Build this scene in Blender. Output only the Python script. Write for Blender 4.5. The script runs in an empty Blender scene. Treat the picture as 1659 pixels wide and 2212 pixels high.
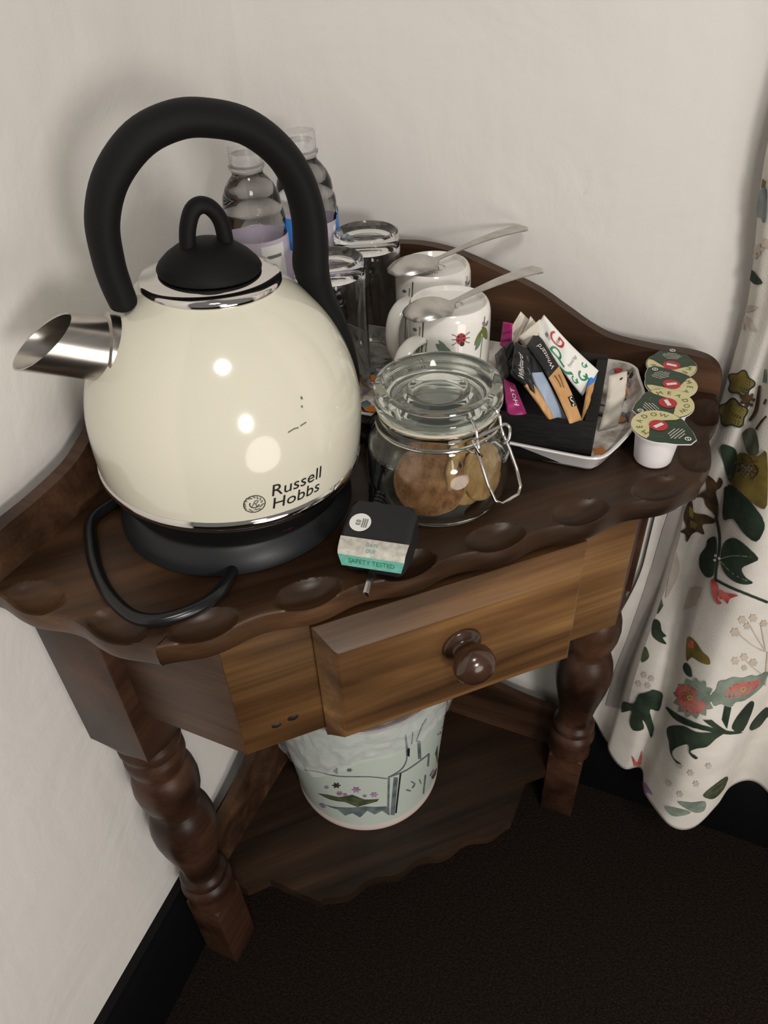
import bpy, bmesh, math, random
from mathutils import Vector, Matrix, geometry, noise
R = math.radians
C = bpy.context.scene.collection
sc = bpy.context.scene
random.seed(7)
H = 0.76                                    # height of the table top

# ------------------------------------------------------------------ camera
FPX, CAM = 1616.11, Vector((0.49755, -0.75060, 1.15075))
YAW, PIT, ROL = R(25.62093), R(-39.31185), R(-3.08671)
fw = Vector((-math.sin(YAW) * math.cos(PIT), math.cos(YAW) * math.cos(PIT), math.sin(PIT)))
rt = fw.cross(Vector((0, 0, 1))).normalized()
up = rt.cross(fw)
r2 = rt * math.cos(ROL) + up * math.sin(ROL)
u2 = -rt * math.sin(ROL) + up * math.cos(ROL)
cam = bpy.data.objects.new('camera', bpy.data.cameras.new('camera'))
C.objects.link(cam)
m = Matrix((r2, u2, -fw)).transposed().to_4x4()
m.translation = CAM
cam.matrix_world = m
cam.data.sensor_fit = 'HORIZONTAL'
cam.data.sensor_width = 36
cam.data.lens = 36 * FPX / 1659
cam.data.clip_start = 0.02
sc.camera = cam

def at(px, py, z=H):                        # photograph pixel -> point at height z
    d = fw + r2 * ((px - 829.5) / FPX) - u2 * ((py - 1106) / FPX)
    return CAM + d * ((z - CAM.z) / d.z)

# ------------------------------------------------------------------ light
w = bpy.data.worlds.new('world'); sc.world = w; w.use_nodes = True
w.node_tree.nodes['Background'].inputs[0].default_value = (1.0, 0.95, 0.90, 1)
w.node_tree.nodes['Background'].inputs[1].default_value = 0.22

def area(name, loc, target, size, power, color, size_y=None):
    l = bpy.data.lights.new(name, 'AREA'); l.energy = power; l.color = color
    l.shape = 'RECTANGLE' if size_y else 'DISK'; l.size = size
    if size_y: l.size_y = size_y
    o = bpy.data.objects.new(name, l); C.objects.link(o); o.location = loc
    o.rotation_euler = (Vector(target) - Vector(loc)).to_track_quat('-Z', 'Y').to_euler()
    return o
area('bedside_lamp_light', (1.50, -1.46, 1.18), (0.2, -0.2, 0.75), 0.30, 14.0, (1.0, 0.95, 0.90))
area('low_lamp_light', (1.66, -1.28, 0.42), (0.2, -0.2, 0.75), 0.85, 9.0, (1.0, 0.91, 0.82))
area('ceiling_lamp_light', (1.05, -1.35, 2.35), (0.3, -0.3, 0.75), 0.45, 15.0, (1.0, 0.95, 0.88))
sc.view_settings.view_transform = 'Standard'
sc.view_settings.look = 'None'
sc.view_settings.gamma = 1
sc.view_settings.use_curve_mapping = False
sc.view_settings.exposure = -0.28

# ------------------------------------------------------------------ materials
def nt(name):
    mt = bpy.data.materials.new(name); mt.use_nodes = True
    t = mt.node_tree
    return mt, t, t.nodes['Principled BSDF'], t.nodes.new, t.links.new
def setp(b, rough=0.5, metal=0.0, trans=0.0, ior=1.45, coat=0.0, spec=None, sheen=0.0, alpha=1.0):
    b.inputs['Roughness'].default_value = rough
    b.inputs['Metallic'].default_value = metal
    b.inputs['Transmission Weight'].default_value = trans
    b.inputs['IOR'].default_value = ior
    b.inputs['Coat Weight'].default_value = coat
    b.inputs['Alpha'].default_value = alpha
    b.inputs['Sheen Weight'].default_value = sheen
    if spec is not None: b.inputs['Specular IOR Level'].default_value = spec
def mat(name, c1, c2=None, scale=20, rough=0.5, metal=0.0, trans=0.0, ior=1.45, coat=0.0, bump=0.0,
        bscale=None, stretch=(1, 1, 1), detail=4, lo=0.35, hi=0.65, spec=None, sheen=0.0, alpha=1.0, bdist=0.002):
    mt, t, b, N, L = nt(name)
    setp(b, rough, metal, trans, ior, coat, spec, sheen, alpha)
    tc = N('ShaderNodeTexCoord'); mp = N('ShaderNodeMapping')
    mp.inputs['Scale'].default_value = stretch
    L(tc.outputs['Object'], mp.inputs[0])
    n = N('ShaderNodeTexNoise'); n.inputs['Scale'].default_value = scale; n.inputs['Detail'].default_value = detail
    L(mp.outputs[0], n.inputs['Vector'])
    r = N('ShaderNodeValToRGB')
    r.color_ramp.elements[0].position = lo; r.color_ramp.elements[1].position = hi
    c2 = c2 or tuple(min(1, v * 1.06) for v in c1)
    r.color_ramp.elements[0].color = (*c1, 1); r.color_ramp.elements[1].color = (*c2, 1)
    L(n.outputs['Fac'], r.inputs[0]); L(r.outputs[0], b.inputs['Base Color'])
    if bump:
        n2 = N('ShaderNodeTexNoise'); n2.inputs['Scale'].default_value = bscale or scale; n2.inputs['Detail'].default_value = 5
        L(mp.outputs[0], n2.inputs['Vector'])
        bp = N('ShaderNodeBump'); bp.inputs['Strength'].default_value = bump; bp.inputs['Distance'].default_value = bdist
        L(n2.outputs['Fac'], bp.inputs['Height']); L(bp.outputs[0], b.inputs['Normal'])
    return mt
def wood(name, dark, mid, light, rot=0.0, rough=0.42, scale=1.0, knots=True):
    mt, t, b, N, L = nt(name)
    setp(b, rough, coat=0.05, spec=0.35); b.inputs['Coat Roughness'].default_value = 0.35
    tc = N('ShaderNodeTexCoord'); mp = N('ShaderNodeMapping')
    mp.inputs['Rotation'].default_value = (0, 0, rot)
    L(tc.outputs['Object'], mp.inputs[0])
    mp2 = N('ShaderNodeMapping'); mp2.inputs['Scale'].default_value = (1.6 * scale, 16 * scale, 16 * scale)
    L(mp.outputs[0], mp2.inputs[0])
    n1 = N('ShaderNodeTexNoise'); n1.inputs['Scale'].default_value = 1.3; n1.inputs['Detail'].default_value = 6
    n1.inputs['Distortion'].default_value = 0.9
    L(mp2.outputs[0], n1.inputs['Vector'])
    mp3 = N('ShaderNodeMapping'); mp3.inputs['Scale'].default_value = (6 * scale, 240 * scale, 240 * scale)
    L(mp.outputs[0], mp3.inputs[0])
    n2 = N('ShaderNodeTexNoise'); n2.inputs['Scale'].default_value = 1.0; n2.inputs['Detail'].default_value = 3
    L(mp3.outputs[0], n2.inputs['Vector'])
    r = N('ShaderNodeValToRGB'); e = r.color_ramp.elements
    e[0].position = 0.30; e[0].color = (*dark, 1); e[1].position = 0.72; e[1].color = (*light, 1)
    k = e.new(0.5); k.color = (*mid, 1)
    L(n1.outputs['Fac'], r.inputs[0])
    r2_ = N('ShaderNodeMapRange'); r2_.inputs['From Min'].default_value = 0.3; r2_.inputs['From Max'].default_value = 0.7
    r2_.inputs['To Min'].default_value = 0.8; r2_.inputs['To Max'].default_value = 1.12
    L(n2.outputs['Fac'], r2_.inputs['Value'])
    mx = N('ShaderNodeMix'); mx.data_type = 'RGBA'; mx.blend_type = 'MULTIPLY'; mx.inputs['Factor'].default_value = 1
    L(r.outputs[0], mx.inputs['A']); L(r2_.outputs[0], mx.inputs['B'])
    L(mx.outputs['Result'], b.inputs['Base Color'])
    n4 = N('ShaderNodeTexNoise'); n4.inputs['Scale'].default_value = 4.5; n4.inputs['Detail'].default_value = 2
    mp4 = N('ShaderNodeMapping'); mp4.inputs['Scale'].default_value = (1, 3.2, 3.2); L(mp.outputs[0], mp4.inputs[0]); L(mp4.outputs[0], n4.inputs['Vector'])
    r4 = N('ShaderNodeMapRange'); r4.inputs['From Min'].default_value = 0.32; r4.inputs['From Max'].default_value = 0.66
    r4.inputs['To Min'].default_value = 0.45; r4.inputs['To Max'].default_value = 1.08
    L(n4.outputs['Fac'], r4.inputs['Value'])
    mx4 = N('ShaderNodeMix'); mx4.data_type = 'RGBA'; mx4.blend_type = 'MULTIPLY'; mx4.inputs['Factor'].default_value = 1
    L(mx.outputs['Result'], mx4.inputs['A']); L(r4.outputs[0], mx4.inputs['B']); L(mx4.outputs['Result'], b.inputs['Base Color'])
    bp = N('ShaderNodeBump'); bp.inputs['Strength'].default_value = 0.10; bp.inputs['Distance'].default_value = 0.001
    L(n2.outputs['Fac'], bp.inputs['Height']); L(bp.outputs[0], b.inputs['Normal'])
    rr = N('ShaderNodeMapRange'); rr.inputs['To Min'].default_value = rough - .08; rr.inputs['To Max'].default_value = rough + .14
    L(n1.outputs['Fac'], rr.inputs['Value']); L(rr.outputs[0], b.inputs['Roughness'])
    return mt
def film(name, col, density, rough=0.1, bump=0.0, scale=60):
    """thin translucent plastic: part see-through, part milky, with gloss"""
    mt, t, b, N, L = nt(name)
    setp(b, rough)
    b.inputs['Base Color'].default_value = (*col, 1)
    n = N('ShaderNodeTexNoise'); n.inputs['Scale'].default_value = scale; n.inputs['Detail'].default_value = 3
    tc = N('ShaderNodeTexCoord'); L(tc.outputs['Object'], n.inputs['Vector'])
    mr = N('ShaderNodeMapRange'); mr.inputs['From Min'].default_value = 0.3; mr.inputs['From Max'].default_value = 0.7
    mr.inputs['To Min'].default_value = density * 0.6; mr.inputs['To Max'].default_value = min(1, density * 1.4)
    L(n.outputs['Fac'], mr.inputs['Value']); L(mr.outputs[0], b.inputs['Alpha'])
    if bump:
        bp = N('ShaderNodeBump'); bp.inputs['Strength'].default_value = bump; bp.inputs['Distance'].default_value = 0.01
        L(n.outputs['Fac'], bp.inputs['Height']); L(bp.outputs[0], b.inputs['Normal'])
    return mt
def plaster(name, col):
    mt, t, b, N, L = nt(name)
    setp(b, 0.85, spec=0.2)
    tc = N('ShaderNodeTexCoord')
    n = N('ShaderNodeTexNoise'); n.inputs['Scale'].default_value = 2.6; n.inputs['Detail'].default_value = 3
    L(tc.outputs['Object'], n.inputs['Vector'])
    r = N('ShaderNodeValToRGB')
    r.color_ramp.elements[0].color = (*[v * 0.95 for v in col], 1); r.color_ramp.elements[1].color = (*col, 1)
    L(n.outputs['Fac'], r.inputs[0])
    # small dents and chips
    v = N('ShaderNodeTexVoronoi'); v.inputs['Scale'].default_value = 9
    L(tc.outputs['Object'], v.inputs['Vector'])
    lt = N('ShaderNodeMapRange'); lt.inputs['From Min'].default_value = 0.012; lt.inputs['From Max'].default_value = 0.035
    lt.inputs['To Min'].default_value = 0.78; lt.inputs['To Max'].default_value = 1.0
    L(v.outputs['Distance'], lt.inputs['Value'])
    mx = N('ShaderNodeMix'); mx.data_type = 'RGBA'; mx.blend_type = 'MULTIPLY'; mx.inputs['Factor'].default_value = 1
    L(r.outputs[0], mx.inputs['A']); L(lt.outputs[0], mx.inputs['B']); L(mx.outputs['Result'], b.inputs['Base Color'])
    a = N('ShaderNodeTexNoise'); a.inputs['Scale'].default_value = 7; a.inputs['Detail'].default_value = 6; a.inputs['Distortion'].default_value = 0.6
    L(tc.outputs['Object'], a.inputs['Vector'])
    mp = N('ShaderNodeMapping'); mp.inputs['Scale'].default_value = (30, 30, 7); mp.inputs['Rotation'].default_value = (0.5, 0.3, 0)
    L(tc.outputs['Object'], mp.inputs[0])
    c = N('ShaderNodeTexNoise'); c.inputs['Scale'].default_value = 1.6; c.inputs['Detail'].default_value = 5
    L(mp.outputs[0], c.inputs['Vector'])
    ad = N('ShaderNodeMath'); ad.operation = 'MULTIPLY_ADD'; ad.inputs[1].default_value = 0.12
    L(c.outputs['Fac'], ad.inputs[0]); L(a.outputs['Fac'], ad.inputs[2])
    bp = N('ShaderNodeBump'); bp.inputs['Strength'].default_value = 0.42; bp.inputs['Distance'].default_value = 0.012
    L(ad.outputs[0], bp.inputs['Height']); L(bp.outputs[0], b.inputs['Normal'])
    return mt

M_wall = plaster('painted_plaster', (0.74, 0.72, 0.69))
M_skirt = mat('black_gloss_paint', (0.0025, 0.0025, 0.003), rough=0.5, spec=0.2)
M_carpet = mat('brown_carpet', (0.011, 0.007, 0.0055), (0.022, 0.015, 0.011), scale=260, rough=1.0, bump=1.0, bscale=420, bdist=0.004, spec=0.1)
D_, Md_, L_ = (0.040, 0.017, 0.008), (0.105, 0.046, 0.019), (0.200, 0.092, 0.036)
M_top = wood('stained_pine_top', (0.018, 0.009, 0.005), (0.044, 0.021, 0.010), (0.095, 0.046, 0.020), rot=R(-45), rough=0.34)
M_front = wood('stained_pine_front', (0.034, 0.016, 0.006), (0.140, 0.066, 0.023), (0.255, 0.135, 0.048), rot=R(-45), rough=0.40)
M_endx = wood('stained_pine_end', (0.042, 0.023, 0.015), (0.080, 0.043, 0.026), (0.115, 0.063, 0.036), rot=0)
M_leg = wood('stained_pine_turned', (0.024, 0.010, 0.006), (0.052, 0.023, 0.013), (0.085, 0.039, 0.021), rot=R(90), scale=0.7, rough=0.36)
M_gal = wood('stained_pine_gallery', (0.030, 0.014, 0.008), (0.070, 0.034, 0.018), (0.115, 0.058, 0.029), rot=0)
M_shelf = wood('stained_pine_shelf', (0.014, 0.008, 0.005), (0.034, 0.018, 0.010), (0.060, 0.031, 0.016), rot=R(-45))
M_knot = mat('dark_knot_wood', (0.012, 0.006, 0.004), rough=0.5)
M_knob = mat('dark_knob_wood', (0.035, 0.016, 0.010), (0.06, 0.028, 0.016), scale=30, rough=0.22, coat=0.4)
M_cream = mat('cream_enamel', (0.68, 0.655, 0.545), (0.69, 0.665, 0.555), scale=5, rough=0.13, coat=0.5)
M_black = mat('matt_black_plastic', (0.006, 0.006, 0.006), rough=0.65, spec=0.2)
M_soft = mat('soft_black_plastic', (0.004, 0.004, 0.004), rough=0.5, spec=0.25)
M_cord = mat('black_cord_rubber', (0.008, 0.008, 0.009), rough=0.25)
M_base = mat('charcoal_plastic', (0.014, 0.015, 0.017), rough=0.42, spec=0.4)
M_steel = mat('brushed_steel', (0.50, 0.47, 0.43), (0.60, 0.57, 0.53), scale=8, rough=0.24, metal=1.0, stretch=(1, 1, 30))
M_chrome = mat('polished_chrome', (0.72, 0.70, 0.68), rough=0.06, metal=1.0)
M_inner = mat('dark_steel_inside', (0.10, 0.095, 0.09), rough=0.4, metal=0.8)
M_wire = mat('bright_wire', (0.62, 0.60, 0.57), rough=0.16, metal=1.0)
M_spoon = mat('dull_cutlery_steel', (0.52, 0.50, 0.47), (0.62, 0.60, 0.57), scale=90, rough=0.30, metal=1.0)
M_ink = mat('black_print', (0.010, 0.010, 0.010), rough=0.4)
M_grey = mat('grey_print', (0.16, 0.16, 0.14), rough=0.4)
M_red = mat('dark_red_window', (0.16, 0.006, 0.008), rough=0.2, coat=0.5)
M_glass = mat('clear_glass', (0.98, 0.99, 0.98), (0.985, 0.99, 0.985), rough=0.0, trans=1.0, ior=1.47)
M_jar = mat('jar_glass', (0.93, 0.97, 0.94), (0.93, 0.97, 0.94), rough=0.0, trans=1.0, ior=1.47)
M_jlid = mat('milky_jar_lid_glass', (0.86, 0.91, 0.86), (0.86, 0.91, 0.86), rough=0.05, trans=0.97, ior=1.47)
M_pet = mat('clear_bottle_plastic', (0.96, 0.96, 0.97), rough=0.02, trans=1.0, ior=1.33)
M_cap = film('frosted_bottle_cap', (0.62, 0.61, 0.60), 0.50, 0.3)
M_lav = mat('lavender_label', (0.52, 0.46, 0.56), rough=0.4)
M_blue = mat('blue_label', (0.05, 0.22, 0.62), rough=0.35)
M_china = mat('white_bone_china', (0.80, 0.78, 0.74), rough=0.10, coat=0.4)
M_white = mat('white_plastic', (0.82, 0.79, 0.80), rough=0.4)
M_paper = mat('cream_paper', (0.66, 0.61, 0.52), (0.72, 0.68, 0.60), scale=60, rough=0.8, bump=0.3, bscale=150)
M_paperw = mat('white_paper', (0.76, 0.76, 0.72), rough=0.6)
M_blk2 = mat('black_sachet_foil', (0.012, 0.012, 0.013), (0.022, 0.022, 0.023), scale=40, rough=0.35, bump=0.3, bscale=60)
M_kraft = mat('tan_sachet', (0.52, 0.28, 0.11), (0.60, 0.34, 0.15), scale=60, rough=0.5, bump=0.3, bscale=80)
M_lblue = mat('pale_blue_sachet', (0.30, 0.37, 0.50), (0.36, 0.44, 0.57), scale=40, rough=0.5, bump=0.3, bscale=60)
M_pink = mat('magenta_sachet', (0.30, 0.012, 0.12), (0.36, 0.02, 0.15), scale=40, rough=0.4, bump=0.3, bscale=60)
M_gsach = mat('grey_sachet', (0.07, 0.068, 0.065), (0.12, 0.115, 0.11), scale=60, rough=0.45, bump=0.4, bscale=60)
M_boxb = mat('black_painted_wood', (0.004, 0.004, 0.004), (0.009, 0.009, 0.009), scale=60, rough=0.6, spec=0.25, bump=0.2, stretch=(1, 8, 8))
M_pgg = mat('green_print', (0.01, 0.20, 0.09), rough=0.5)
M_pgr = mat('red_print', (0.48, 0.03, 0.04), rough=0.5)
M_wht = mat('white_print', (0.75, 0.75, 0.73), rough=0.5)
M_foil = mat('dark_green_foil', (0.018, 0.042, 0.020), (0.024, 0.052, 0.026), scale=50, rough=0.38)
M_foilc = mat('pale_yellow_print', (0.62, 0.57, 0.28), (0.68, 0.63, 0.36), scale=80, rough=0.45)
M_choc = mat('chocolate_biscuit', (0.17, 0.070, 0.028), (0.40, 0.20, 0.09), scale=120, rough=0.9, bump=0.9, bscale=260, lo=0.3, hi=0.7, bdist=0.003)
M_bisc = mat('pale_biscuit', (0.40, 0.22, 0.085), (0.58, 0.37, 0.17), scale=90, rough=0.9, bump=0.9, bscale=240, bdist=0.003)
M_chip = mat('chocolate_chip', (0.035, 0.014, 0.010), rough=0.5)
M_rubber = mat('pale_jar_seal', (0.55, 0.50, 0.40), rough=0.6)
M_tray = mat('white_melamine', (0.78, 0.76, 0.74), rough=0.18, coat=0.3)
M_tpat = mat('tray_print_ground', (0.36, 0.30, 0.25), (0.74, 0.71, 0.67), scale=60, rough=0.2, coat=0.3, detail=6, lo=0.38, hi=0.60)
M_bin = mat('mint_bin_tin', (0.52, 0.60, 0.54), (0.56, 0.63, 0.57), scale=6, rough=0.3)
M_binb = mat('blush_bin_rim', (0.52, 0.44, 0.41), rough=0.3)
M_bag = film('clear_bin_liner', (0.78, 0.75, 0.80), 0.22, 0.05, bump=0.9, scale=26)
M_cloth = mat('cream_linen', (0.64, 0.61, 0.56), (0.71, 0.68, 0.63), scale=30, rough=0.95, bump=0.25, bscale=700, spec=0.1, stretch=(1, 1, 1))
M_gstrip = mat('grey_strip_cloth', (0.36, 0.33, 0.30), (0.39, 0.36, 0.33), scale=60, rough=0.95)  # darker grey strip low down near the curtain's left edge
M_beige = mat('faded_beige_print', (0.47, 0.405, 0.34), (0.54, 0.475, 0.40), scale=60, rough=0.95)
M_leaf = mat('dark_leaf_print', (0.008, 0.018, 0.010), (0.028, 0.050, 0.028), scale=45, rough=0.9)
M_leafg = mat('sage_leaf_print', (0.13, 0.18, 0.14), (0.24, 0.29, 0.24), scale=45, rough=0.9)
M_olive = mat('olive_flower_print', (0.11, 0.080, 0.014), (0.22, 0.165, 0.035), scale=40, rough=0.9)
M_brown = mat('brown_flower_print', (0.020, 0.010, 0.006), (0.09, 0.05, 0.014), scale=60, rough=0.9)
M_rose = mat('coral_flower_print', (0.42, 0.045, 0.040), (0.68, 0.15, 0.13), scale=60, rough=0.9)
M_yell = mat('yellow_print', (0.55, 0.42, 0.05), rough=0.9)
M_orange = mat('orange_print', (0.55, 0.18, 0.03), rough=0.4)
M_purp = mat('purple_print', (0.26, 0.13, 0.26), (0.42, 0.26, 0.42), scale=90, rough=0.4)
M_slate = mat('slate_print', (0.08, 0.115, 0.125), (0.17, 0.21, 0.215), scale=60, rough=0.4)
M_moss = mat('moss_print', (0.045, 0.060, 0.030), (0.11, 0.13, 0.07), scale=90, rough=0.4)
M_grass = mat('grass_green_print', (0.13, 0.17, 0.05), (0.20, 0.25, 0.08), scale=60, rough=0.3)
M_teal = mat('turquoise_print', (0.10, 0.36, 0.29), (0.16, 0.42, 0.35), scale=300, rough=0.6)
M_label = mat('worn_paper_label', (0.42, 0.40, 0.35), (0.60, 0.58, 0.52), scale=220, rough=0.7)

# ------------------------------------------------------------------ mesh tools
class MB:
    """collects faces (with material slots) and links them as ONE mesh object"""
    def __init__(s, xf=None):
        s.v, s.f, s.mi, s.mats, s.xf = [], [], [], [], xf
    def slot(s, m):
        if m not in s.mats: s.mats.append(m)
        return s.mats.index(m)
    def add(s, vs, fs, m):
        k = s.slot(m); n = len(s.v)
        for p in vs:
            p = Vector(p); s.v.append(s.xf @ p if s.xf else p)
        for f in fs:
            s.f.append([n + i for i in f]); s.mi.append(k)
    def lathe(s, prof, m, c=(0, 0, 0), seg=48, xf=None):
        vs, fs = [], []
        T = xf or Matrix.Translation(c)
        ring = []
        for r, z in prof:
            if r < 1e-6: ring.append([len(vs)]); vs.append(T @ Vector((0, 0, z)))
            else:
                ring.append(list(range(len(vs), len(vs) + seg)))
                vs += [T @ Vector((r * math.cos(a * 2 * math.pi / seg), r * math.sin(a * 2 * math.pi / seg), z)) for a in range(seg)]
        for a, b in zip(ring, ring[1:]):
            if len(a) == 1 and len(b) == 1: continue
            for i in range(seg):
                j = (i + 1) % seg
                if len(a) == 1: fs.append((a[0], b[j], b[i]))
                elif len(b) == 1: fs.append((a[i], a[j], b[0]))
                else: fs.append((a[i], a[j], b[j], b[i]))
        s.add(vs, fs, m)
    def box(s, lo, hi, m, bev=0.0, xf=None, seg=2):
        bm = bmesh.new(); bmesh.ops.create_cube(bm, size=1)
        lo, hi = Vector(lo), Vector(hi)
        for v in bm.verts:
            v.co = Vector((v.co[i] * (hi[i] - lo[i]) + (hi[i] + lo[i]) / 2 for i in range(3)))
        if bev: bmesh.ops.bevel(bm, geom=bm.edges[:] + bm.verts[:], offset=bev, segments=seg, affect='EDGES', profile=0.5)
        bm.verts.index_update()
        s.add([(xf @ v.co if xf else v.co.copy()) for v in bm.verts], [[v.index for v in f.verts] for f in bm.faces], m)
        bm.free()
    def tube(s, pts, r, m, seg=12, closed=False, flat=1.0, up=None):
        pts = [Vector(p) for p in pts]; n = len(pts)
        rad = r if isinstance(r, (list, tuple)) else [r] * n
        vs, fs = [], []; nrm = None
        for i, p in enumerate(pts):
            a = pts[(i - 1) % n] if closed or i else pts[0]
            b = pts[(i + 1) % n] if closed or i < n - 1 else pts[-1]
            t = (b - a).normalized()
            if nrm is None:
                nrm = Vector(up) if up else (Vector((0, 0, 1)) if abs(t.z) < 0.9 else Vector((1, 0, 0)))
            nrm = (nrm - t * nrm.dot(t)).normalized(); bi = t.cross(nrm)
            for k in range(seg):
                q = 2 * math.pi * k / seg
                vs.append(p + nrm * (rad[i] * math.cos(q)) + bi * (rad[i] * flat * math.sin(q)))
        for i in range(n if closed else n - 1):
            j = (i + 1) % n
            for k in range(seg):
                l = (k + 1) % seg
                fs.append((i * seg + k, i * seg + l, j * seg + l, j * seg + k))
        if not closed:
            fs.append(list(range(seg))[::-1]); fs.append([(n - 1) * seg + k for k in range(seg)])
        s.add(vs, fs, m)
    def prism(s, poly, z0, z1, m, T=None):
        """flat outline (x, y) extruded z0..z1"""
        T = T or Matrix.Identity(4); n = len(poly)
        vs = [T @ Vector((x, y, z0)) for x, y in poly] + [T @ Vector((x, y, z1)) for x, y in poly]
        fs = [[i, (i + 1) % n, n + (i + 1) % n, n + i] for i in range(n)]
        tri = geometry.tessellate_polygon([[Vector((x, y, 0)) for x, y in poly]])
        fs += [[n + i for i in t] for t in tri] + [list(t)[::-1] for t in tri]
        s.add(vs, fs, m)
    def grid(s, fn, nu, nv, m, flip=False):
        vs = [fn(i / nu, j / nv) for j in range(nv + 1) for i in range(nu + 1)]; fs = []
        for j in range(nv):
            for i in range(nu):
                a = j * (nu + 1) + i; q = [a, a + 1, a + nu + 2, a + nu + 1]
                fs.append(q[::-1] if flip else q)
        s.add(vs, fs, m)
    def flat(s, poly, fn, m, h=0.01, tris=None):
        """flat print: a 2D outline laid on the surface fn(u, v) -> point"""
        P = [Vector((p[0], p[1])) for p in poly]
        if tris is None: tris = geometry.tessellate_polygon([[Vector((p.x, p.y, 0)) for p in P]])
        out = []
        def cut(a, b, c, d=0):
            la, lb, lc = (b - a).length, (c - b).length, (a - c).length
            mx = max(la, lb, lc)
            if mx < h or d > 7: out.append((a, b, c)); return
            if mx == la: q = (a + b) / 2; cut(a, q, c, d + 1); cut(q, b, c, d + 1)
            elif mx == lb: q = (b + c) / 2; cut(a, b, q, d + 1); cut(a, q, c, d + 1)
            else: q = (a + c) / 2; cut(a, b, q, d + 1); cut(q, b, c, d + 1)
        for t in tris: cut(P[t[0]], P[t[1]], P[t[2]])
        vs, fs, ix = [], [], {}
        for t in out:
            f = []
            for p in t:
                k = (round(p.x, 6), round(p.y, 6))
                if k not in ix: ix[k] = len(vs); vs.append(fn(p.x, p.y))
                f.append(ix[k])
            if len(set(f)) == 3: fs.append(f)
        s.add(vs, fs, m)
    def build(s, name, parent=None, smooth=35, recalc=True):
        base = Vector(parent['_o']) if parent and '_o' in parent else Vector((0, 0, 0))
        me = bpy.data.meshes.new(name)
        me.from_pydata([tuple(v - base) for v in s.v], [], s.f)
        for mm in s.mats: me.materials.append(mm)
        for p, k in zip(me.polygons, s.mi): p.material_index = k
        bm = bmesh.new(); bm.from_mesh(me)
        if recalc: bmesh.ops.recalc_face_normals(bm, faces=bm.faces)
        for f in bm.faces: f.smooth = True
        for e in bm.edges:
            if len(e.link_faces) == 2 and e.calc_face_angle(0) > R(smooth): e.smooth = False
        bm.to_mesh(me); bm.free()
        o = bpy.data.objects.new(name, me); C.objects.link(o)
        if parent: o.parent = parent; o['_o'] = parent['_o'] if '_o' in parent else (0, 0, 0)
        return o
def text2d(txt, size, shear=0.0):
    cu = bpy.data.curves.new('txt', 'FONT'); cu.body = txt; cu.size = size; cu.shear = shear; cu.resolution_u = 3
    o = bpy.data.objects.new('txt', cu); C.objects.link(o)
    bpy.context.view_layer.update()
    me = o.to_mesh()
    V = [(v.co.x, v.co.y) for v in me.vertices]; F = [list(p.vertices) for p in me.polygons]
    o.to_mesh_clear(); bpy.data.objects.remove(o); bpy.data.curves.remove(cu)
    T = []
    for f in F:
        for i in range(1, len(f) - 1): T.append((f[0], f[i], f[i + 1]))
    return V, T
def write(mb, txt, size, fn, m, shear=0.0, h=0.004, center=True):
    V, T = text2d(txt, size, shear)
    if center and V:
        w_ = (max(x for x, y in V) + min(x for x, y in V)) / 2
        V = [(x - w_, y) for x, y in V]
    mb.flat(V, fn, m, h, T)
def circ2(cx, cy, r, n=20, ry=None, rot=0):
    ry = ry or r; out = []
    for i in range(n):
        a = 2 * math.pi * i / n; x, y = r * math.cos(a), ry * math.sin(a)
        out.append((cx + x * math.cos(rot) - y * math.sin(rot), cy + x * math.sin(rot) + y * math.cos(rot)))
    return out
def leaf2(cx, cy, l, w_, rot, n=10):
    pts = [(l * t, w_ * math.sin(math.pi * t) ** 0.8) for t in [i / n for i in range(n + 1)]]
    pts += [(x, -y) for x, y in pts[-2:0:-1]]
    return [(cx + x * math.cos(rot) - y * math.sin(rot), cy + x * math.sin(rot) + y * math.cos(rot)) for x, y in pts]
def flower2(cx, cy, r, k=5, depth=0.35, rot=0, n=40, ry=1.0):
    out = []
    for i in range(n):
        a = 2 * math.pi * i / n; q = r * (1 - depth * (0.5 - 0.5 * math.cos(k * a)))
        out.append((cx + q * math.cos(a + rot), cy + q * ry * math.sin(a + rot)))
    return out
def line2(pts, w_):
    P = [Vector(p) for p in pts]; L, Rr = [], []
    for i, p in enumerate(P):
        t = (P[min(i + 1, len(P) - 1)] - P[max(i - 1, 0)]).normalized(); n = Vector((-t.y, t.x)) * w_ / 2
        L.append(p + n); Rr.append(p - n)
    return [(v.x, v.y) for v in L + Rr[::-1]]
def thing(name, label, cat, loc=(0, 0, 0), rotz=0.0, group=None):
    o = bpy.data.objects.new(name, None); C.objects.link(o); o.empty_display_size = 0.02
    o['label'] = label; o['category'] = cat
    if group: o['group'] = group
    o.location = loc; o.rotation_euler = (0, 0, rotz); o['_o'] = tuple(loc)
    return o
def tag(o, label, cat, group=None):
    o['label'] = label; o['category'] = cat
    if group: o['group'] = group
    return o
def dup(root, loc, rot=(0, 0, 0), label=None):
    r = root.copy(); C.objects.link(r); r.location = loc; r.rotation_euler = rot
    if label: r['label'] = label
    for ch in root.children:
        c = ch.copy(); C.objects.link(c); c.parent = r
        for g in ch.children:
            d = g.copy(); C.objects.link(d); d.parent = c
    return r
def smooth_path(pts, n=8, closed=False):
    P = [Vector(p) for p in pts]; out = []; k = len(P)
    rng = range(k if closed else k - 1)
    for i in rng:
        a = P[(i - 1) % k] if closed or i else P[0]; b = P[i]; c = P[(i + 1) % k]
        d = P[(i + 2) % k] if closed or i + 2 < k else P[-1]
        for j in range(n):
            t = j / n
            out.append(0.5 * ((2 * b) + (c - a) * t + (2 * a - 5 * b + 4 * c - d) * t * t + (3 * b - a - 3 * c + d) * t ** 3))
    if not closed: out.append(P[-1])
    return out

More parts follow.
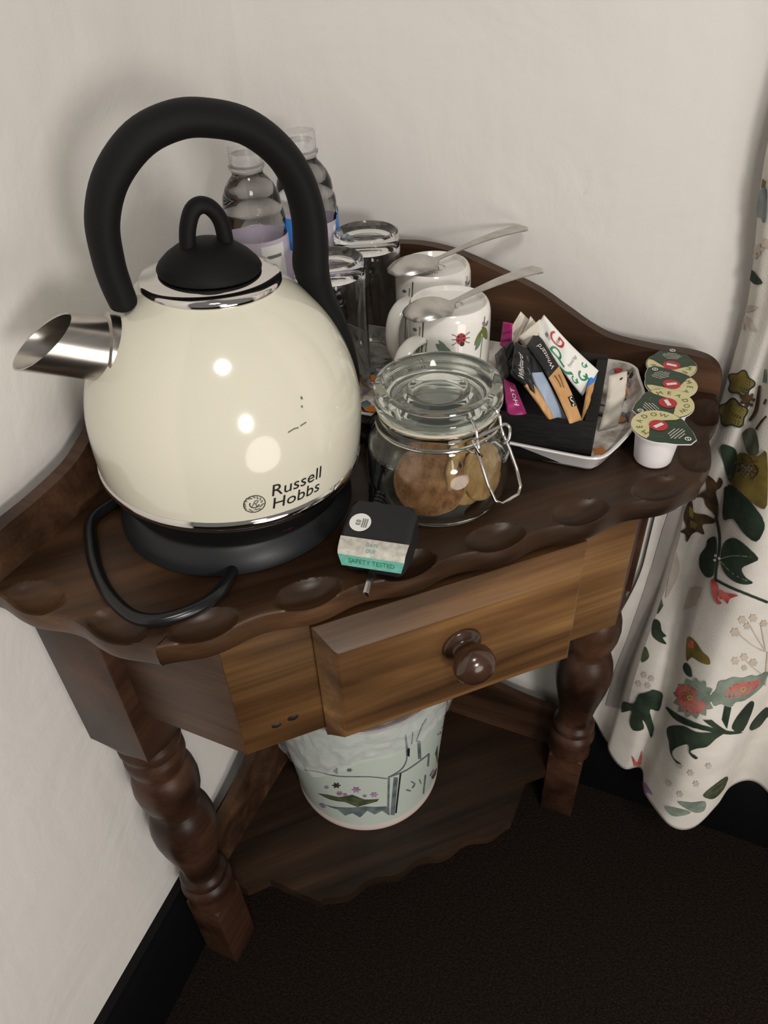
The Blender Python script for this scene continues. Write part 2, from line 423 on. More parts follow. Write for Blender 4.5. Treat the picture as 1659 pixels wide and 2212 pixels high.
# ================================================================== ROOM
KA = 0.05                                   # the left wall runs slightly out of square
def struct(name, mb, **k):
    o = mb.build(name, **k); o['kind'] = 'structure'; return o
b = MB(); b.box((-0.3, -4.0, -0.1), (4.2, 0.2, 0.0), M_carpet); struct('floor', b)
b = MB(); b.prism([(-0.02, 0.1), (-0.25, 0.1), (-0.25, -4), (0.2, -4), (0.0, 0.0), (-0.02, 0.0)], 0, 2.45, M_wall); struct('wall_left', b)
b = MB(); b.box((0.0, 0.0, 0.0), (4.2, 0.2, 2.45), M_wall); struct('wall_right', b)
TB, HB = 0.0198, 0.155
def skirting(name, a, c):
    a, c = Vector(a), Vector(c); d = (c - a).normalized(); n = Vector((-d.y, d.x, 0))
    prof = [(0, 0), (TB, 0), (TB, HB - 0.022), (TB - 0.005, HB - 0.012), (TB - 0.008, HB), (0, HB)]
    mb = MB(); vs = [p + n * q[0] + Vector((0, 0, q[1])) for p in (a, c) for q in prof]; k = len(prof)
    mb.add(vs, [[i, (i + 1) % k, k + (i + 1) % k, k + i] for i in range(k)] + [list(range(k))[::-1], list(range(k, 2 * k))], M_skirt)
    struct(name, mb)
skirting('baseboard_left', (0.001, -0.021, 0), (0.2, -4, 0))
skirting('baseboard_right', (4.2, 0, 0), (0.02, 0, 0))

# ================================================================== CORNER TABLE
GX, GY = 0.0381, 0.0242
TL, TD, ZT, ZA, BW, ZB, SS = 0.4619, 0.1811, 0.7394, 0.5816, 0.071, 0.5197, 0.0155
LO, DO = 0.4900, 0.1650
TB_ = Matrix.Translation((GX, -GY, 0))
def TP(x, y, z): return Vector((GX + x, -GY + y, z))
table = thing('corner_table', 'dark stained pine corner table with scalloped edge, one drawer and turned legs', 'table', (GX + 0.2, -GY - 0.2, 0))

def seg_in(p, k):                           # outline offset helper: pull a point towards the middle of the top
    return p
def outline(amp):
    """clockwise outline of the top: corner, right wall side, short side, long front, short side"""
    pts = []
    def edge(a, c, n, lobes):
        a, c = Vector(a), Vector(c); d = (c - a); l = d.length; d /= l; nn = Vector((d.y, -d.x))
        nn = -nn if nn.dot(a + c) < 0 else nn
        for i in range(n):
            s_ = l * i / n; off = 0
            for q in lobes: off = max(off, amp * (0.5 + 0.5 * math.cos(min(math.pi, abs(s_ - q) / 0.0385 * math.pi))))
            if lobes: off -= amp * 0.5
            p = a + d * s_ + nn * off
            pts.append((p.x, p.y))
    c = [(0, 0), (LO, 0), (LO, -DO), (DO, -LO), (0, -LO)]
    fl = math.hypot(LO - DO, LO - DO)
    fr = [fl / 2 + t for t in (-0.1925, -0.1155, -0.0385, 0.0385, 0.1155, 0.1925)]
    edge(c[0], c[1], 40, [])
    edge(c[1], c[2], 60, [0.050, 0.127])
    edge(c[2], c[3], 240, fr)
    edge(c[3], c[4], 60, [DO - 0.127, DO - 0.050])
    edge(c[4], c[0], 40, [])
    return pts
def scoops():
    S = []
    fl = math.hypot(LO - DO, LO - DO)
    for k in range(6):
        t = fl / 2 - 0.1925 + 0.077 * k
        d = Vector((-1, -1)).normalized(); n = Vector((1, -1)).normalized()
        S.append((Vector((LO, -DO)) + d * t - n * 0.010, d, n))
    for q in (0.050, 0.127):
        S.append((Vector((LO - 0.010, -q)), Vector((0, -1)), Vector((1, 0))))
        S.append((Vector((q, -LO + 0.010)), Vector((-1, 0)), Vector((0, -1))))
    return S
SC = scoops()
def scoop(x, y):
    z = 0
    for c_, d, n in SC:
        p = Vector((x, y)) - c_
        u, v = p.dot(d) / 0.0250, p.dot(n) / 0.0150
        q = u * u + v * v
        if q < 1: z = max(z, 0.0085 * (1 - q) ** 0.8)
    return z
def ray_out(poly, c_):
    return [Vector(p) - c_ for p in poly]
def board(name, thick, ztop, shrink, scoop_on, mt, parent, amp=0.008, scale=1.0):
    mb = MB(TB_)
    O = [Vector(p) * scale for p in outline(amp)]; cen = Vector((0.2, -0.2)) * scale; n = len(O)
    rings = [0.0, 0.25, 0.5, 0.68, 0.78] + [0.80 + 0.2 * i / 34 for i in range(35)]
    vs, fs = [Vector((cen.x, cen.y, ztop))], []
    for q in rings[1:]:
        for p in O:
            w_ = cen + (p - cen) * q
            dz = scoop(w_.x, w_.y) if scoop_on else 0
            e = max(0, (q - 0.990) / 0.010); dz += 0.0015 * e * e
            vs.append(Vector((w_.x, w_.y, ztop - dz)))
    k = len(rings) - 1
    for q in (1.002, 1.000, 0.994):
        for i, p in enumerate(O):
            w_ = cen + (p - cen) * q
            top = vs[1 + (k - 1) * n + i].z
            zz = {0: min(top - 0.004, ztop - 0.006)}.get(0) if q == 1.002 else ztop - thick
            vs.append(Vector((w_.x, w_.y, zz)))
    # second rounded row sits near the bottom
    for i in range(n): vs[1 + (k + 1) * n + i].z = ztop - thick + 0.004
    for i in range(n): fs.append((0, 1 + i, 1 + (i + 1) % n))
    for r_ in range(k + 2):
        for i in range(n):
            j = (i + 1) % n; a = 1 + r_ * n
            fs.append((a + i, a + n + i, a + n + j, a + j))
    last = 1 + (k + 2) * n; vs.append(Vector((cen.x, cen.y, ztop - thick))); ctr = len(vs) - 1
    for i in range(n): fs.append((ctr, last + (i + 1) % n, last + i))
    mb.add(vs, fs, mt)
    return mb.build(name, parent, smooth=28)
board('table_top', H - ZT, H, 0, True, M_top, table, amp=0.0058)

# carcass: two short end panels, front frame, back panels
def panel(name, a, c, z0, z1, th, mt, bev=0.001):
    a, c = Vector(a), Vector(c); d = c - a; l = d.length; ang = math.atan2(d.y, d.x)
    T = TB_ @ Matrix.Translation((a.x, a.y, 0)) @ Matrix.Rotation(ang, 4, 'Z')
    mb = MB(); mb.box((0, 0, z0), (l, th, z1), mt, bev, T); return mb.build(name, table)
V1, V2 = (TD, -(TL - SS)), (TL - SS, -TD)
panel('end_panel', (BW - 0.01, -(TL - SS)), V1, ZA, ZT, 0.016, M_endx)
panel('end_panel', V2, (TL - SS, -(BW - 0.01)), ZA, ZT, 0.016, M_endx)
fl = (Vector(V2) - Vector(V1)).length; fd = (Vector(V2) - Vector(V1)).normalized()
def F(t): q = Vector(V1) + fd * (fl / 2 + t); return (q.x, q.y)
DC, DH = 0.008, 0.117
panel('front_stile', V1, F(DC - DH), ZA, ZT, 0.018, M_front)
panel('front_stile', F(DC + DH), V2, ZA, ZT, 0.018, M_front)
_i = Vector((-fd.y, fd.x)) * 0.010
panel('front_rail', tuple(Vector(F(DC - DH)) + _i), tuple(Vector(F(DC + DH)) + _i), ZT - 0.026, ZT, 0.010, M_endx)
panel('back_panel', (0.012, -TL + 0.02), (0.012, -0.02), ZA, ZT, 0.014, M_endx)
panel('back_panel', (0.02, -0.026), (TL - 0.02, -0.026), ZA, ZT, 0.014, M_endx)
# drawer
n_ = Vector((fd.y, -fd.x))                  # outward from the front
def FT(): 
    T = Matrix(((fd.x, n_.x, 0, 0), (fd.y, n_.y, 0, 0), (0, 0, 1, 0), (0, 0, 0, 1)))
    q = Vector(V1) + fd * (fl / 2 + DC)
    return TB_ @ Matrix.Translation((q.x, q.y, 0)) @ T
FX = FT()                                   # local: x along the front, y outward, z up
mb = MB(FX)
z0, z1, hw = ZA - 0.006, ZT - 0.022, 0.124
def rect(hw_, za_, zb_, y): return [Vector((-hw_, y, za_)), Vector((hw_, y, za_)), Vector((hw_, y, zb_)), Vector((-hw_, y, zb_))]
rs = [rect(hw, z0, z1, -0.006), rect(hw, z0, z1, 0.004), rect(hw - 0.002, z0 + 0.002, z1 - 0.002, 0.006), rect(hw - 0.012, z0 + 0.010, z1 - 0.017, 0.019),
      rect(hw - 0.015, z0 + 0.013, z1 - 0.020, 0.0205)]
vs = [v for r_ in rs for v in r_]; fs = []
for k in range(4):
    for i in range(4): j = (i + 1) % 4; fs.append((4 * k + i, 4 * k + j, 4 * k + 4 + j, 4 * k + 4 + i))
fs += [(0, 3, 2, 1), (16, 17, 18, 19)]
mb.add(vs, fs, M_front)
mb.box((-hw + 0.012, -0.20, ZA + 0.008), (hw - 0.012, -0.006, z1 - 0.012), M_endx)
drawer = mb.build('drawer', table, smooth=20)
mb = MB()
T = FX @ Matrix.Translation((-0.002, 0.0200, 0.660)) @ Matrix.Rotation(R(-90), 4, 'X')
mb.lathe([(r_ * .74, z * .66) for r_, z in [(0, -0.002), (0.0235, -0.002), (0.0245, 0.002), (0.0225, 0.0065), (0.0160, 0.010), (0.0140, 0.014), (0.0150, 0.018), (0.0195, 0.022), (0.0235, 0.028), (0.0250, 0.035), (0.0240, 0.044), (0.0185, 0.0525), (0.009, 0.0570), (0, 0.0580)]], M_knob, xf=T, seg=40)
mb.build('drawer_knob', drawer, smooth=60)
# knots on the left stile, a dark seam beside it
T = TB_ @ Matrix.Translation((V1[0], V1[1], 0)) @ Matrix(((fd.x, n_.x, 0, 0), (fd.y, n_.y, 0, 0), (0, 0, 1, 0), (0, 0, 0, 1)))
mb = MB(T)
mb.lathe([(0, 0), (0.0045, 0), (0.0030, 0.0006), (0, 0.0008)], M_knot, xf=Matrix.Translation((0.0300, 0.0, 0.6080)) @ Matrix.Rotation(R(-90), 4, 'X') @ Matrix.Scale(0.7, 4, (0, 1, 0)), seg=14)
mb.lathe([(0, 0), (0.0050, 0), (0.0034, 0.0006), (0, 0.0008)], M_knot, xf=Matrix.Translation((0.0450, 0.0, 0.6110)) @ Matrix.Rotation(R(-90), 4, 'X') @ Matrix.Scale(0.8, 4, (0, 1, 0)), seg=14)
mb.build('wood_knot', table)['kind'] = 'stuff'

# legs: square block, turning, square foot, in one piece
def leg(x0, y0):
    mb = MB(TB_); cx, cy = x0 + BW / 2, y0 - BW / 2
    mb.box((x0, y0 - BW, ZB + 0.006), (x0 + BW, y0, ZT), M_leg, 0.0012)
    h = BW / 2
    vs, fs = [], []                          # the block's shoulder rounds into the turning
    N_ = 32
    def sq(a, r_):
        x, y = math.cos(a), math.sin(a); k = r_ / max(abs(x), abs(y)); return x * k, y * k
    for j in range(6):
        t = j / 5
        for i in range(N_):
            a = 2 * math.pi * (i + 0.5) / N_; x, y = sq(a, h - 0.0003); f = 1 - t ** 1.6
            k = 0.030
            vs.append(Vector((cx + x * f + math.cos(a) * k * (1 - f), cy + y * f + math.sin(a) * k * (1 - f), ZB + 0.008 - 0.020 * t)))
    for j in range(5):
        for i in range(N_):
            fs.append((j * N_ + i, j * N_ + (i + 1) % N_, (j + 1) * N_ + (i + 1) % N_, (j + 1) * N_ + i))
    mb.add(vs, fs, M_leg)
    prof = [(0, .512), (.035, .512), (.0345, .506), (.0385, .502), (.0405, .496), (.0385, .490), (.0360, .487), (.0360, .484), (.0395, .480), (.0400, .472),
            (.0375, .462), (.0345, .455), (.0345, .452), (.0385, .448), (.0425, .436), (.0445, .421), (.0430, .405), (.0390, .392), (.0340, .382), (.0325, .376), (.0335, .371),
            (.0385, .366), (.0440, .352), (.0470, .335), (.0465, .318), (.0430, .298), (.0380, .278), (.0330, .258), (.0300, .240), (.0290, .228), (.0300, .222),
            (.0345, .219), (.0375, .213), (.0365, .207), (.0330, .203), (.0330, .200), (.0370, .196), (.0380, .189), (.0360, .182), (.0335, .176), (.0335, .165), (.036, .150), (0, .150)]
    mb.lathe([(r_ * (0.84 if z > .5 else 0.80 if z > .2 else .86), z) for r_, z in prof], M_leg, (cx, cy, 0), 40)
    mb.box((x0 + .0105, y0 - BW + .0105, 0), (x0 + BW - .0105, y0 - .0105, 0.152), M_leg, 0.002)
    mb.build('leg', table, smooth=50)
leg(0.0, -(TL - BW)); leg(TL - BW - 0.010, 0.0)
mb = MB(TB_); mb.box((0.004, -0.044, 0), (0.044, -0.004, ZT), M_leg, 0.002); mb.build('back_post', table)

# gallery boards standing on the top along both walls
def gallery_prof(kind):
    if kind == 'top':                        # distance from the corner, height above the top
        return [(0.0, 0.112), (0.13, 0.113), (0.175, 0.115), (0.215, 0.110), (0.26, 0.096), (0.30, 0.082), (0.33, 0.066), (0.355, 0.052), (0.38, 0.0425), (0.42, 0.0385), (0.455, 0.038), (0.475, 0.033), (0.486, 0.020), (0.4895, 0.0)]
    return [(0.0, 0.150), (0.10, 0.150), (0.17, 0.145), (0.23, 0.128), (0.27, 0.108), (0.32, 0.094), (0.36, 0.088), (0.385, 0.086), (0.390, 0.070), (0.390, 0.0)]
def gallery(name, side, z, kind, mt):
    P = smooth_path([(a, h_, 0) for a, h_ in gallery_prof(kind)], 5)
    poly = [(p.x, max(0, p.y)) for p in P] + [(0.0, 0.0)]
    th = 0.0125
    T = TB_ @ Matrix.Translation((0, 0, z)) @ (Matrix.Rotation(R(90), 4, 'X') if side == 'r' else Matrix.Rotation(R(-90), 4, 'Z') @ Matrix.Rotation(R(90), 4, 'X'))
    mb = MB(); mb.prism(poly, 0.0 if side == 'r' else -th, th if side == 'r' else 0.0, mt, T)
    o = mb.build(name, table, smooth=40)
    bv = o.modifiers.new('bevel', 'BEVEL'); bv.width = 0.0025; bv.segments = 3; bv.limit_method = 'ANGLE'; bv.angle_limit = R(50)
    return o
gallery('gallery_board', 'r', H - 0.0005, 'top', M_gal); gallery('gallery_board', 'l', H - 0.0005, 'top', M_gal)
# lower shelf with its own low gallery
ZS = 0.105
def shelf():
    mb = MB(TB_); E_, D2 = 0.392, 0.150; pts = []
    c = [(0.002, -0.002), (E_, -0.002), (E_, -BW + 0.012), (0.368, -BW - 0.010), (0.368, -D2 - 0.012), (D2 + 0.012, -0.368), (BW + 0.010, -0.368), (BW - 0.012, -E_), (0.002, -E_)]
    for i, (a, d) in enumerate(zip(c, c[1:] + c[:1])):
        a, d = Vector(a), Vector(d)
        if i == 4:
            l = (d - a).length; e = (d - a) / l; nn = Vector((e.y, -e.x)); nn = nn if nn.dot(a) > 0 else -nn
            for k in range(90):
                s_ = l * k / 90; off = 0.004 * math.cos(2 * math.pi * s_ / (l / 4) + math.pi)
                p = a + e * s_ + nn * off; pts.append((p.x, p.y))
        else: pts.append(tuple(a))
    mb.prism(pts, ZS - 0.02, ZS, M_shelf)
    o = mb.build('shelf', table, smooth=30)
    bv = o.modifiers.new('bevel', 'BEVEL'); bv.width = 0.003; bv.segments = 2; bv.limit_method = 'ANGLE'; bv.angle_limit = R(50)
shelf()
gallery('shelf_gallery', 'r', ZS - 0.001, 'shelf', M_gal); gallery('shelf_gallery', 'l', ZS - 0.001, 'shelf', M_gal)

# ================================================================== KETTLE
KX, KY, KT = 0.1678, -0.3476, 0.0643
rrx, rry = math.cos(YAW), math.sin(YAW)
ka = Vector((rrx * math.sin(KT), rry * math.sin(KT), math.cos(KT)))
ku = Vector((rrx * math.cos(KT), rry * math.cos(KT), -math.sin(KT)))
kv = ka.cross(ku)
KM = Matrix((ku, kv, ka)).transposed().to_4x4() @ Matrix.Rotation(-YAW, 4, 'Z')
KM.translation = Vector((KX, KY, H))
SPA = R(-130)                               # bearing of the spout
kettle = thing('electric_kettle', 'cream dome electric kettle with black loop handle and steel spout, largest thing on the table', 'kettle', (KX, KY, H))
PROF = [(0.1022, 0.0560), (0.1032, 0.0640), (0.1040, 0.0760), (0.1042, 0.0880), (0.1035, 0.1010), (0.1012, 0.1140), (0.0975, 0.1270), (0.0922, 0.1400), (0.0852, 0.1530),
        (0.0770, 0.1650), (0.0680, 0.1750), (0.0590, 0.1835), (0.0520, 0.1890), (0.0480, 0.1920)]
PS = [(p.x, p.y) for p in smooth_path([(r_, z, 0) for r_, z in PROF], 4)]
mb = MB(KM); mb.lathe(PS + [(0.046, 0.191), (0, 0.191)], M_cream, seg=96); mb.build('body', kettle, smooth=60)
def krad(z):
    for (a, b_), (c, d) in zip(PS, PS[1:]):
        if b_ <= z <= d: return a + (c - a) * (z - b_) / (d - b_)
    return PS[-1][0]
def ksurf(az, off=0.0004):
    """print laid on the kettle: x along the girth, y up the flank"""
    def fn(x, y):
        z = y; r_ = krad(z) + off
        return KM @ Vector((r_ * math.cos(az + x / 0.104), r_ * math.sin(az + x / 0.104), z))
    return fn
mb = MB(KM); mb.lathe([(0.1008, 0.0490), (0.1030, 0.0500), (0.1042, 0.0535), (0.1040, 0.0575), (0.1028, 0.0590)], M_chrome, seg=96); mb.build('chrome_band', kettle, smooth=60)
mb = MB(KM); mb.lathe([(0, 0.0250), (0.088, 0.0250), (0.0905, 0.0270), (0.0945, 0.0340), (0.0985, 0.0420), (0.1010, 0.0500), (0.1012, 0.0520), (0, 0.0520)], M_soft, seg=96)
lower = mb.build('lower_housing', kettle, smooth=60)
AZL = R(-35)
mb = MB(); 
def hsurf(x, y):
    f = (y - 0.027) / 0.023; r_ = 0.0907 + 0.0105 * f + 0.0006
    return KM @ Vector((r_ * math.cos(AZL + R(2) + x / 0.1), r_ * math.sin(AZL + R(2) + x / 0.1), y))
mb.flat(circ2(0, 0.0385, 0.0075, 20, 0.0050), hsurf, M_red, 0.004); mb.build('indicator_light', lower)
# print: word mark and round monogram
mb = MB()
lf = ksurf(AZL)
V_, T_ = text2d('Russell', 0.0150, 0.12)
mb.flat([(x - 0.012, y * 0.92 + 0.0770) for x, y in V_], lf, M_ink, 0.003, T_)
V_, T_ = text2d('Hobbs', 0.0150, 0.12)
mb.flat([(x - 0.012, y * 0.92 + 0.0655) for x, y in V_], lf, M_ink, 0.003, T_)
def ringp(cx, cy, r0, r1, n=28, a0=0, a1=2 * math.pi):
    P = [(cx + r1 * math.cos(a0 + (a1 - a0) * i / n), cy + r1 * math.sin(a0 + (a1 - a0) * i / n)) for i in range(n + 1)]
    Q = [(cx + r0 * math.cos(a0 + (a1 - a0) * i / n), cy + r0 * math.sin(a0 + (a1 - a0) * i / n)) for i in range(n + 1)]
    T = []
    for i in range(n): T += [(i, i + 1, n + 1 + i), (i + 1, n + 2 + i, n + 1 + i)]
    return P + Q, T
cx, cy = -0.0235, 0.0735
P_, T_ = ringp(cx, cy, 0.0072, 0.0078); mb.flat(P_, lf, M_ink, 0.003, T_)
V_, T_ = text2d('R', 0.0085, 0.5); mb.flat([(cx - .0032 + x, cy - .0026 + y) for x, y in V_], lf, M_grey, 0.003, T_)
P_, T_ = ringp(cx, cy, 0.0030, 0.0037, 20, 2.6, 6.0); mb.flat(P_, lf, M_ink, 0.003, T_)
rg = random.Random(3)
for i in range(16):
    a = i * 2 * math.pi / 16; q = 0.0050 + 0.0005 * (i % 2)
    mb.flat(leaf2(cx + q * math.cos(a) - .0008, cy + q * math.sin(a), 0.0030, 0.0006, a + 1.1 + rg.uniform(-.4, .4), 5), lf, M_grey, 0.003)
mb.build('word_mark', kettle)
mb = MB(); sf = ksurf(R(-38))
mb.flat(line2([(0.012, 0.1215), (0.017, 0.1225), (0.021, 0.1222)], 0.0008), sf, M_grey); mb.flat(line2([(0.0225, 0.1227), (0.028, 0.1235)], 0.0008), sf, M_grey)
mb.flat(circ2(0.030, 0.139, 0.0010), sf, M_grey); mb.flat(circ2(0.028, 0.134, 0.0008), sf, M_grey)
mb.build('scuff_mark', kettle)['kind'] = 'stuff'
# lid
mb = MB(KM); mb.lathe([(0.044, 0.188), (0.0480, 0.1905), (0.0490, 0.1930), (0.0484, 0.1955), (0.0470, 0.1968), (0.0360, 0.1995), (0.034, 0.1995)], M_chrome, seg=80); mb.build('chrome_collar', kettle, smooth=70)
mb = MB(KM); mb.lathe([(0.0300, 0.1990), (0.0352, 0.2005), (0.0356, 0.2022), (0.0340, 0.2050), (0.0290, 0.2100), (0.0220, 0.2150), (0.0140, 0.2185), (0.0060, 0.2198), (0, 0.2200)], M_black, seg=64)
lid = mb.build('lid', kettle, smooth=60)
qs = Vector((math.cos(SPA), math.sin(SPA), 0)); qn = Vector((-math.sin(SPA), math.cos(SPA), 0))
mb = MB(KM)
pts = [qs * a + Vector((0, 0, z)) for a, z in ((-0.0130, 0.210), (-0.0128, 0.222), (-0.0105, 0.233), (-0.0050, 0.2405), (0.0010, 0.2425), (0.0065, 0.2395), (0.0105, 0.231), (0.0125, 0.221), (0.0130, 0.210))]
mb.tube(smooth_path(pts, 5), 0.0054, M_black, 14, flat=1.25, up=tuple(qs)); mb.build('lid_loop', lid, smooth=60)
# loop handle, free end over the spout, other end running down the back
hp = [(0.0605, 0.186), (0.063, 0.200), (0.0645, 0.217), (0.063, 0.241), (0.0525, 0.265), (0.0325, 0.2845), (0.009, 0.293), (-0.012, 0.2925), (-0.0345, 0.286), (-0.0545, 0.2705), (-0.0675, 0.250), (-0.0735, 0.227), (-0.0745, 0.206),
      (-0.0740, 0.190), (-0.0800, 0.168), (-0.0900, 0.148), (-0.0985, 0.125), (-0.1040, 0.100), (-0.1045, 0.080), (-0.103, 0.060), (-0.100, 0.052)]
rd = [0.0094, 0.0100, 0.0102, 0.0105, 0.0107, 0.0109, 0.0109, 0.0109, 0.0109, 0.0109, 0.0111, 0.0116, 0.0120, 0.0125, 0.0105, 0.0090, 0.0080, 0.0075, 0.0070, 0.0065, 0.0050]
P_ = smooth_path([qs * a + Vector((0, 0, z)) for a, z in hp], 6)
rr_ = []
for i in range(len(P_)):
    t = i / 6; k = min(int(t), len(rd) - 2); rr_.append(rd[k] + (rd[k + 1] - rd[k]) * (t - k))
mb = MB(KM)
c0 = qs * 0.0600 + Vector((0, 0, 0.1835))
mb.tube([c0] + P_, [0.0065] + rr_, M_black, 24, flat=1.42, up=tuple(qs)); mb.build('handle', kettle, smooth=60)
# spout: a slant-cut steel tube on a collar
sd = (qs * math.cos(R(20)) + Vector((0, 0, math.sin(R(20))))).normalized()
sb = qs * 0.0770 + Vector((0, 0, 0.1550)); sp = sd.cross(qn).normalized()
sp = sp if sp.z > 0 else -sp
mb = MB(KM); vs, fs = [], []; SG = 40
rows = [(-0.012, 0.0262, 0), (0.000, 0.0262, 0), (0.0030, 0.0258, 0), (0.0040, 0.0218, 0), (0.042, 0.0208, 1), (0.0415, 0.0197, 1), (0.0, 0.0200, 0)]
for d_, r_, cut in rows:
    for i in range(SG):
        a = 2 * math.pi * i / SG; y = math.sin(a)
        dd = d_ + (cut * (-y) * 0.0155)
        vs.append(sb + sd * dd + qn * (r_ * math.cos(a)) + sp * (r_ * y))
for j in range(len(rows) - 1):
    for i in range(SG): fs.append((j * SG + i, j * SG + (i + 1) % SG, (j + 1) * SG + (i + 1) % SG, (j + 1) * SG + i))
mb.add(vs, fs, M_steel)
mb.add([sb + sd * 0.004] + [sb + sd * 0.004 + qn * (0.0200 * math.cos(2 * math.pi * i / SG)) + sp * (0.02 * math.sin(2 * math.pi * i / SG)) for i in range(SG)],
       [(0, 1 + i, 1 + (i + 1) % SG) for i in range(SG)], M_inner)
mb.build('spout', kettle, smooth=40)

# power base, its cord and plug
pbase = thing('kettle_power_base', 'round charcoal power base under the cream kettle, with cord and plug', 'kettle base', (KX, KY, H))
mb = MB(); mb.lathe([(0, 0), (0.0945, 0), (0.0965, 0.0015), (0.0965, 0.006), (0.0935, 0.0125), (0.0890, 0.0190), (0.0850, 0.0225), (0.078, 0.0235), (0, 0.0235)], M_base, (KX, KY, H), 96); pb = mb.build('base_plate', pbase, smooth=50)
z_ = H + 0.0052
cp = [at(505, 1222, z_), at(480, 1272, z_), at(440, 1305, z_), at(390, 1328, z_), at(335, 1340, z_), at(285, 1330, z_), at(240, 1290, z_), at(212, 1240, z_), at(197, 1180, z_), at(200, 1120, z_ + 0.001)]
e = cp[-1]
cp += [Vector((e.x + 0.002, e.y + 0.035, z_)), Vector((0.0635, -0.340, z_)), Vector((0.064, -0.290, z_)), Vector((0.082, -0.246, z_)), Vector((0.130, -0.232, z_)), Vector((0.185, -0.231, z_)), Vector((0.232, -0.240, z_ + 0.004)), Vector((0.258, -0.262, z_ + 0.016))]
mb = MB()
q0 = cp[0]; qc = Vector((KX, KY, z_)); qd = (qc - q0); qd.z = 0; qd.normalize()
mb.tube(smooth_path([q0 + qd * 0.02] + cp + [Vector((0.270, -0.285, H + 0.020)), Vector((0.279, -0.310, H + 0.017)), Vector((0.290, -0.334, H + 0.016))], 6), 0.0050, M_cord, 14); mb.build('cord', pbase, smooth=60)
mb = MB()                                   # the coil of spare cord between kettle and jar
mb.tube(smooth_path([Vector((0.2540, -0.262, H + 0.016)), Vector((0.2520, -0.2480, H + 0.027)), Vector((0.2560, -0.2400, H + 0.033)), Vector((0.2610, -0.2450, H + 0.030)), Vector((0.2620, -0.258, H + 0.018))], 6), [.006] * 6 + [.0095] * 12 + [.006] * 7, M_cord, 16)
mb.build('cord_coil', pbase, smooth=60)
# notch housing where the cord leaves
mb = MB(); T = Matrix.Translation((q0.x, q0.y, H)) @ Matrix.Rotation(math.atan2(qd.y, qd.x), 4, 'Z'); mb.box((-0.001, -0.007, 0.0005), (0.02, 0.007, 0.011), M_base, 0.002, T); mb.build('cord_outlet', pbase)
PM = Matrix.Translation((0.3110, -0.3720, H + 0.0215)) @ Matrix.Rotation(R(9), 4, 'Z') @ Matrix.Rotation(R(14), 4, 'X')
mb = MB(); prof = [(-0.024, 0.022), (0.024, 0.022), (0.0265, 0.016), (0.0265, -0.008), (0.0225, -0.0235), (-0.0225, -0.0235), (-0.0265, -0.008), (-0.0265, 0.016)]
mb.prism(prof, -0.016, 0.013, M_base, PM)
plug = mb.build('plug', pbase, smooth=30)
bv = plug.modifiers.new('bevel', 'BEVEL'); bv.width = 0.004; bv.segments = 3; bv.limit_method = 'ANGLE'; bv.angle_limit = R(40)
mb = MB()
for i in range(6): mb.lathe([(0, 0), (0.0065 - i * 0.0003, 0), (0.0065 - i * 0.0003, 0.0024), (0, 0.0024)], M_cord, xf=PM @ Matrix.Translation((-0.010, 0.021 + i * 0.0036, -0.003)) @ Matrix.Rotation(R(-90), 4, 'X'), seg=16)
mb.build('strain_relief', plug)
mb = MB(); mb.box((-0.002, -0.045, -0.0145), (0.002, -0.022, -0.0065), M_steel, 0.0006, PM); mb.build('earth_pin', plug)
mb = MB(); mb.flat(circ2(-0.0135, 0.0015, 0.0082, 24), lambda x, y: PM @ Vector((x, y, 0.0134)), M_wht, 0.02)
write(mb, '03', 0.0050, lambda x, y: PM @ Vector((-0.0165 + y, 0.001 - x, 0.0138)), M_ink, 0, 0.02)
for k in range(3): mb.flat(line2([(-0.0115 + k * 0.0016, -0.003), (-0.0115 + k * 0.0016, 0.005)], 0.0008), lambda x, y: PM @ Vector((x, y, 0.0138)), M_grey, 0.02)
mb.build('round_sticker', plug)
def lab0(x, y):                              # y 0..0.03 folds over the front edge of the plug
    if y < 0.008: return PM @ Vector((x, -0.0120 - y, 0.0136))
    a = min((y - 0.008) / 0.006, 1) * R(62); 
    if y < 0.014: return PM @ Vector((x, -0.0200 - 0.006 * math.sin(a), 0.0136 - 0.006 * (1 - math.cos(a)) ))
    d_ = y - 0.014
    return PM @ Vector((x, -0.0253 - d_ * math.cos(R(62)), 0.0104 - d_ * math.sin(R(62))))
def lab(x, y): return lab0(x, y) + PM.to_3x3() @ Vector((0, -0.0010, 0.0008))
mb = MB()
mb.flat([(-0.0245, 0), (0.0270, 0), (0.0262, 0.0145), (-0.0235, 0.0145)], lab, M_label, 0.003)
mb.flat([(-0.0235, 0.0145), (0.0262, 0.0145), (0.0240, 0.0235), (-0.0205, 0.0235)], lab, M_teal, 0.003)
lab2 = lambda x, y: lab(x, y) + (PM.to_3x3() @ Vector((0, -0.0003, 0.0004)))
write(mb, 'DATE', 0.0038, lambda x, y: lab2(x + 0.001, 0.0062 - y), M_teal, 0, 0.003)
write(mb, 'DUE', 0.0038, lambda x, y: lab2(x + 0.001, 0.0112 - y), M_teal, 0, 0.003)
write(mb, 'SAFETY TESTED', 0.0050, lambda x, y: lab2(x + 0.002, 0.0205 - y), M_pgg, 0, 0.003)
mb.build('test_label', plug)

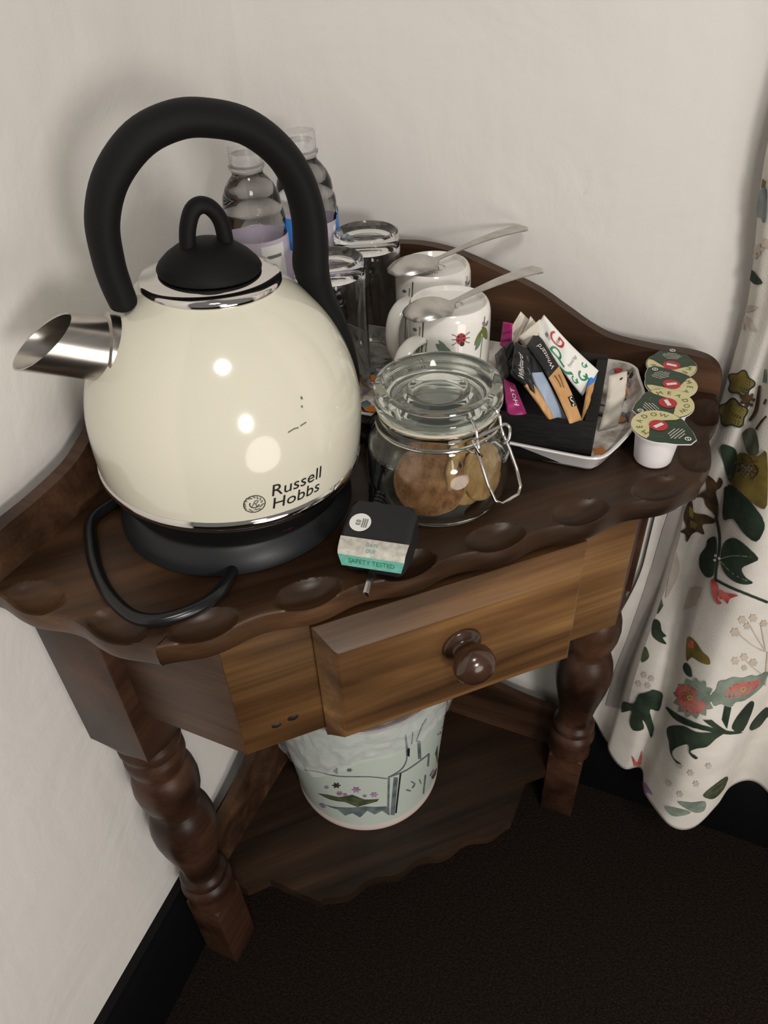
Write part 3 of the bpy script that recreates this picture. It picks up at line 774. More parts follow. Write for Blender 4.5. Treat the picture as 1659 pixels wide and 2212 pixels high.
# ================================================================== TRAY
tray = thing('serving_tray', 'long white melamine tray with printed butterflies and flowers under mugs and glasses', 'tray', (0.26, -0.126, H))
ZR = H + 0.0200
half = [(0.4380, -0.2165), (0.4480, -0.2080), (0.4560, -0.1850), (0.4620, -0.1600), (0.4655, -0.1350), (0.4650, -0.1120), (0.4620, -0.0930), (0.4560, -0.0740), (0.4515, -0.0600), (0.4480, -0.0490), (0.4400, -0.0410), (0.4300, -0.0385)]
TCX = 0.2600
SD = [0.42, 0.38, 0.33, 0.26, 0.19, 0.14, 0.10]
O_ = [Vector((x, y)) for x, y in half] + [Vector((x, -0.0380)) for x in SD] + [Vector((2 * TCX - x, y)) for x, y in reversed(half)] + [Vector((x, -0.2180)) for x in SD[::-1]]
O_ = [p.to_2d() for p in smooth_path([Vector((p.x, p.y, 0)) for p in O_], 4, True)]
tc_ = Vector((TCX, -0.1275))
def inset(d_):
    out = []; n = len(O_)
    for i, p in enumerate(O_):
        t = (O_[(i + 1) % n] - O_[i - 1]).normalized(); nn = Vector((-t.y, t.x))
        if nn.dot(tc_ - p) < 0: nn = -nn
        out.append(p + nn * d_)
    return out
mb = MB(); n = len(O_)
rows = [(0.0, ZR), (0.0006, ZR + 0.0012), (0.0030, ZR + 0.0008), (0.0055, ZR - 0.004), (0.0095, H + 0.0070), (0.0140, H + 0.0050)]
loops = [[Vector((p.x, p.y, z)) for p in inset(d_)] for d_, z in rows]
def skin(L_, m_):
    vs = [v for l in L_ for v in l]; fs = []
    for j in range(len(L_) - 1):
        for i in range(n): fs.append((j * n + i, j * n + (i + 1) % n, (j + 1) * n + (i + 1) % n, (j + 1) * n + i))
    mb.add(vs, fs, m_)
under = [[Vector((p.x, p.y, z)) for p in inset(d_)] for d_, z in [(0.0, ZR), (0.0008, ZR - 0.0015), (0.0035, ZR - 0.003), (0.0075, H + 0.006), (0.0120, H + 0.0012), (0.016, H + 0.0004)]]
skin(under, M_tray); skin(loops[:3], M_tray); skin(loops[2:], M_tpat)
last = loops[-1]; mb.add(last, [list(range(n))], M_tpat); mb.add(under[-1], [list(range(n))[::-1]], M_tray)
tb = mb.build('tray_body', tray, smooth=50)
ZF = H + 0.0051
rg = random.Random(11); mb = MB()
fz = lambda x, y: Vector((x, y, ZF + 0.0002 + 0.0004 * rg.random()))
def tz(d=0.0003):
    return lambda x, y: Vector((x, y, ZF + d))
for i in range(150):                         # leaves, petals and twigs printed over the tray
    x, y = rg.uniform(0.075, 0.448), rg.uniform(-0.198, -0.060); d_ = 0.0002 + i * 0.000004
    k = rg.random(); a = rg.uniform(0, 6.3)
    if k < 0.34: mb.flat(leaf2(x, y, rg.uniform(.010, .022), rg.uniform(.0015, .004), a), tz(d_), rg.choice([M_leafg, M_brown, M_moss, M_slate]), 0.03)
    elif k < 0.62: mb.flat(flower2(x, y, rg.uniform(.004, .010), 5, .4, a), tz(d_), rg.choice([M_orange, M_rose, M_white, M_purp, M_tray, M_lblue]), 0.03)
    elif k < 0.82: mb.flat(circ2(x, y, rg.uniform(.0010, .0030), 10), tz(d_), rg.choice([M_ink, M_orange, M_rose, M_brown]), 0.03)
    else: mb.flat(line2([(x, y), (x + .008 * math.cos(a), y + .008 * math.sin(a)), (x + .018 * math.cos(a + .4), y + .018 * math.sin(a + .4))], .0008), tz(d_), M_ink, 0.03)
for x, y, a, s_ in ((0.440, -0.062, 0.4, 1.1), (0.212, -0.190, 2.4, 1.0), (0.190, -0.125, 1.2, 0.9), (0.452, -0.120, 1.9, 0.8)):   # butterflies
    for k, (dl, m_) in enumerate(((0.6, M_slate), (-0.6, M_slate), (1.9, M_orange), (-1.9, M_orange))):
        mb.flat(leaf2(x, y, .018 * s_, .006 * s_, a + dl), tz(0.0011 + k * .00005), m_, 0.03)
    mb.flat(leaf2(x - .008 * math.cos(a), y - .008 * math.sin(a), .018 * s_, .0012, a), tz(0.0014), M_ink, 0.03)
for i in range(70):                          # print carries on up the sloping rim
    j = rg.randrange(n); t = rg.random(); p, q = loops[2][j], loops[4][j]; c_ = p.lerp(q, 0.25 + 0.6 * t)
    e1 = (loops[3][(j + 1) % n] - loops[3][j]).normalized(); e2 = (q - p).normalized(); nn = e1.cross(e2); nn = nn if nn.z > 0 else -nn
    mb.flat(rg.choice([leaf2(0, 0, .012, .0018, rg.uniform(-.5, .5)), circ2(0, 0, .0022, 10), flower2(0, 0, .004)]), lambda x, y: c_ + e1 * x + e2 * y + nn * 0.0009, rg.choice([M_orange, M_rose, M_leafg, M_brown, M_lblue]), 0.03)
mb.build('printed_pattern', tb, recalc=False)['kind'] = 'stuff'

# ================================================================== GLASSES, upside down
def make_glass():
    g = thing('drinking_glass', '', 'glass', (0, 0, 0), group='upturned tumblers on the tray')
    h = 0.135
    mb = MB()
    mb.lathe([(0.0325, 0.0006), (0.0318, 0.0), (0.0308, 0.0006), (0.0300, 0.030), (0.0297, 0.080), (0.0296, 0.112), (0.0280, 0.1190), (0.0200, 0.1225), (0.0, 0.1230)], M_glass, seg=64)
    mb.lathe([(0.0325, 0.0006), (0.0330, 0.030), (0.0330, 0.090), (0.0330, 0.118), (0.0327, 0.128), (0.0315, 0.1335), (0.0290, 0.1350), (0.0255, 0.1340), (0.0225, 0.1318), (0.0, 0.1310)], M_glass, seg=64)
    o = mb.build('tumbler', g, smooth=45)
    bm = bmesh.new(); bm.from_mesh(o.data); bmesh.ops.remove_doubles(bm, verts=bm.verts, dist=1e-5); bmesh.ops.recalc_face_normals(bm, faces=bm.faces); bm.to_mesh(o.data); bm.free()
    return g
g1 = make_glass(); g1.location = (0.1735, -0.0815, ZF); g1['label'] = 'upturned clear tumbler at the back of the tray, touching the water bottle'
dup(g1, (0.1705, -0.1570, ZF), (0, 0, 0.5), 'upturned clear tumbler at the front of the tray, half hidden by the kettle handle')

# ================================================================== WATER BOTTLES
def make_bottle():
    g = thing('water_bottle', '', 'bottle', (0, 0, 0), group='small plastic water bottles in the corner')
    prof = [(0, .004), (.012, .003), (.022, .0), (.0275, .002), (.0298, .008), (.0300, .020)]
    for z in (.03, .045, .06, .075): prof += [(.0300, z - .004), (.0285, z), (.0300, z + .004)]
    prof += [(.0300, .090), (.0300, .143), (.0285, .146), (.0296, .150), (.0298, .158), (.0285, .164), (.0270, .166), (.0275, .170), (.0262, .178), (.0225, .186), (.0180, .192), (.0145, .196), (.0138, .200), (.0165, .202), (.0165, .204), (.0125, .205), (.0125, .214), (0, .214)]
    mb = MB(); mb.lathe(prof, M_pet, seg=56); mb.build('bottle_body', g, smooth=60)
    mb = MB(); vs, fs = [], []; SG = 60; rows = [(.0140, .1985), (.0150, .1995), (.0150, .2200), (.0143, .2215), (0.010, .2215)]
    for r_, z in rows:
        for i in range(SG):
            k = 0.0004 if (i % 2 and 0 < rows.index((r_, z)) < 3) else 0; a = 2 * math.pi * i / SG
            vs.append(Vector(((r_ - k) * math.cos(a), (r_ - k) * math.sin(a), z)))
    for j in range(4):
        for i in range(SG): fs.append((j * SG + i, j * SG + (i + 1) % SG, (j + 1) * SG + (i + 1) % SG, (j + 1) * SG + i))
    fs.append(list(range(4 * SG, 5 * SG)))
    mb.add(vs, fs, M_cap); mb.build('cap', g, smooth=40)
    mb = MB(); mb.lathe([(.0302, .088), (.0304, .088), (.0304, .1425), (.0302, .1425)], M_lav, seg=56)
    def cy(x, y): return Vector((.0306 * math.cos(x / .03), .0306 * math.sin(x / .03), y))
    for a0 in (-1.25, 0.9, 2.6): mb.flat([(a0 * .03, .105), (a0 * .03 + .024, .105), (a0 * .03 + .024, .1385), (a0 * .03, .1385)], cy, M_wht, 0.003)
    for a0 in (-1.2, 2.65): mb.flat(line2([(a0 * .03 + .003, .128), (a0 * .03 + .018, .128)], .003), lambda x, y: cy(x, y) * 1.0 + Vector((0.0003 * math.cos(x / .03), 0.0003 * math.sin(x / .03), 0)), M_grey, 0.003)
    mb.build('label_band', g, smooth=60)
    return g
bt = make_bottle(); bt.location = (0.0850, -0.1400, H + 0.0055); bt.rotation_euler = (0, 0, R(20)); bt['label'] = 'clear water bottle with lavender label nearer the left wall, seen through the kettle handle'
b2_ = dup(bt, (0.1120, -0.0860, H + 0.0060), (0, 0, R(-60)), 'clear water bottle nearer the right wall, its cap just right of the kettle handle')
mb = MB()                                    # blue flash on the second bottle
mb.lathe([(.0306, .120), (.0308, .120), (.0308, .150), (.0306, .150)], M_blue, seg=56)
for q in b2_.children:
    if q.name.startswith('label'):
        me = q.data.copy(); q.data = me; me.materials[0] = M_blue if False else M_lav
mb.xf = None
k_ = MB(); k_.flat([(-.012, .126), (.012, .122), (.014, .150), (-.006, .146)], lambda x, y: Vector((.0309 * math.cos(x / .03 + 1.35), .0309 * math.sin(x / .03 + 1.35), y)), M_blue, 0.003)
k_.flat([(-.010, .120), (.012, .118), (.010, .150), (-.012, .150)], lambda x, y: Vector((.0309 * math.cos(x / .03 - 0.6), .0309 * math.sin(x / .03 - 0.6), y)), M_blue, 0.003)
blue = k_.build('blue_label_flash', b2_); blue['kind'] = 'stuff'; blue['label'] = 'bright blue flash on the label'

# ================================================================== MUGS, upside down, and spoons
def mug_print(mb, seed, bug):
    S = lambda d_: (lambda x, y: Vector(((.0371 + d_) * math.cos(x / .037), (.0371 + d_) * math.sin(x / .037), y)))
    s0, s1, s2 = S(0.0002), S(0.0004), S(0.0006)
    def stem(x, y, h_, lean, m_): mb.flat(line2([(x, y), (x + lean * .4, y + h_ * .5), (x + lean, y + h_)], .0011), s0, m_, 0.005)
    if bug:
        bx, by = R(-54) * .037, .0925
        mb.flat(circ2(bx, by, .0044, 22, .0052), s1, M_pgr, 0.003)
        mb.flat(circ2(bx + .001, by - .0048, .0021, 12), s2, M_ink, 0.003); mb.flat(line2([(bx, by + .0052), (bx, by - .005)], .0006), s2, M_ink, 0.003)
        for dx, dy in ((-.0022, .0024), (.0022, .0024), (-.0023, -.0010), (.0023, -.0010)): mb.flat(circ2(bx + dx, by + dy, .0011, 10), s2, M_ink, 0.003)
        for sx in (-1, 1):
            for k in (-1, 0, 1): mb.flat(line2([(bx + sx * .0040, by + k * .0028), (bx + sx * .0062, by + k * .0044), (bx + sx * .0080, by + k * .0048)], .0005), s2, M_ink, 0.003)
    A = lambda d_: R(d_) * .037
    stem(A(-24), .050, .056, .006, M_grass); mb.flat(leaf2(A(-24) + .003, .096, .016, .0026, -2.2), s0, M_grass, .004); mb.flat(leaf2(A(-22) + .001, .098, .019, .0036, -1.0), s0, M_grass, .004)
    mb.flat(leaf2(A(-32), .078, .014, .0026, 1.0), s0, M_leafg, .004)
    for d_, h_ in ((-118, .055), (-112, .062), (-107, .045), (-124, .04)): stem(A(d_), .045, h_, .004, M_grass if d_ != -112 else M_brown)
    mb.flat(leaf2(A(-88), .088, .018, .0040, -.6), s0, M_leafg, .004); mb.flat(leaf2(A(-84), .092, .014, .0020, -.9), s0, M_leafg, .004); mb.flat(circ2(A(-74), .0785, .0022, 10, .0014), s1, M_purp, .004)
    for d_ in (35, 80, 130, -150):
        stem(A(d_), .025, .05, .004, M_grass); mb.flat(flower2(A(d_), .070, .006), s1, M_purp, .004)
    mb.flat(leaf2(A(-12), .097, .007, .0018, 2.4), s0, M_purp, .004); mb.flat(leaf2(A(-12), .096, .006, .0016, .6), s0, M_slate, .004)
    mb.flat(leaf2(A(-128), .094, .007, .0016, .3), s0, M_slate, .004)
def make_mug(bug):
    g = thing('mug', '', 'mug', (0, 0, 0), group='white bone china mugs turned upside down on the tray')
    h = 0.112; mb = MB()
    mb.lathe([(.0345, .002), (.0355, .0), (.0366, .0014), (.0369, .006), (.0370, .050), (.0370, .095), (.0366, .104), (.0352, .1095), (.0335, .1117), (.0322, .1115), (.0310, .1095), (.0300, .1078), (.018, .1072), (0, .1070)], M_china, seg=72)
    mb.lathe([(.0345, .002), (.0346, .050), (.0340, .098), (.030, .1035), (0, .104)], M_china, seg=72)
    body = mb.build('mug_body', g, smooth=50)
    mb = MB(); a = R(-113)
    hd = Vector((math.cos(a), math.sin(a), 0)); hn = Vector((-hd.y, hd.x, 0))
    pts = [hd * q + Vector((0, 0, z)) for q, z in ((.0350, .088), (.048, .087), (.0590, .079), (.0640, .064), (.0625, .046), (.0540, .030), (.0440, .022), (.0350, .019))]
    mb.tube(smooth_path(pts, 5), .0036, M_china, 14, flat=2.2, up=tuple(hd)); hdl = mb.build('handle', g, smooth=60)
    mb = MB(); mug_print(mb, 1, bug)
    mb.build('printed_flowers', body, recalc=False)['kind'] = 'stuff'
    mb = MB(); zz = .1080
    q = lambda x, y: Vector((x, y, zz))
    P_, T_ = ringp(0.004, 0.001, .0072, .0080, 24, 0.4, 5.6); mb.flat(P_, q, M_grey, .02, T_)
    P_, T_ = ringp(-0.002, -0.003, .0080, .0089, 24, 2.6, 7.6); mb.flat(P_, q, M_grey, .02, T_)
    for i in range(12): a = 3.4 + i * .17; mb.flat(line2([(.0125 * math.cos(a), .0125 * math.sin(a)), (.0145 * math.cos(a), .0145 * math.sin(a))], .0010), q, M_grey, .02)
    mb.build('maker_stamp', body, recalc=False)
    return g
ZM = ZF
m1 = make_mug(True); m1.location = (0.2890, -0.1610, ZM); m1['label'] = 'upturned white mug with a red ladybird, in front behind the biscuit jar'
m2 = make_mug(False); m2.location = (0.2455, -0.0860, ZM); m2.rotation_euler = (0, 0, R(6)); m2['label'] = 'upturned white floral mug at the back, beside the tumblers'
def make_spoon():
    g = thing('teaspoon', '', 'spoon', (0, 0, 0), group='teaspoons lying bowl down on the mugs')
    mb = MB(); L = 0.150; NU, NV = 40, 10
    def prof(t):                             # half width, height and dish along the spoon
        if t < 0.34:
            q = t / 0.34; wd = 0.0155 * math.sqrt(max(0, 1 - ((q - 0.46) / 0.54 if q > .46 else (0.46 - q) / 0.46) ** 2)) ** 1.0
            wd = max(wd, 0.0025 if q > 0.5 else 0.0004); hz = 0.0095 * math.sin(math.pi * min(1, q * 1.0)) ** 0.7
            return wd, hz, 0.35
        q = (t - 0.34) / 0.66; wd = 0.0026 + 0.0048 * q ** 1.4
        if q > 0.95: wd *= math.sqrt(max(0.05, 1 - ((q - 0.95) / 0.05) ** 2))
        return wd, 0.0010 + 0.0105 * math.sin(q * 1.9) * 0.9 , 0.0
    vs, fs = [], []
    for side in (0, 1):
        for i in range(NU + 1):
            t = i / NU; wd, hz, ds = prof(t)
            for j in range(NV + 1):
                s_ = -1 + 2 * j / NV
                z = hz - (0.0090 * s_ * s_ * (1 if ds else 0) * (math.sin(math.pi * min(1, t / .34)) ** .5 if t < .34 else 0)) - side * 0.0011
                vs.append(Vector((t * L, wd * s_, z)))
    W_ = NV + 1; K = (NU + 1) * W_
    for i in range(NU):
        for j in range(NV):
            a = i * W_ + j; fs.append((a, a + W_, a + W_ + 1, a + 1)); a += K; fs.append((a, a + 1, a + W_ + 1, a + W_))
    for i in range(NU):
        for a in (i * W_, i * W_ + NV): fs.append((a, a + W_, a + W_ + K, a + K))
    for j in range(NV): fs.append((j, j + 1, j + 1 + K, j + K)); a = NU * W_ + j; fs.append((a, a + 1, a + 1 + K, a + K))
    mb.add(vs, fs, M_spoon); mb.build('spoon_blade', g, smooth=60)
    return g
ZT_ = ZM + 0.1120
sp1 = make_spoon()
A_, B_ = at(838, 588, ZT_ + .002), at(1136, 514, ZT_ + .006)
sp1.location = A_; sp1.rotation_euler = (0, R(-2), math.atan2(B_.y - A_.y, B_.x - A_.x)); sp1['label'] = 'teaspoon lying across the back mug, nearer the wall'
k1 = (B_ - A_).length / 0.150; sp1.scale = (k1, 1.25, 1.0)
A_, B_ = at(873, 683, ZT_ + .002), at(1167, 604, ZT_ + .006)
s2_ = dup(sp1, A_, (0, R(-2), math.atan2(B_.y - A_.y, B_.x - A_.x)), 'teaspoon lying across the front ladybird mug'); s2_.scale = ((B_ - A_).length / 0.150, 1.25, 1.0)

# ================================================================== SACHET BOX
BXA = R(6)
BXM = Matrix.Translation((0.4350, -0.2080, ZF)) @ Matrix.Rotation(BXA, 4, 'Z')
box = thing('sachet_box', 'small open black wooden box holding tea bags and sachets at the right of the tray', 'box', (0.40, -0.15, ZF))
bw, bd, bh, bt_ = 0.098, 0.132, 0.040, 0.010
for nm, lo_, hi_ in (('front_wall', (-bw, 0, 0), (0, bt_, bh)), ('back_wall', (-bw, bd - bt_, 0), (0, bd, bh)), ('side_wall', (-bt_, bt_, 0), (0, bd - bt_, bh)), ('side_wall', (-bw, bt_, 0), (-bw + bt_, bd - bt_, bh)), ('bottom', (-bw + bt_, bt_, 0), (-bt_, bd - bt_, 0.006))):
    mb = MB(BXM); mb.box(lo_, hi_, M_boxb, 0.0012); mb.build(nm, box)

# sachets: a pillow packet given by its four corners, colour bands along its length
def packet(name, label, P, bands, th=0.0022, bend=0.0, group='sachets in the black box', prints=None, cat='sachet', twist=0.0):
    a, b_, c_, d_ = [Vector(p) for p in P]    # top left, top right, bottom right, bottom left
    nn = (b_ - a).cross(d_ - a).normalized()
    if nn.dot(CAM - a) < 0: nn = -nn
    rg = random.Random(name + label)
    def surf(u, v, side=1, lift=0.0):
        p = a.lerp(b_, u).lerp(d_.lerp(c_, u), v)
        e = (min(1, min(u, 1 - u) / 0.16) ** 0.5) * (min(1, min(v, 1 - v) / 0.12) ** 0.7)
        wr = 0.0007 * math.sin(v * 21 + u * 5 + twist) * e
        return p + nn * (side * (th * 0.5 * e + 0.0003 + wr * (side > 0)) + bend * math.sin(math.pi * v) + twist * .002 * (u - .5) * (v - .5) * 4 + lift * side)
    mb = MB(); NU, NV = 10, 28
    for side in (1, -1):
        v0 = 0
        for v1, m_ in bands:
            k = max(2, int(NV * (v1 - v0)))
            mb.grid(lambda i, j, v0=v0, v1=v1: surf(i, v0 + (v1 - v0) * j, side), NU, k, m_, flip=side < 0)
            v0 = v1
    root = thing(name, label, cat, tuple((a + b_ + c_ + d_) / 4), group=group)
    o = mb.build('wrapper', root, smooth=40, recalc=False)
    bm = bmesh.new(); bm.from_mesh(o.data); bmesh.ops.remove_doubles(bm, verts=bm.verts, dist=1e-5)
    bd_ = [e for e in bm.edges if len(e.link_faces) == 1]
    bmesh.ops.bridge_loops(bm, edges=bd_) if bd_ else None
    bm.to_mesh(o.data); bm.free()
    if prints:
        mb = MB(); prints(mb, lambda u, v, l=0.0004: surf(u, v, 1, l)); mb.build('print', root, recalc=False)
    return root
def zz(px, py, h_): return at(px, py, H + h_)
# tea bag envelopes
def pg_print(mb, S):
    f = lambda x, y: S(1 - (0.5 + x), 0.5 - y) if False else S(0.5 + x, 0.5 - y)
    rot = lambda fn, cx, cy, a, k: (lambda x, y: fn(cx + k * (x * math.cos(a) - y * math.sin(a)) * 1.0, cy + k * 0.42 * (x * math.sin(a) + y * math.cos(a))))
    V_, T_ = text2d('p', 1.0)
    mb.flat(V_, lambda x, y: S(0.16 + x * 0.72, 0.50 - y * 0.42), M_pgg, 0.08, T_)
    V_, T_ = text2d('G', 1.0)
    mb.flat(V_, lambda x, y: S(0.50 + x * 0.62, 0.44 - y * 0.34, .0006), M_pgr, 0.08, T_)
    write(mb, 'tips', 0.14, lambda x, y: S(0.72 + x, 0.36 - y * .5, .0009), M_grey, 0, .05)
    write(mb, 'Pyramid Bags', 0.13, lambda x, y: S(0.62 + x * .7, 0.66 - y * .5), M_grey, .2, .05)
    for cx, cy, r_ in ((.22, .80, .11), (.55, .86, .15), (.86, .80, .08)):
        P_, T_ = ringp(cx, cy, r_ * .62, r_, 18, 0.3, 5.2); mb.flat([(x, cy + (y - cy) * .5) for x, y in P_], lambda x, y: S(min(max(x, .02), .98), min(max(y, .02), .98)), M_pgg, .05, T_)
        mb.flat(leaf2(cx, cy, r_ * .8, r_ * .2, 1.0), lambda x, y: S(x, min(.98, y)), M_pgg, .05)
    mb.flat(line2([(.05, .55), (.14, .66), (.30, .73)], .05), lambda x, y: S(x, y), M_pgg, .05)
    for k in range(5): mb.flat(line2([(.42 + .04 * k, .15), (.42 + .04 * k, .15 + .05 * (1 + k % 2))], .022), lambda x, y: S(x, y), M_grey, .05)
packet('tea_bag_envelope', 'white tea bag envelope with green and red letters, leaning in front', [zz(1154, 711, .098), zz(1175, 680, .112), zz(1293, 801, .064), zz(1258, 856, .046)], [(1, M_paperw)], 0.003, 0.003, prints=pg_print, cat='tea bag')
packet('tea_bag_envelope', 'plain cream back of a tea bag envelope directly behind the white lettered one', [zz(1120, 728, .092), zz(1166, 690, .108), zz(1220, 742, .080), zz(1180, 800, .060)], [(1, M_paper)], 0.003, 0.0, cat='tea bag')
packet('tea_bag_envelope', 'middle cream tea bag envelope tip of the three standing up in the box', [zz(1121, 735, .084), zz(1146, 683, .108), zz(1160, 700, .100), zz(1140, 760, .075)], [(1, M_paper)], 0.003, 0.0, cat='tea bag')
packet('tea_bag_envelope', 'leftmost cream tea bag envelope tip standing up in the box, beside the magenta one', [zz(1092, 727, .086), zz(1125, 673, .110), zz(1142, 690, .100), zz(1113, 750, .075)], [(1, M_paper)], 0.003, 0.0, cat='tea bag')
# black topped coffee sachets
def brand(v0, sz, sw=False):
    def fn(mb, S):
        V_, T_ = text2d('Whittard', 0.42, 0.35)
        x0 = min(x for x, y in V_); x1 = max(x for x, y in V_)
        mb.flat([((x - x0) / (x1 - x0), y) for x, y in V_], lambda x, y: S(0.62 - y * 0.9, v0 - x * sz, .0006), M_wht, 0.04, T_)
        if sw:
            V_, T_ = text2d('S', 1.0); mb.flat([(.50, .74), (.92, .76), (.86, .86), (.46, .84)], S, M_ink, .05)
            mb.flat(V_, lambda x, y: S(.52 + x * .5, .845 - y * .13, .0008), M_wht, .05, T_)
            for k in range(5): mb.flat(line2([(.22 + .11 * k, .46 + .012 * k), (.22 + .11 * k, .60 + .012 * k)], .045), S, M_brown if k % 2 else M_kraft, .05)
    return fn
packet('coffee_sachet', 'black and tan stick sachet with round swirl mark lying against the lettered tea bag', [zz(1136, 748, .090), zz(1160, 713, .096), zz(1255, 908, .044), zz(1234, 920, .044)], [(.44, M_blk2), (1, M_kraft)], 0.0035, 0.0050, prints=brand(.40, .30, True), twist=.6)
packet('coffee_sachet', 'black and pale blue stick sachet in the middle of the box', [zz(1112, 752, .088), zz(1140, 752, .088), zz(1226, 908, .040), zz(1196, 916, .040)], [(.36, M_blk2), (1, M_lblue)], 0.0035, 0.006, twist=-.8)
packet('coffee_sachet', 'black and tan stick sachet left of the pale blue one', [zz(1103, 800, .078), zz(1122, 786, .082), zz(1204, 914, .040), zz(1192, 918, .040)], [(.30, M_blk2), (1, M_kraft)], 0.0035, 0.005, twist=.5)
packet('coffee_sachet', 'all black lettered sachet on top of the pale blue one', [zz(1114, 738, .094), zz(1142, 756, .092), zz(1156, 850, .066), zz(1104, 812, .074)], [(1, M_blk2)], 0.003, 0.001, prints=brand(.86, .62))
packet('coffee_sachet', 'black sachet standing behind at the far left of the box', [zz(1088, 752, .084), zz(1106, 735, .090), zz(1128, 800, .060), zz(1100, 815, .056)], [(1, M_blk2)], 0.003, 0.0)
packet('sugar_sachet', 'crumpled dark grey sachet at the far left of the box, right of the ladybird mug', [zz(1068, 768, .066), zz(1092, 742, .074), zz(1108, 800, .050), zz(1080, 836, .044)], [(1, M_gsach)], 0.005, 0.0, twist=1.3)
packet('chocolate_sachet', 'magenta sachet tip standing up behind the cream envelopes', [zz(1087, 695, .104), zz(1107, 699, .104), zz(1104, 760, .074), zz(1080, 745, .076)], [(1, M_pink)], 0.003, 0.0)
def hot(mb, S):
    V_, T_ = text2d('HOT', 0.5); mb.flat(V_, lambda x, y: S(.78 - y * .75, .66 - x * .42), M_wht, .05, T_)
packet('chocolate_sachet', 'magenta sachet with white HOT lettering lying low at the left of the box', [zz(1088, 818, .058), zz(1112, 830, .058), zz(1146, 912, .040), zz(1098, 912, .040)], [(1, M_pink)], 0.004, 0.002, prints=hot)
packet('coffee_sachet', 'short tan stick with blue end standing against the right side of the box', [zz(1272, 815, .060), zz(1290, 806, .060), zz(1268, 886, .042), zz(1255, 914, .038)], [(.22, M_blue), (1, M_kraft)], 0.003, 0.0)
packet('sugar_sachet', 'long cream paper sachet standing in the tray right of the black box', [zz(1315, 812, .046), zz(1355, 801, .046), zz(1334, 920, .0075), zz(1293, 930, .0075)], [(1, M_paper)], 0.006, 0.003, group='sachets beside the box',
       prints=lambda mb, S: mb.flat(leaf2(.50, .13, .2, .05, -.5), lambda x, y: S(x, .13 + (y - .13) * .35), M_brown, .05))

# ================================================================== MILK POTS
def make_pot():
    g = thing('milk_pot', '', 'milk pot', (0, 0, 0), group='milk portion pots in a row at the right end of the table')
    h = 0.0345; mb = MB()
    mb.lathe([(0, .0), (.0135, .0), (.0152, .0008), (.0160, .0025), (.0190, h - .003), (.0192, h - .0006), (0, h - .0006)], M_white, seg=48)
    fl_ = []
    for i in range(48):
        a = 2 * math.pi * i / 48; r_ = .0232
        x, y = r_ * math.cos(a), r_ * math.sin(a)
        if abs(a if a < math.pi else a - 2 * math.pi) < 0.75:
            q = (a if a < math.pi else a - 2 * math.pi) / 0.75
            r_ = .0232 + .0105 * (1 - abs(q)) ** 1.1; x, y = r_ * math.cos(a), r_ * math.sin(a)
            if abs(q) < .18: x = .0325
        fl_.append((x, y))
    mb.prism(fl_, h - .0008, h, M_white)
    cup = mb.build('cup', g, smooth=40)
    mb = MB(); fo = [(x * .985, y * .985) for x, y in fl_]; mb.prism(fo, h, h + .0003, M_foil)
    foil = mb.build('foil_lid', g, smooth=40)
    mb = MB(); Z = lambda d_: (lambda x, y: Vector((x, y, h + .0003 + d_)))
    P_, T_ = ringp(-.001, 0, .0086, .0222, 30, R(70), R(278))
    nn_ = 31; P_ = P_[:nn_] + [(-.001 + (.0075 + .010 * (abs(i / 30 - .5) * 2) ** 6) * math.cos(R(70) + R(208) * i / 30), (.0075 + .010 * (abs(i / 30 - .5) * 2) ** 6) * math.sin(R(70) + R(208) * i / 30)) for i in range(31)]
    mb.flat(P_, Z(.0002), M_foilc, .02, T_)
    mb.flat(circ2(-.001, 0, .0078, 26), Z(.0004), M_pgr, .02)
    mb.flat([(-.0035, -.0044), (.0000, -.0050), (.0020, .0040), (-.0015, .0048)], Z(.0006), M_wht, .02)
    for i, ch in enumerate('MEADOW'):
        a = R(262 - i * 31); V_, T_ = text2d(ch, 0.0072); w_ = max(x for x, y in V_) / 2; q = a - math.pi / 2
        V2 = [(-.001 + .0135 * math.cos(a) + (x - w_) * math.cos(q) - y * math.sin(q), .0135 * math.sin(a) + (x - w_) * math.sin(q) + y * math.cos(q)) for x, y in V_]
        mb.flat(V2, Z(.0004), M_moss, .02, T_)
    for k in range(5):                       # tiny lines of recycling text and the circle mark on the tab
        w_ = (.0052, .0075, .0090, .0082, .0045)[k]; mb.flat(line2([(.0115 + k * .0024, -w_ + .001 * (k % 2)), (.0115 + k * .0024, w_)], .0010), Z(.0003), M_label, .02)
    P_, T_ = ringp(.0268, 0, .0018, .0027, 18); mb.flat(P_, Z(.0004), M_wht, .02, T_); mb.flat(line2([(.0252, .0012), (.0284, -.0012)], .0007), Z(.0005), M_wht, .02)
    for sx, sy in ((.012, .013), (-.006, -.0), (.006, -.014), (.004, .010)): mb.flat(line2([(sx, sy), (sx + .003, sy + .001), (sx + .004, sy + .004)], .0005), Z(.0001), M_moss, .02)
    mb.build('foil_print', foil, recalc=False)
    return g
ZP = H + .0008
lids = [(1424, 922), (1440, 873), (1449, 831), (1450, 790)]
tabs = [(1500, 955), (1378, 888), (1408, 797), (1452, 758)]
labs = ['front milk pot, whole white cup showing, yellow and green lid', 'second milk pot from the front, its tab pointing at the tray', 'third milk pot from the front, its tab at upper left', 'rearmost milk pot, against the gallery board']
pot = make_pot()
for i, (l_, t_) in enumerate(zip(lids, tabs)):
    c_ = at(*l_, ZP + .0345); q = at(*t_, ZP + .0345); an = math.atan2(q.y - c_.y, q.x - c_.x)
    rot = (Matrix.Rotation(R(3.2), 3, 'X') @ Matrix.Rotation(an, 3, 'Z')).to_euler()
    loc = (c_.x, c_.y + .0018, H + .0014)
    if i == 0: pot.location = loc; pot.rotation_euler = rot; pot['label'] = labs[0]
    else: dup(pot, loc, rot, labs[i])

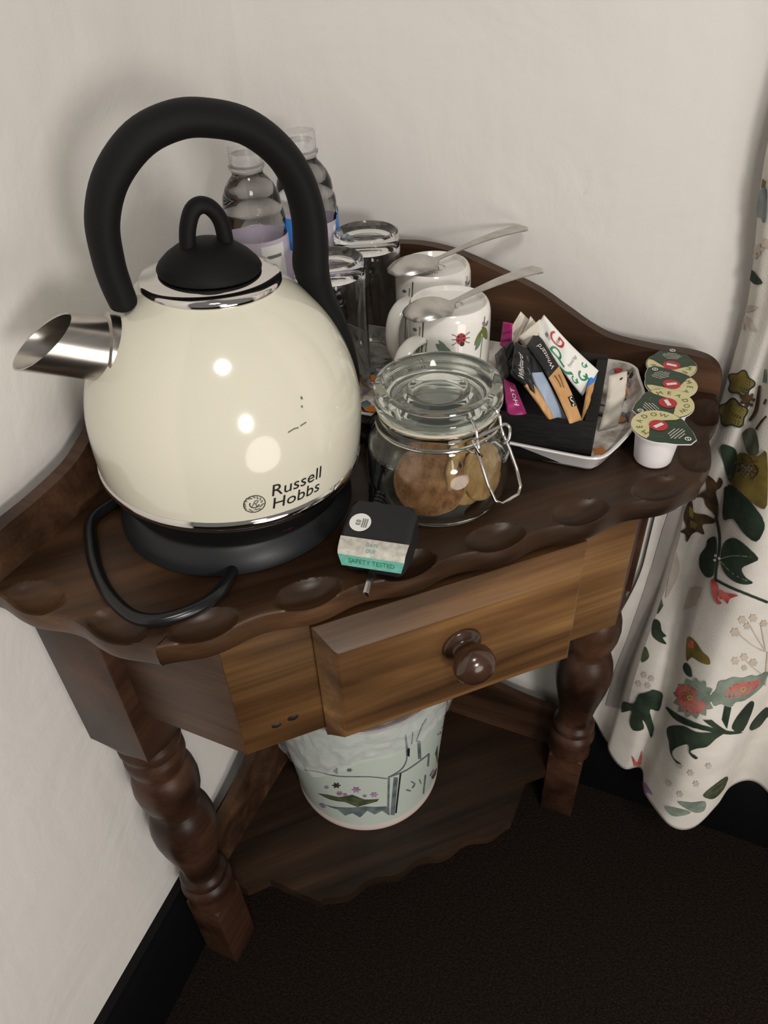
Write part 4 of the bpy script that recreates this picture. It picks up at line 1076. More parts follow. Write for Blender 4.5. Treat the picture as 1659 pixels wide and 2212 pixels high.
# ================================================================== BISCUIT JAR
JX, JY = 0.3225, -0.2785
jar = thing('biscuit_jar', 'squat clip-top glass jar with wire clasp, holding biscuits, in front of the mugs', 'jar', (JX, JY, H))
mb = MB()
outer = [(0, .0015), (.036, .0015), (.040, .0), (.047, .0012), (.0535, .0060), (.0572, .0150), (.0582, .0260), (.0582, .0420), (.0572, .0520), (.0545, .0600), (.0500, .0665), (.0475, .0700), (.0470, .0730), (.0485, .0745), (.0492, .0765), (.0480, .0785), (.0470, .0800), (.0470, .0830), (.0455, .0842), (.0435, .0842)]
inner = [(.0420, .0835), (.0420, .0720), (.0450, .0655), (.0500, .0585), (.0530, .0500), (.0542, .0420), (.0542, .0260), (.0535, .0150), (.0500, .0080), (.0430, .0048), (.030, .0045), (0, .0050)]
mb.lathe([(r_ * 1, z) for r_, z in outer + inner], M_jar, (JX, JY, H), 80); mb.build('glass_body', jar, smooth=45)
mb = MB(); mb.lathe([(.0425, .0850), (.0478, .0850), (.0484, .0862), (.0478, .0874), (.0425, .0874), (.0425, .0850)], M_rubber, (JX, JY, H), 72); mb.build('rubber_seal', jar)
mb = MB()
lidp = [(0, .0955), (.016, .0955), (.0200, .0962), (.0225, .0990), (.0250, .0990), (.0270, .0962), (.0340, .0958), (.0380, .0985), (.0410, .1050), (.0440, .1068), (.0478, .1062), (.0493, .1035), (.0495, .0990), (.0488, .0965), (.0500, .0950), (.0500, .0915), (.0488, .0900), (.0478, .0876),
        (.0425, .0876), (.0415, .0860), (.0390, .0840), (.0370, .0850), (.0350, .0895), (.0250, .0900), (0, .0900)]
mb.lathe(lidp, M_jlid, (JX, JY, H), 80); mb.build('glass_lid', jar, smooth=50)
# wire bail and clasp, on the side facing the tray corner
JA = R(-28); jd = Vector((math.cos(JA), math.sin(JA), 0)); jn = Vector((-jd.y, jd.x, 0)); J0 = Vector((JX, JY, H))
def J(r_, s_, z): return J0 + jd * r_ + jn * s_ + Vector((0, 0, z))
mb = MB()
ring_ = [J0 + Vector((.0488 * math.cos(a), .0488 * math.sin(a), .0735)) for a in [2 * math.pi * i / 60 for i in range(60)]]
mb.tube(ring_, .0011, M_wire, 8, closed=True); mb.build('neck_wire', jar)
mb = MB()
mb.tube(smooth_path([J(.0490, .0125, .0735), J(.0560, .0125, .0740), J(.0585, .0125, .0800), J(.0560, .0120, .0870), J(.0545, .0120, .0940), J(.0500, .0115, .0985), J(.0440, .011, .0990)], 5), .0011, M_wire, 8)
mb.tube(smooth_path([J(.0490, -.0125, .0735), J(.0560, -.0125, .0740), J(.0585, -.0125, .0800), J(.0560, -.0120, .0870), J(.0545, -.0120, .0940), J(.0500, -.0115, .0985), J(.0440, -.011, .0990)], 5), .0011, M_wire, 8)
mb.tube([J(.0560, -.0160, .0870), J(.0560, .0160, .0870)], .0013, M_wire, 8)
mb.tube(smooth_path([J(.0440, .011, .0990), J(.030, .030, .0985), J(.0, .0475, .0985), J(-.030, .038, .0985), J(-.0500, 0, .098), J(-.030, -.038, .0985), J(.0, -.0475, .0985), J(.030, -.030, .0985), J(.0440, -.011, .0990)], 5), .0010, M_wire, 8) if False else None
mb.build('bail_wire', jar)
mb = MB()
mb.tube(smooth_path([J(.0560, -.0165, .0870), J(.0600, -.0175, .0850), J(.0625, -.0150, .0780), J(.0610, -.0115, .0740)], 4), .0012, M_wire, 8)
mb.tube(smooth_path([J(.0560, .0165, .0870), J(.0600, .0175, .0850), J(.0625, .0150, .0780), J(.0610, .0115, .0740)], 4), .0012, M_wire, 8)
lp = [J(.0560, -.0135, .0820), J(.0640, -.0145, .0700), J(.0720, -.0150, .0560), J(.0790, -.0135, .0440), J(.0815, -.0085, .0400), J(.0815, .0085, .0400), J(.0790, .0135, .0440), J(.0720, .0150, .0560), J(.0640, .0145, .0700), J(.0560, .0135, .0820)]
mb.tube(lp, .0013, M_wire, 8); mb.build('clasp_lever', jar, smooth=60)
mb = MB(); mb.tube(smooth_path([J(-.0490, -.008, .0735), J(-.0560, -.008, .0760), J(-.0560, .008, .0760), J(-.0490, .008, .0735)], 4), .0011, M_wire, 8)
mb.tube(smooth_path([J(-.0555, -.006, .0760), J(-.0545, -.006, .090), J(-.0500, -.006, .0985), J(-.0430, -.006, .1085)], 4), .0010, M_wire, 8)
mb.build('hinge_wire', jar)
# biscuits leaning inside
def biscuit(c_, nrm, rad, th, label, mt, chips):
    nrm = Vector(nrm).normalized(); q = nrm.to_track_quat('Z', 'Y').to_matrix().to_4x4(); q.translation = Vector(c_)
    g = thing('biscuit', label, 'biscuit', tuple(c_), group='biscuits in the jar'); mb = MB(q)
    prof = [(0, -th / 2), (rad * .85, -th / 2), (rad * .97, -th * .3), (rad, 0), (rad * .95, th * .3), (rad * .8, th * .46), (rad * .4, th * .52), (0, th * .54)]
    n0 = len(mb.v); mb.lathe(prof, M_bisc, seg=40)
    if mt is not M_bisc:
        mb.lathe([(rad * .965, th * .30), (rad * .8, th * .50), (rad * .4, th * .57), (0, th * .59)], mt, seg=40)
    for i in range(n0, len(mb.v)):
        v = mb.v[i]; mb.v[i] = v + (v - Vector(c_)) * (noise.noise(v * 160) * .035)
    g_ = mb.build('biscuit_round', g, smooth=60)
    if chips:
        rg = random.Random(chips); mb = MB(q)
        for i in range(chips):
            a, r_ = rg.uniform(0, 6.3), rad * rg.uniform(.1, .8)
            mb.lathe([(0, -.0005), (.0028, 0), (.0022, .0012), (0, .0016)], M_chip, xf=Matrix.Translation((r_ * math.cos(a), r_ * math.sin(a), th * .5)) @ Matrix.Scale(.6, 4, (1, 0, 0)), seg=8)
        mb.build('chocolate_chips', g)['kind'] = 'stuff'
    return g
bz = H + .0060
biscuit((JX + .0035, JY - .0265, bz + .0255), (0.16, -0.84, 0.52), .0290, .0080, 'round dark chocolate topped biscuit at the front of the jar', M_choc, 0)
biscuit((JX + .0290, JY - .0060, bz + .0250), (0.90, -0.36, 0.26), .0262, .0070, 'pale biscuit with a chocolate chip, right of the chocolate one', M_bisc, 6)
biscuit((JX + .0385, JY + .0005, bz + .0250), (0.92, -0.30, 0.26), .0240, .0070, 'pale biscuit behind the chipped one, against the jar side', M_bisc, 0)

# ================================================================== WASTE BIN AND LINER
BX, BY, BZ, BH = 0.1712, -0.1773, ZS, 0.270
bin_ = thing('waste_bin', 'pale mint metal waste bin printed with jars and lavender, on the lower shelf', 'bin', (BX, BY, BZ))
def brad(z): return .1070 + (.1290 - .1070) * z / BH
mb = MB(); mb.lathe([(0, .002), (.1065, .002), (.1083, .0), (.1090, .003), (.1080, .006), (.1072, .008), (.1090, .011), (.1080, .0135)], M_binb, (BX, BY, BZ), 96)
mb.lathe([(.1080, .0135), (brad(BH), BH)], M_bin, (BX, BY, BZ), 96)
mb.lathe([(brad(BH), BH), (.1310, BH + .002), (.1305, BH + .005), (.1275, BH + .004), (.1265, BH - .004), (.1060, .010), (0, .008)], M_binb, (BX, BY, BZ), 96)
bbody = mb.build('bin_body', bin_, smooth=45)
def bsurf(off=.0005):
    def fn(x, y): r_ = brad(y) + off; a = x / .11; return Vector((BX + r_ * math.cos(a), BY + r_ * math.sin(a), BZ + y))
    return fn
BIN_PRINT = True
# liner: thin film folded over the rim, sagging lower on the left
liner = thing('bin_liner', 'crinkled clear plastic liner folded over the rim of the mint bin', 'bin liner', (BX, BY, BZ + BH))
def lin(u, v):
    a = u * 2 * math.pi; d_ = .088 + .030 * math.cos(a - R(-150)) + .016 * math.sin(a * 3 + 1) + .008 * math.sin(a * 7)
    if v < .12: z = BH + .008 - .03 * (.12 - v) / .12 * 2; r_ = .1225
    else: z = BH + .008 - d_ * (v - .12) / .88; r_ = brad(max(z, 0)) + .0035 + .010 * max(0, math.cos(a - R(-165))) * (v - .12) 
    cr = noise.noise(Vector((math.cos(a) * 6, math.sin(a) * 6, v * 5))) * .006 + noise.noise(Vector((math.cos(a) * 17, math.sin(a) * 17, v * 9))) * .0028
    r_ += max(cr + .002, -.0015) if v > .12 else cr
    return Vector((BX + r_ * math.cos(a), BY + r_ * math.sin(a), BZ + z + cr * .5))
mb = MB(); mb.grid(lin, 220, 26, M_bag); mb.build('film', liner, smooth=25, recalc=False)

# ================================================================== CURTAIN
NP = 15
low = [(.466, -.021), (.486, -.022), (.506, -.034), (.512, -.050), (.540, -.066), (.562, -.062), (.574, -.092), (.604, -.124), (.640, -.116), (.664, -.080), (.684, -.034), (.712, -.022), (.748, -.040), (.780, -.090), (.815, -.110), (.850, -.080), (.880, -.035), (.930, -.030), (.965, -.075), (1.00, -.09), (1.04, -.04)]
midp = [(.496, -.006), (.505, -.007), (.520, -.012), (.5255, -.018), (.540, -.028), (.556, -.040), (.568, -.066), (.596, -.092), (.626, -.086), (.650, -.060), (.670, -.030), (.700, -.020), (.735, -.032), (.768, -.070), (.802, -.088), (.838, -.064), (.868, -.030), (.918, -.026), (.952, -.06), (.99, -.07), (1.03, -.03)]
top_ = [(.5315, -.014), (.534, -.020), (.538, -.026), (.543, -.032), (.550, -.040), (.560, -.042), (.572, -.060), (.598, -.074), (.622, -.068), (.646, -.048), (.666, -.028), (.696, -.022), (.730, -.030), (.762, -.058), (.796, -.072), (.832, -.054), (.862, -.030), (.912, -.026), (.946, -.05), (.985, -.06), (1.025, -.03)]
upp = [(.5115, -.018), (.516, -.026), (.522, -.034), (.530, -.040), (.540, -.046), (.552, -.054), (.570, -.062), (.594, -.066), (.618, -.060), (.642, -.044), (.664, -.028), (.694, -.022), (.728, -.030), (.760, -.052), (.794, -.062), (.830, -.048), (.860, -.030), (.910, -.026), (.944, -.045), (.983, -.05), (1.023, -.03)]
LEV = [(.140, low), (.30, low), (.50, midp), (.62, midp), (.74, top_), (.82, top_), (1.00, upp), (2.2, upp)]
SM = [[p.to_2d() for p in smooth_path([(x, y, 0) for x, y in l], 14)] for z, l in LEV]
NC = len(SM[0]) - 1
def curt(u, z, off=0.0):
    for k in range(len(LEV) - 1):
        if z <= LEV[k + 1][0] or k == len(LEV) - 2:
            t = (z - LEV[k][0]) / (LEV[k + 1][0] - LEV[k][0]); t = max(0, min(1, t)); t = t * t * (3 - 2 * t); break
    f = max(0, min(NC - 1e-6, u * NC)); i = int(f); g = f - i
    q = lambda S, j: S[min(max(j, 0), NC)]
    P = lambda j: q(SM[k], j).lerp(q(SM[k + 1], j), t)
    p = P(i).lerp(P(i + 1), g); d = (P(i + 2) - P(i - 1)).normalized(); nn = Vector((d.y, -d.x))
    p = p + nn * (off + 0.0022 * math.sin(z * 19 + u * 40) * min(1, u * 12) * 0.5)
    return Vector((p.x, min(p.y, -.0035), z))
curtain = thing('curtain', 'cream floral linen curtain hanging right of the corner table, printed with leaves and flowers', 'curtain', (.7, -.05, .14))
def cgrid(z0, z1, nz, side):
    mb = MB(); mb.grid(lambda u, v: curt(u, z0 + (z1 - z0) * v), 280, nz, M_cloth); return mb
def hemz(u):                                 # the bottom edge dips and lifts a little from fold to fold
    return .148 + .045 * math.exp(-u / .06) + .006 * math.sin(u * 60) - .012 * math.exp(-((u - .36) / .05) ** 2)
mb = MB(); mb.grid(lambda u, v: curt(u, hemz(u) + (2.15 - hemz(u)) * v ** 1.15), 280, 130, M_cloth)
cl = mb.build('cloth', curtain, smooth=80, recalc=False)
sl = cl.modifiers.new('thickness', 'SOLIDIFY'); sl.thickness = .0012; sl.offset = -1

# --- prints begin (outlines in cloth and bin coordinates, metres)
CURTAIN_PRINT = [
    (M_gstrip, [(0.0598,0.5881),(0.1331,0.6045),(0.1443,0.5586),(0.1466,0.4617),(0.1475,0.3851),(0.1504,0.2656),(0.0582,0.2256),(0.0624,0.3661),(0.0473,0.4757),(0.0543,0.5544)]),
    (M_beige, [(0.3381,0.5051),(0.3381,0.5043),(0.3375,0.5035),(0.3369,0.5027),(0.3369,0.5021),(0.3369,0.5014),(0.3365,0.5007),(0.3369,0.4997),(0.3372,0.4985),(0.3372,0.4977),(0.3362,0.4976),(0.3352,0.4978),(0.3343,0.498),(0.3336,0.498),(0.333,0.4979),(0.3324,0.4976),(0.3317,0.4971),(0.3308,0.4964),(0.3301,0.4962),(0.3295,0.4968),(0.3288,0.4979),(0.3285,0.4989),(0.3279,0.4995),(0.3272,0.4999),(0.3266,0.5003),(0.3259,0.5008),(0.3246,0.5012),(0.324,0.5017),(0.3243,0.5025),(0.325,0.5035),(0.3253,0.5043),(0.3256,0.505),(0.3256,0.5056),(0.3256,0.5064),(0.3256,0.5074),(0.3253,0.5085),(0.3253,0.5093),(0.3259,0.5095),(0.3272,0.5094),(0.3282,0.5093),(0.3288,0.5094),(0.3295,0.5096),(0.3301,0.5098),(0.3308,0.5104),(0.3317,0.511),(0.3324,0.5112),(0.333,0.5106),(0.3333,0.5095),(0.334,0.5085),(0.3346,0.5079),(0.3349,0.5074),(0.3356,0.5069),(0.3365,0.5063),(0.3375,0.5058)]),
    (M_beige, [(0.3404,0.5261),(0.3401,0.5255),(0.3397,0.5247),(0.3394,0.5241),(0.3391,0.5235),(0.3391,0.5229),(0.3391,0.5223),(0.3394,0.5214),(0.3394,0.5204),(0.3394,0.5197),(0.3388,0.5196),(0.3378,0.5199),(0.3369,0.52),(0.3362,0.52),(0.3359,0.5199),(0.3352,0.5197),(0.3346,0.5193),(0.334,0.5187),(0.3333,0.5186),(0.3327,0.5191),(0.3324,0.5201),(0.3317,0.521),(0.3314,0.5215),(0.3311,0.5219),(0.3304,0.5223),(0.3298,0.5227),(0.3288,0.5231),(0.3282,0.5236),(0.3285,0.5243),(0.3288,0.5251),(0.3291,0.5259),(0.3295,0.5264),(0.3295,0.527),(0.3295,0.5276),(0.3295,0.5285),(0.3291,0.5295),(0.3291,0.5302),(0.3298,0.5304),(0.3308,0.5302),(0.3317,0.5301),(0.3324,0.5301),(0.3327,0.5303),(0.3333,0.5305),(0.334,0.5309),(0.3346,0.5315),(0.3352,0.5316),(0.3359,0.531),(0.3362,0.5301),(0.3365,0.5292),(0.3372,0.5287),(0.3375,0.5282),(0.3381,0.5277),(0.3388,0.5272),(0.3397,0.5267)]),
    (M_beige, [(0.3545,0.5296),(0.3545,0.5289),(0.3539,0.5283),(0.3536,0.5277),(0.3533,0.5272),(0.3533,0.5267),(0.3533,0.526),(0.3536,0.5251),(0.3536,0.524),(0.3536,0.5233),(0.3529,0.5234),(0.352,0.5238),(0.351,0.5241),(0.3504,0.5242),(0.3497,0.5242),(0.3491,0.5241),(0.3484,0.5238),(0.3478,0.5233),(0.3471,0.5233),(0.3465,0.5239),(0.3462,0.525),(0.3455,0.5259),(0.3452,0.5265),(0.3446,0.527),(0.3442,0.5275),(0.3433,0.528),(0.3423,0.5286),(0.3417,0.5292),(0.342,0.5299),(0.3423,0.5306),(0.3426,0.5312),(0.343,0.5318),(0.343,0.5323),(0.343,0.5329),(0.343,0.5338),(0.3426,0.5349),(0.3426,0.5355),(0.3433,0.5356),(0.3442,0.5353),(0.3452,0.535),(0.3459,0.5349),(0.3462,0.535),(0.3468,0.5351),(0.3475,0.5354),(0.3481,0.5358),(0.3488,0.5359),(0.3494,0.5352),(0.35,0.5342),(0.3504,0.5333),(0.351,0.5326),(0.3513,0.5321),(0.352,0.5316),(0.3529,0.5309),(0.3539,0.5303)]),
    (M_beige, [(0.3764,0.5166),(0.3761,0.516),(0.3754,0.5157),(0.3751,0.5153),(0.3748,0.5149),(0.3748,0.5145),(0.3748,0.5139),(0.3751,0.513),(0.3754,0.5119),(0.3754,0.5114),(0.3745,0.5117),(0.3732,0.5125),(0.3722,0.5131),(0.3713,0.5134),(0.3706,0.5136),(0.37,0.5137),(0.3693,0.5136),(0.3684,0.5135),(0.3677,0.5136),(0.3671,0.5144),(0.3664,0.5155),(0.3661,0.5164),(0.3655,0.5171),(0.3648,0.5176),(0.3645,0.5182),(0.3635,0.5189),(0.3626,0.5197),(0.3619,0.5203),(0.3619,0.5209),(0.3626,0.5214),(0.3629,0.5219),(0.3629,0.5223),(0.3632,0.5228),(0.3632,0.5233),(0.3629,0.5242),(0.3626,0.5252),(0.3626,0.5257),(0.3632,0.5256),(0.3645,0.5251),(0.3655,0.5246),(0.3661,0.5244),(0.3667,0.5243),(0.3674,0.5242),(0.368,0.5243),(0.369,0.5244),(0.3696,0.5242),(0.3703,0.5235),(0.3709,0.5223),(0.3716,0.5213),(0.3722,0.5206),(0.3725,0.52),(0.3732,0.5193),(0.3745,0.5184),(0.3758,0.5174)]),
    (M_beige, [(0.3491,0.5165),(0.3488,0.5159),(0.3484,0.5154),(0.3481,0.5149),(0.3481,0.5144),(0.3481,0.514),(0.3481,0.5135),(0.3481,0.5127),(0.3484,0.5119),(0.3481,0.5113),(0.3478,0.5113),(0.3468,0.5116),(0.3462,0.5118),(0.3455,0.5119),(0.3452,0.5118),(0.3449,0.5117),(0.3442,0.5114),(0.3436,0.5111),(0.3433,0.511),(0.3426,0.5115),(0.3423,0.5123),(0.342,0.5131),(0.3417,0.5135),(0.3414,0.5139),(0.3407,0.5143),(0.3401,0.5147),(0.3394,0.5152),(0.3388,0.5156),(0.3391,0.5162),(0.3394,0.5168),(0.3397,0.5173),(0.3397,0.5178),(0.3401,0.5182),(0.3401,0.5187),(0.3397,0.5195),(0.3397,0.5203),(0.3397,0.5209),(0.3401,0.5209),(0.341,0.5207),(0.3417,0.5205),(0.342,0.5205),(0.3426,0.5205),(0.343,0.5206),(0.3436,0.5209),(0.3439,0.5213),(0.3446,0.5214),(0.3449,0.5209),(0.3455,0.52),(0.3459,0.5193),(0.3462,0.5188),(0.3465,0.5184),(0.3471,0.518),(0.3478,0.5175),(0.3484,0.517)]),
    (M_beige, [(0.3516,0.4605),(0.3513,0.4599),(0.3507,0.4593),(0.3504,0.4588),(0.35,0.4583),(0.3497,0.4578),(0.3497,0.4572),(0.3497,0.4563),(0.35,0.4554),(0.3497,0.4548),(0.3491,0.4548),(0.3481,0.4552),(0.3471,0.4554),(0.3465,0.4555),(0.3459,0.4555),(0.3452,0.4554),(0.3446,0.4551),(0.3436,0.4547),(0.343,0.4546),(0.3426,0.4552),(0.342,0.4561),(0.3417,0.457),(0.3414,0.4575),(0.341,0.458),(0.3404,0.4584),(0.3397,0.4589),(0.3388,0.4594),(0.3381,0.4599),(0.3385,0.4606),(0.3391,0.4612),(0.3394,0.4618),(0.3397,0.4623),(0.3397,0.4628),(0.3401,0.4634),(0.3401,0.4642),(0.3397,0.4652),(0.3401,0.4658),(0.3407,0.4659),(0.3417,0.4656),(0.3426,0.4653),(0.3433,0.4653),(0.3436,0.4653),(0.3442,0.4655),(0.3452,0.4658),(0.3459,0.4662),(0.3465,0.4663),(0.3471,0.4656),(0.3475,0.4646),(0.3481,0.4638),(0.3484,0.4632),(0.3488,0.4627),(0.3494,0.4623),(0.35,0.4617),(0.351,0.4611)]),
    (M_beige, [(0.3645,0.465),(0.3645,0.4644),(0.3639,0.4639),(0.3632,0.4634),(0.3629,0.4629),(0.3626,0.4625),(0.3626,0.4619),(0.3626,0.461),(0.3629,0.46),(0.3626,0.4594),(0.3619,0.4595),(0.3606,0.46),(0.3597,0.4604),(0.359,0.4605),(0.3584,0.4606),(0.3577,0.4605),(0.3568,0.4603),(0.3561,0.4599),(0.3552,0.46),(0.3549,0.4606),(0.3542,0.4616),(0.3539,0.4624),(0.3536,0.463),(0.3529,0.4635),(0.3526,0.464),(0.3516,0.4646),(0.3507,0.4652),(0.35,0.4658),(0.3504,0.4665),(0.351,0.4671),(0.3513,0.4677),(0.3516,0.4682),(0.3516,0.4687),(0.352,0.4693),(0.3516,0.4702),(0.3516,0.4712),(0.3516,0.4718),(0.3526,0.4718),(0.3536,0.4714),(0.3545,0.4711),(0.3552,0.4709),(0.3558,0.4709),(0.3565,0.471),(0.3571,0.4712),(0.3581,0.4716),(0.3587,0.4715),(0.3594,0.4709),(0.36,0.4698),(0.3603,0.4689),(0.361,0.4682),(0.3613,0.4676),(0.3619,0.4671),(0.3629,0.4664),(0.3639,0.4656)]),
    (M_beige, [(0.3847,0.4507),(0.3844,0.4502),(0.3835,0.45),(0.3828,0.4497),(0.3825,0.4493),(0.3822,0.4489),(0.3822,0.4484),(0.3822,0.4475),(0.3825,0.4464),(0.3822,0.4459),(0.3812,0.4463),(0.3799,0.4472),(0.3786,0.4479),(0.378,0.4483),(0.377,0.4486),(0.3764,0.4488),(0.3754,0.4488),(0.3741,0.4488),(0.3735,0.449),(0.3729,0.4498),(0.3722,0.4509),(0.3719,0.452),(0.3713,0.4527),(0.3709,0.4533),(0.3703,0.4539),(0.369,0.4547),(0.368,0.4555),(0.3674,0.4563),(0.3677,0.4568),(0.3684,0.4573),(0.369,0.4577),(0.3693,0.4582),(0.3693,0.4586),(0.3696,0.4592),(0.3693,0.4601),(0.3693,0.4612),(0.3693,0.4618),(0.3703,0.4615),(0.3716,0.4608),(0.3725,0.4602),(0.3735,0.4598),(0.3741,0.4596),(0.3751,0.4594),(0.3761,0.4594),(0.377,0.4595),(0.378,0.4592),(0.3786,0.4584),(0.379,0.4572),(0.3796,0.4561),(0.3802,0.4553),(0.3806,0.4547),(0.3815,0.4539),(0.3825,0.4528),(0.3838,0.4517)]),
    (M_beige, [(0.3677,0.4483),(0.3674,0.4479),(0.3671,0.4476),(0.3664,0.4472),(0.3664,0.4469),(0.3661,0.4466),(0.3661,0.4462),(0.3661,0.4456),(0.3661,0.4449),(0.3661,0.4445),(0.3655,0.4446),(0.3645,0.445),(0.3639,0.4453),(0.3632,0.4455),(0.3629,0.4456),(0.3623,0.4456),(0.3616,0.4454),(0.361,0.4453),(0.3603,0.4453),(0.36,0.4458),(0.3597,0.4465),(0.3594,0.4471),(0.359,0.4476),(0.3587,0.4479),(0.3584,0.4483),(0.3577,0.4487),(0.3571,0.4492),(0.3568,0.4497),(0.3568,0.4501),(0.3574,0.4505),(0.3577,0.4508),(0.3581,0.4512),(0.3581,0.4515),(0.3581,0.4519),(0.3581,0.4525),(0.3581,0.4532),(0.3581,0.4537),(0.3587,0.4536),(0.3594,0.4533),(0.3603,0.453),(0.3606,0.4529),(0.3613,0.4528),(0.3616,0.4528),(0.3623,0.453),(0.3629,0.4532),(0.3635,0.4531),(0.3639,0.4526),(0.3642,0.4519),(0.3645,0.4512),(0.3648,0.4508),(0.3651,0.4504),(0.3658,0.4499),(0.3664,0.4494),(0.3671,0.4488)]),
    (M_beige, [(0.396,0.463),(0.3375,0.5029),(0.3369,0.5011),(0.3954,0.4618)]),
    (M_beige, [(0.3966,0.4624),(0.3433,0.524),(0.342,0.5229),(0.3947,0.4624)]),
    (M_beige, [(0.397,0.4619),(0.3632,0.5203),(0.3616,0.5202),(0.3944,0.4628)]),
    (M_beige, [(0.4127,0.4157),(0.3623,0.4606),(0.3613,0.4593),(0.4111,0.4152)]),
    (M_beige, [(0.3979,0.4614),(0.4134,0.4004),(0.4182,0.3965),(0.4018,0.4594)]),
    (M_beige, [(0.1443,0.539),(0.1533,0.5347),(0.1646,0.5256),(0.172,0.5156),(0.1726,0.5053),(0.17,0.4942),(0.1665,0.4844),(0.1633,0.4751),(0.1598,0.4671),(0.1565,0.4646),(0.153,0.4714),(0.1495,0.484),(0.1466,0.496),(0.1453,0.5045),(0.1446,0.5119),(0.1443,0.5189),(0.143,0.5275),(0.1418,0.5357)]),
    (M_beige, [(0.2195,0.5037),(0.2616,0.5291),(0.2594,0.4981),(0.2163,0.4641)]),
    (M_beige, [(0.1704,0.3544),(0.17,0.3537),(0.1691,0.3528),(0.1684,0.3519),(0.1684,0.3513),(0.1684,0.3508),(0.1688,0.3502),(0.1684,0.3494),(0.1684,0.3486),(0.1678,0.348),(0.1671,0.348),(0.1662,0.3481),(0.1652,0.348),(0.1646,0.3472),(0.1639,0.3461),(0.1636,0.3454),(0.163,0.3453),(0.162,0.3457),(0.1617,0.3461),(0.1614,0.3466),(0.161,0.3471),(0.1607,0.3475),(0.1598,0.3474),(0.1585,0.3471),(0.1578,0.3471),(0.1581,0.3479),(0.1591,0.349),(0.1598,0.3499),(0.1598,0.3506),(0.1598,0.3511),(0.1594,0.3516),(0.1594,0.3524),(0.1598,0.3532),(0.1601,0.3538),(0.161,0.3539),(0.162,0.3538),(0.163,0.3539),(0.1636,0.3547),(0.1639,0.3557),(0.1646,0.3564),(0.1652,0.3564),(0.1659,0.3561),(0.1665,0.3557),(0.1668,0.3552),(0.1668,0.3547),(0.1675,0.3543),(0.1684,0.3543),(0.1697,0.3545)]),
    (M_beige, [(0.1864,0.3542),(0.1861,0.3537),(0.1848,0.353),(0.1839,0.3523),(0.1839,0.3517),(0.1842,0.3511),(0.1842,0.3505),(0.1842,0.3498),(0.1839,0.349),(0.1832,0.3486),(0.1826,0.3487),(0.1813,0.3491),(0.18,0.3493),(0.1794,0.3486),(0.1787,0.3475),(0.1781,0.3469),(0.1774,0.347),(0.1768,0.3474),(0.1761,0.3479),(0.1758,0.3484),(0.1758,0.349),(0.1752,0.3494),(0.1742,0.3494),(0.1729,0.3493),(0.1723,0.3495),(0.1726,0.3502),(0.1736,0.3511),(0.1742,0.3519),(0.1742,0.3525),(0.1742,0.353),(0.1739,0.3536),(0.1742,0.3543),(0.1742,0.3551),(0.1749,0.3557),(0.1758,0.3556),(0.1768,0.3554),(0.1778,0.3553),(0.1787,0.356),(0.1794,0.357),(0.18,0.3576),(0.1806,0.3575),(0.1813,0.357),(0.1819,0.3565),(0.1822,0.356),(0.1826,0.3554),(0.1829,0.355),(0.1842,0.3547),(0.1858,0.3546)]),
    (M_beige, [(0.1655,0.3367),(0.1652,0.3359),(0.1643,0.3348),(0.1636,0.3338),(0.1636,0.3331),(0.1639,0.3325),(0.1639,0.3319),(0.1639,0.3311),(0.1636,0.3301),(0.1633,0.3295),(0.1623,0.3293),(0.1614,0.3295),(0.1607,0.3294),(0.1601,0.3284),(0.1594,0.3272),(0.1588,0.3263),(0.1581,0.3263),(0.1575,0.3266),(0.1572,0.327),(0.1569,0.3275),(0.1565,0.3281),(0.1562,0.3285),(0.1553,0.3283),(0.154,0.3279),(0.1533,0.328),(0.1536,0.3288),(0.1546,0.33),(0.1553,0.3311),(0.1553,0.3318),(0.1549,0.3323),(0.1549,0.3329),(0.1549,0.3338),(0.1553,0.3347),(0.1556,0.3354),(0.1565,0.3355),(0.1575,0.3354),(0.1585,0.3356),(0.1591,0.3365),(0.1598,0.3378),(0.1601,0.3386),(0.1607,0.3386),(0.1614,0.3383),(0.162,0.3379),(0.1623,0.3374),(0.1623,0.3368),(0.1626,0.3364),(0.1636,0.3365),(0.1649,0.3367)]),
    (M_beige, [(0.1829,0.3418),(0.1826,0.3412),(0.1816,0.3404),(0.1806,0.3396),(0.1806,0.339),(0.181,0.3384),(0.181,0.3378),(0.1806,0.337),(0.1806,0.3361),(0.18,0.3356),(0.1794,0.3356),(0.1781,0.336),(0.1771,0.336),(0.1765,0.3353),(0.1758,0.3341),(0.1752,0.3334),(0.1745,0.3335),(0.1739,0.3339),(0.1733,0.3344),(0.1729,0.3349),(0.1729,0.3355),(0.1726,0.3359),(0.1713,0.336),(0.17,0.3358),(0.1694,0.3359),(0.17,0.3367),(0.1707,0.3377),(0.1716,0.3386),(0.1716,0.3392),(0.1713,0.3398),(0.1713,0.3403),(0.1713,0.3411),(0.1716,0.342),(0.172,0.3426),(0.1729,0.3426),(0.1739,0.3423),(0.1749,0.3423),(0.1755,0.3431),(0.1761,0.3441),(0.1768,0.3448),(0.1774,0.3447),(0.1781,0.3443),(0.1787,0.3438),(0.179,0.3433),(0.1794,0.3427),(0.1797,0.3423),(0.1806,0.3421),(0.1822,0.3421)]),
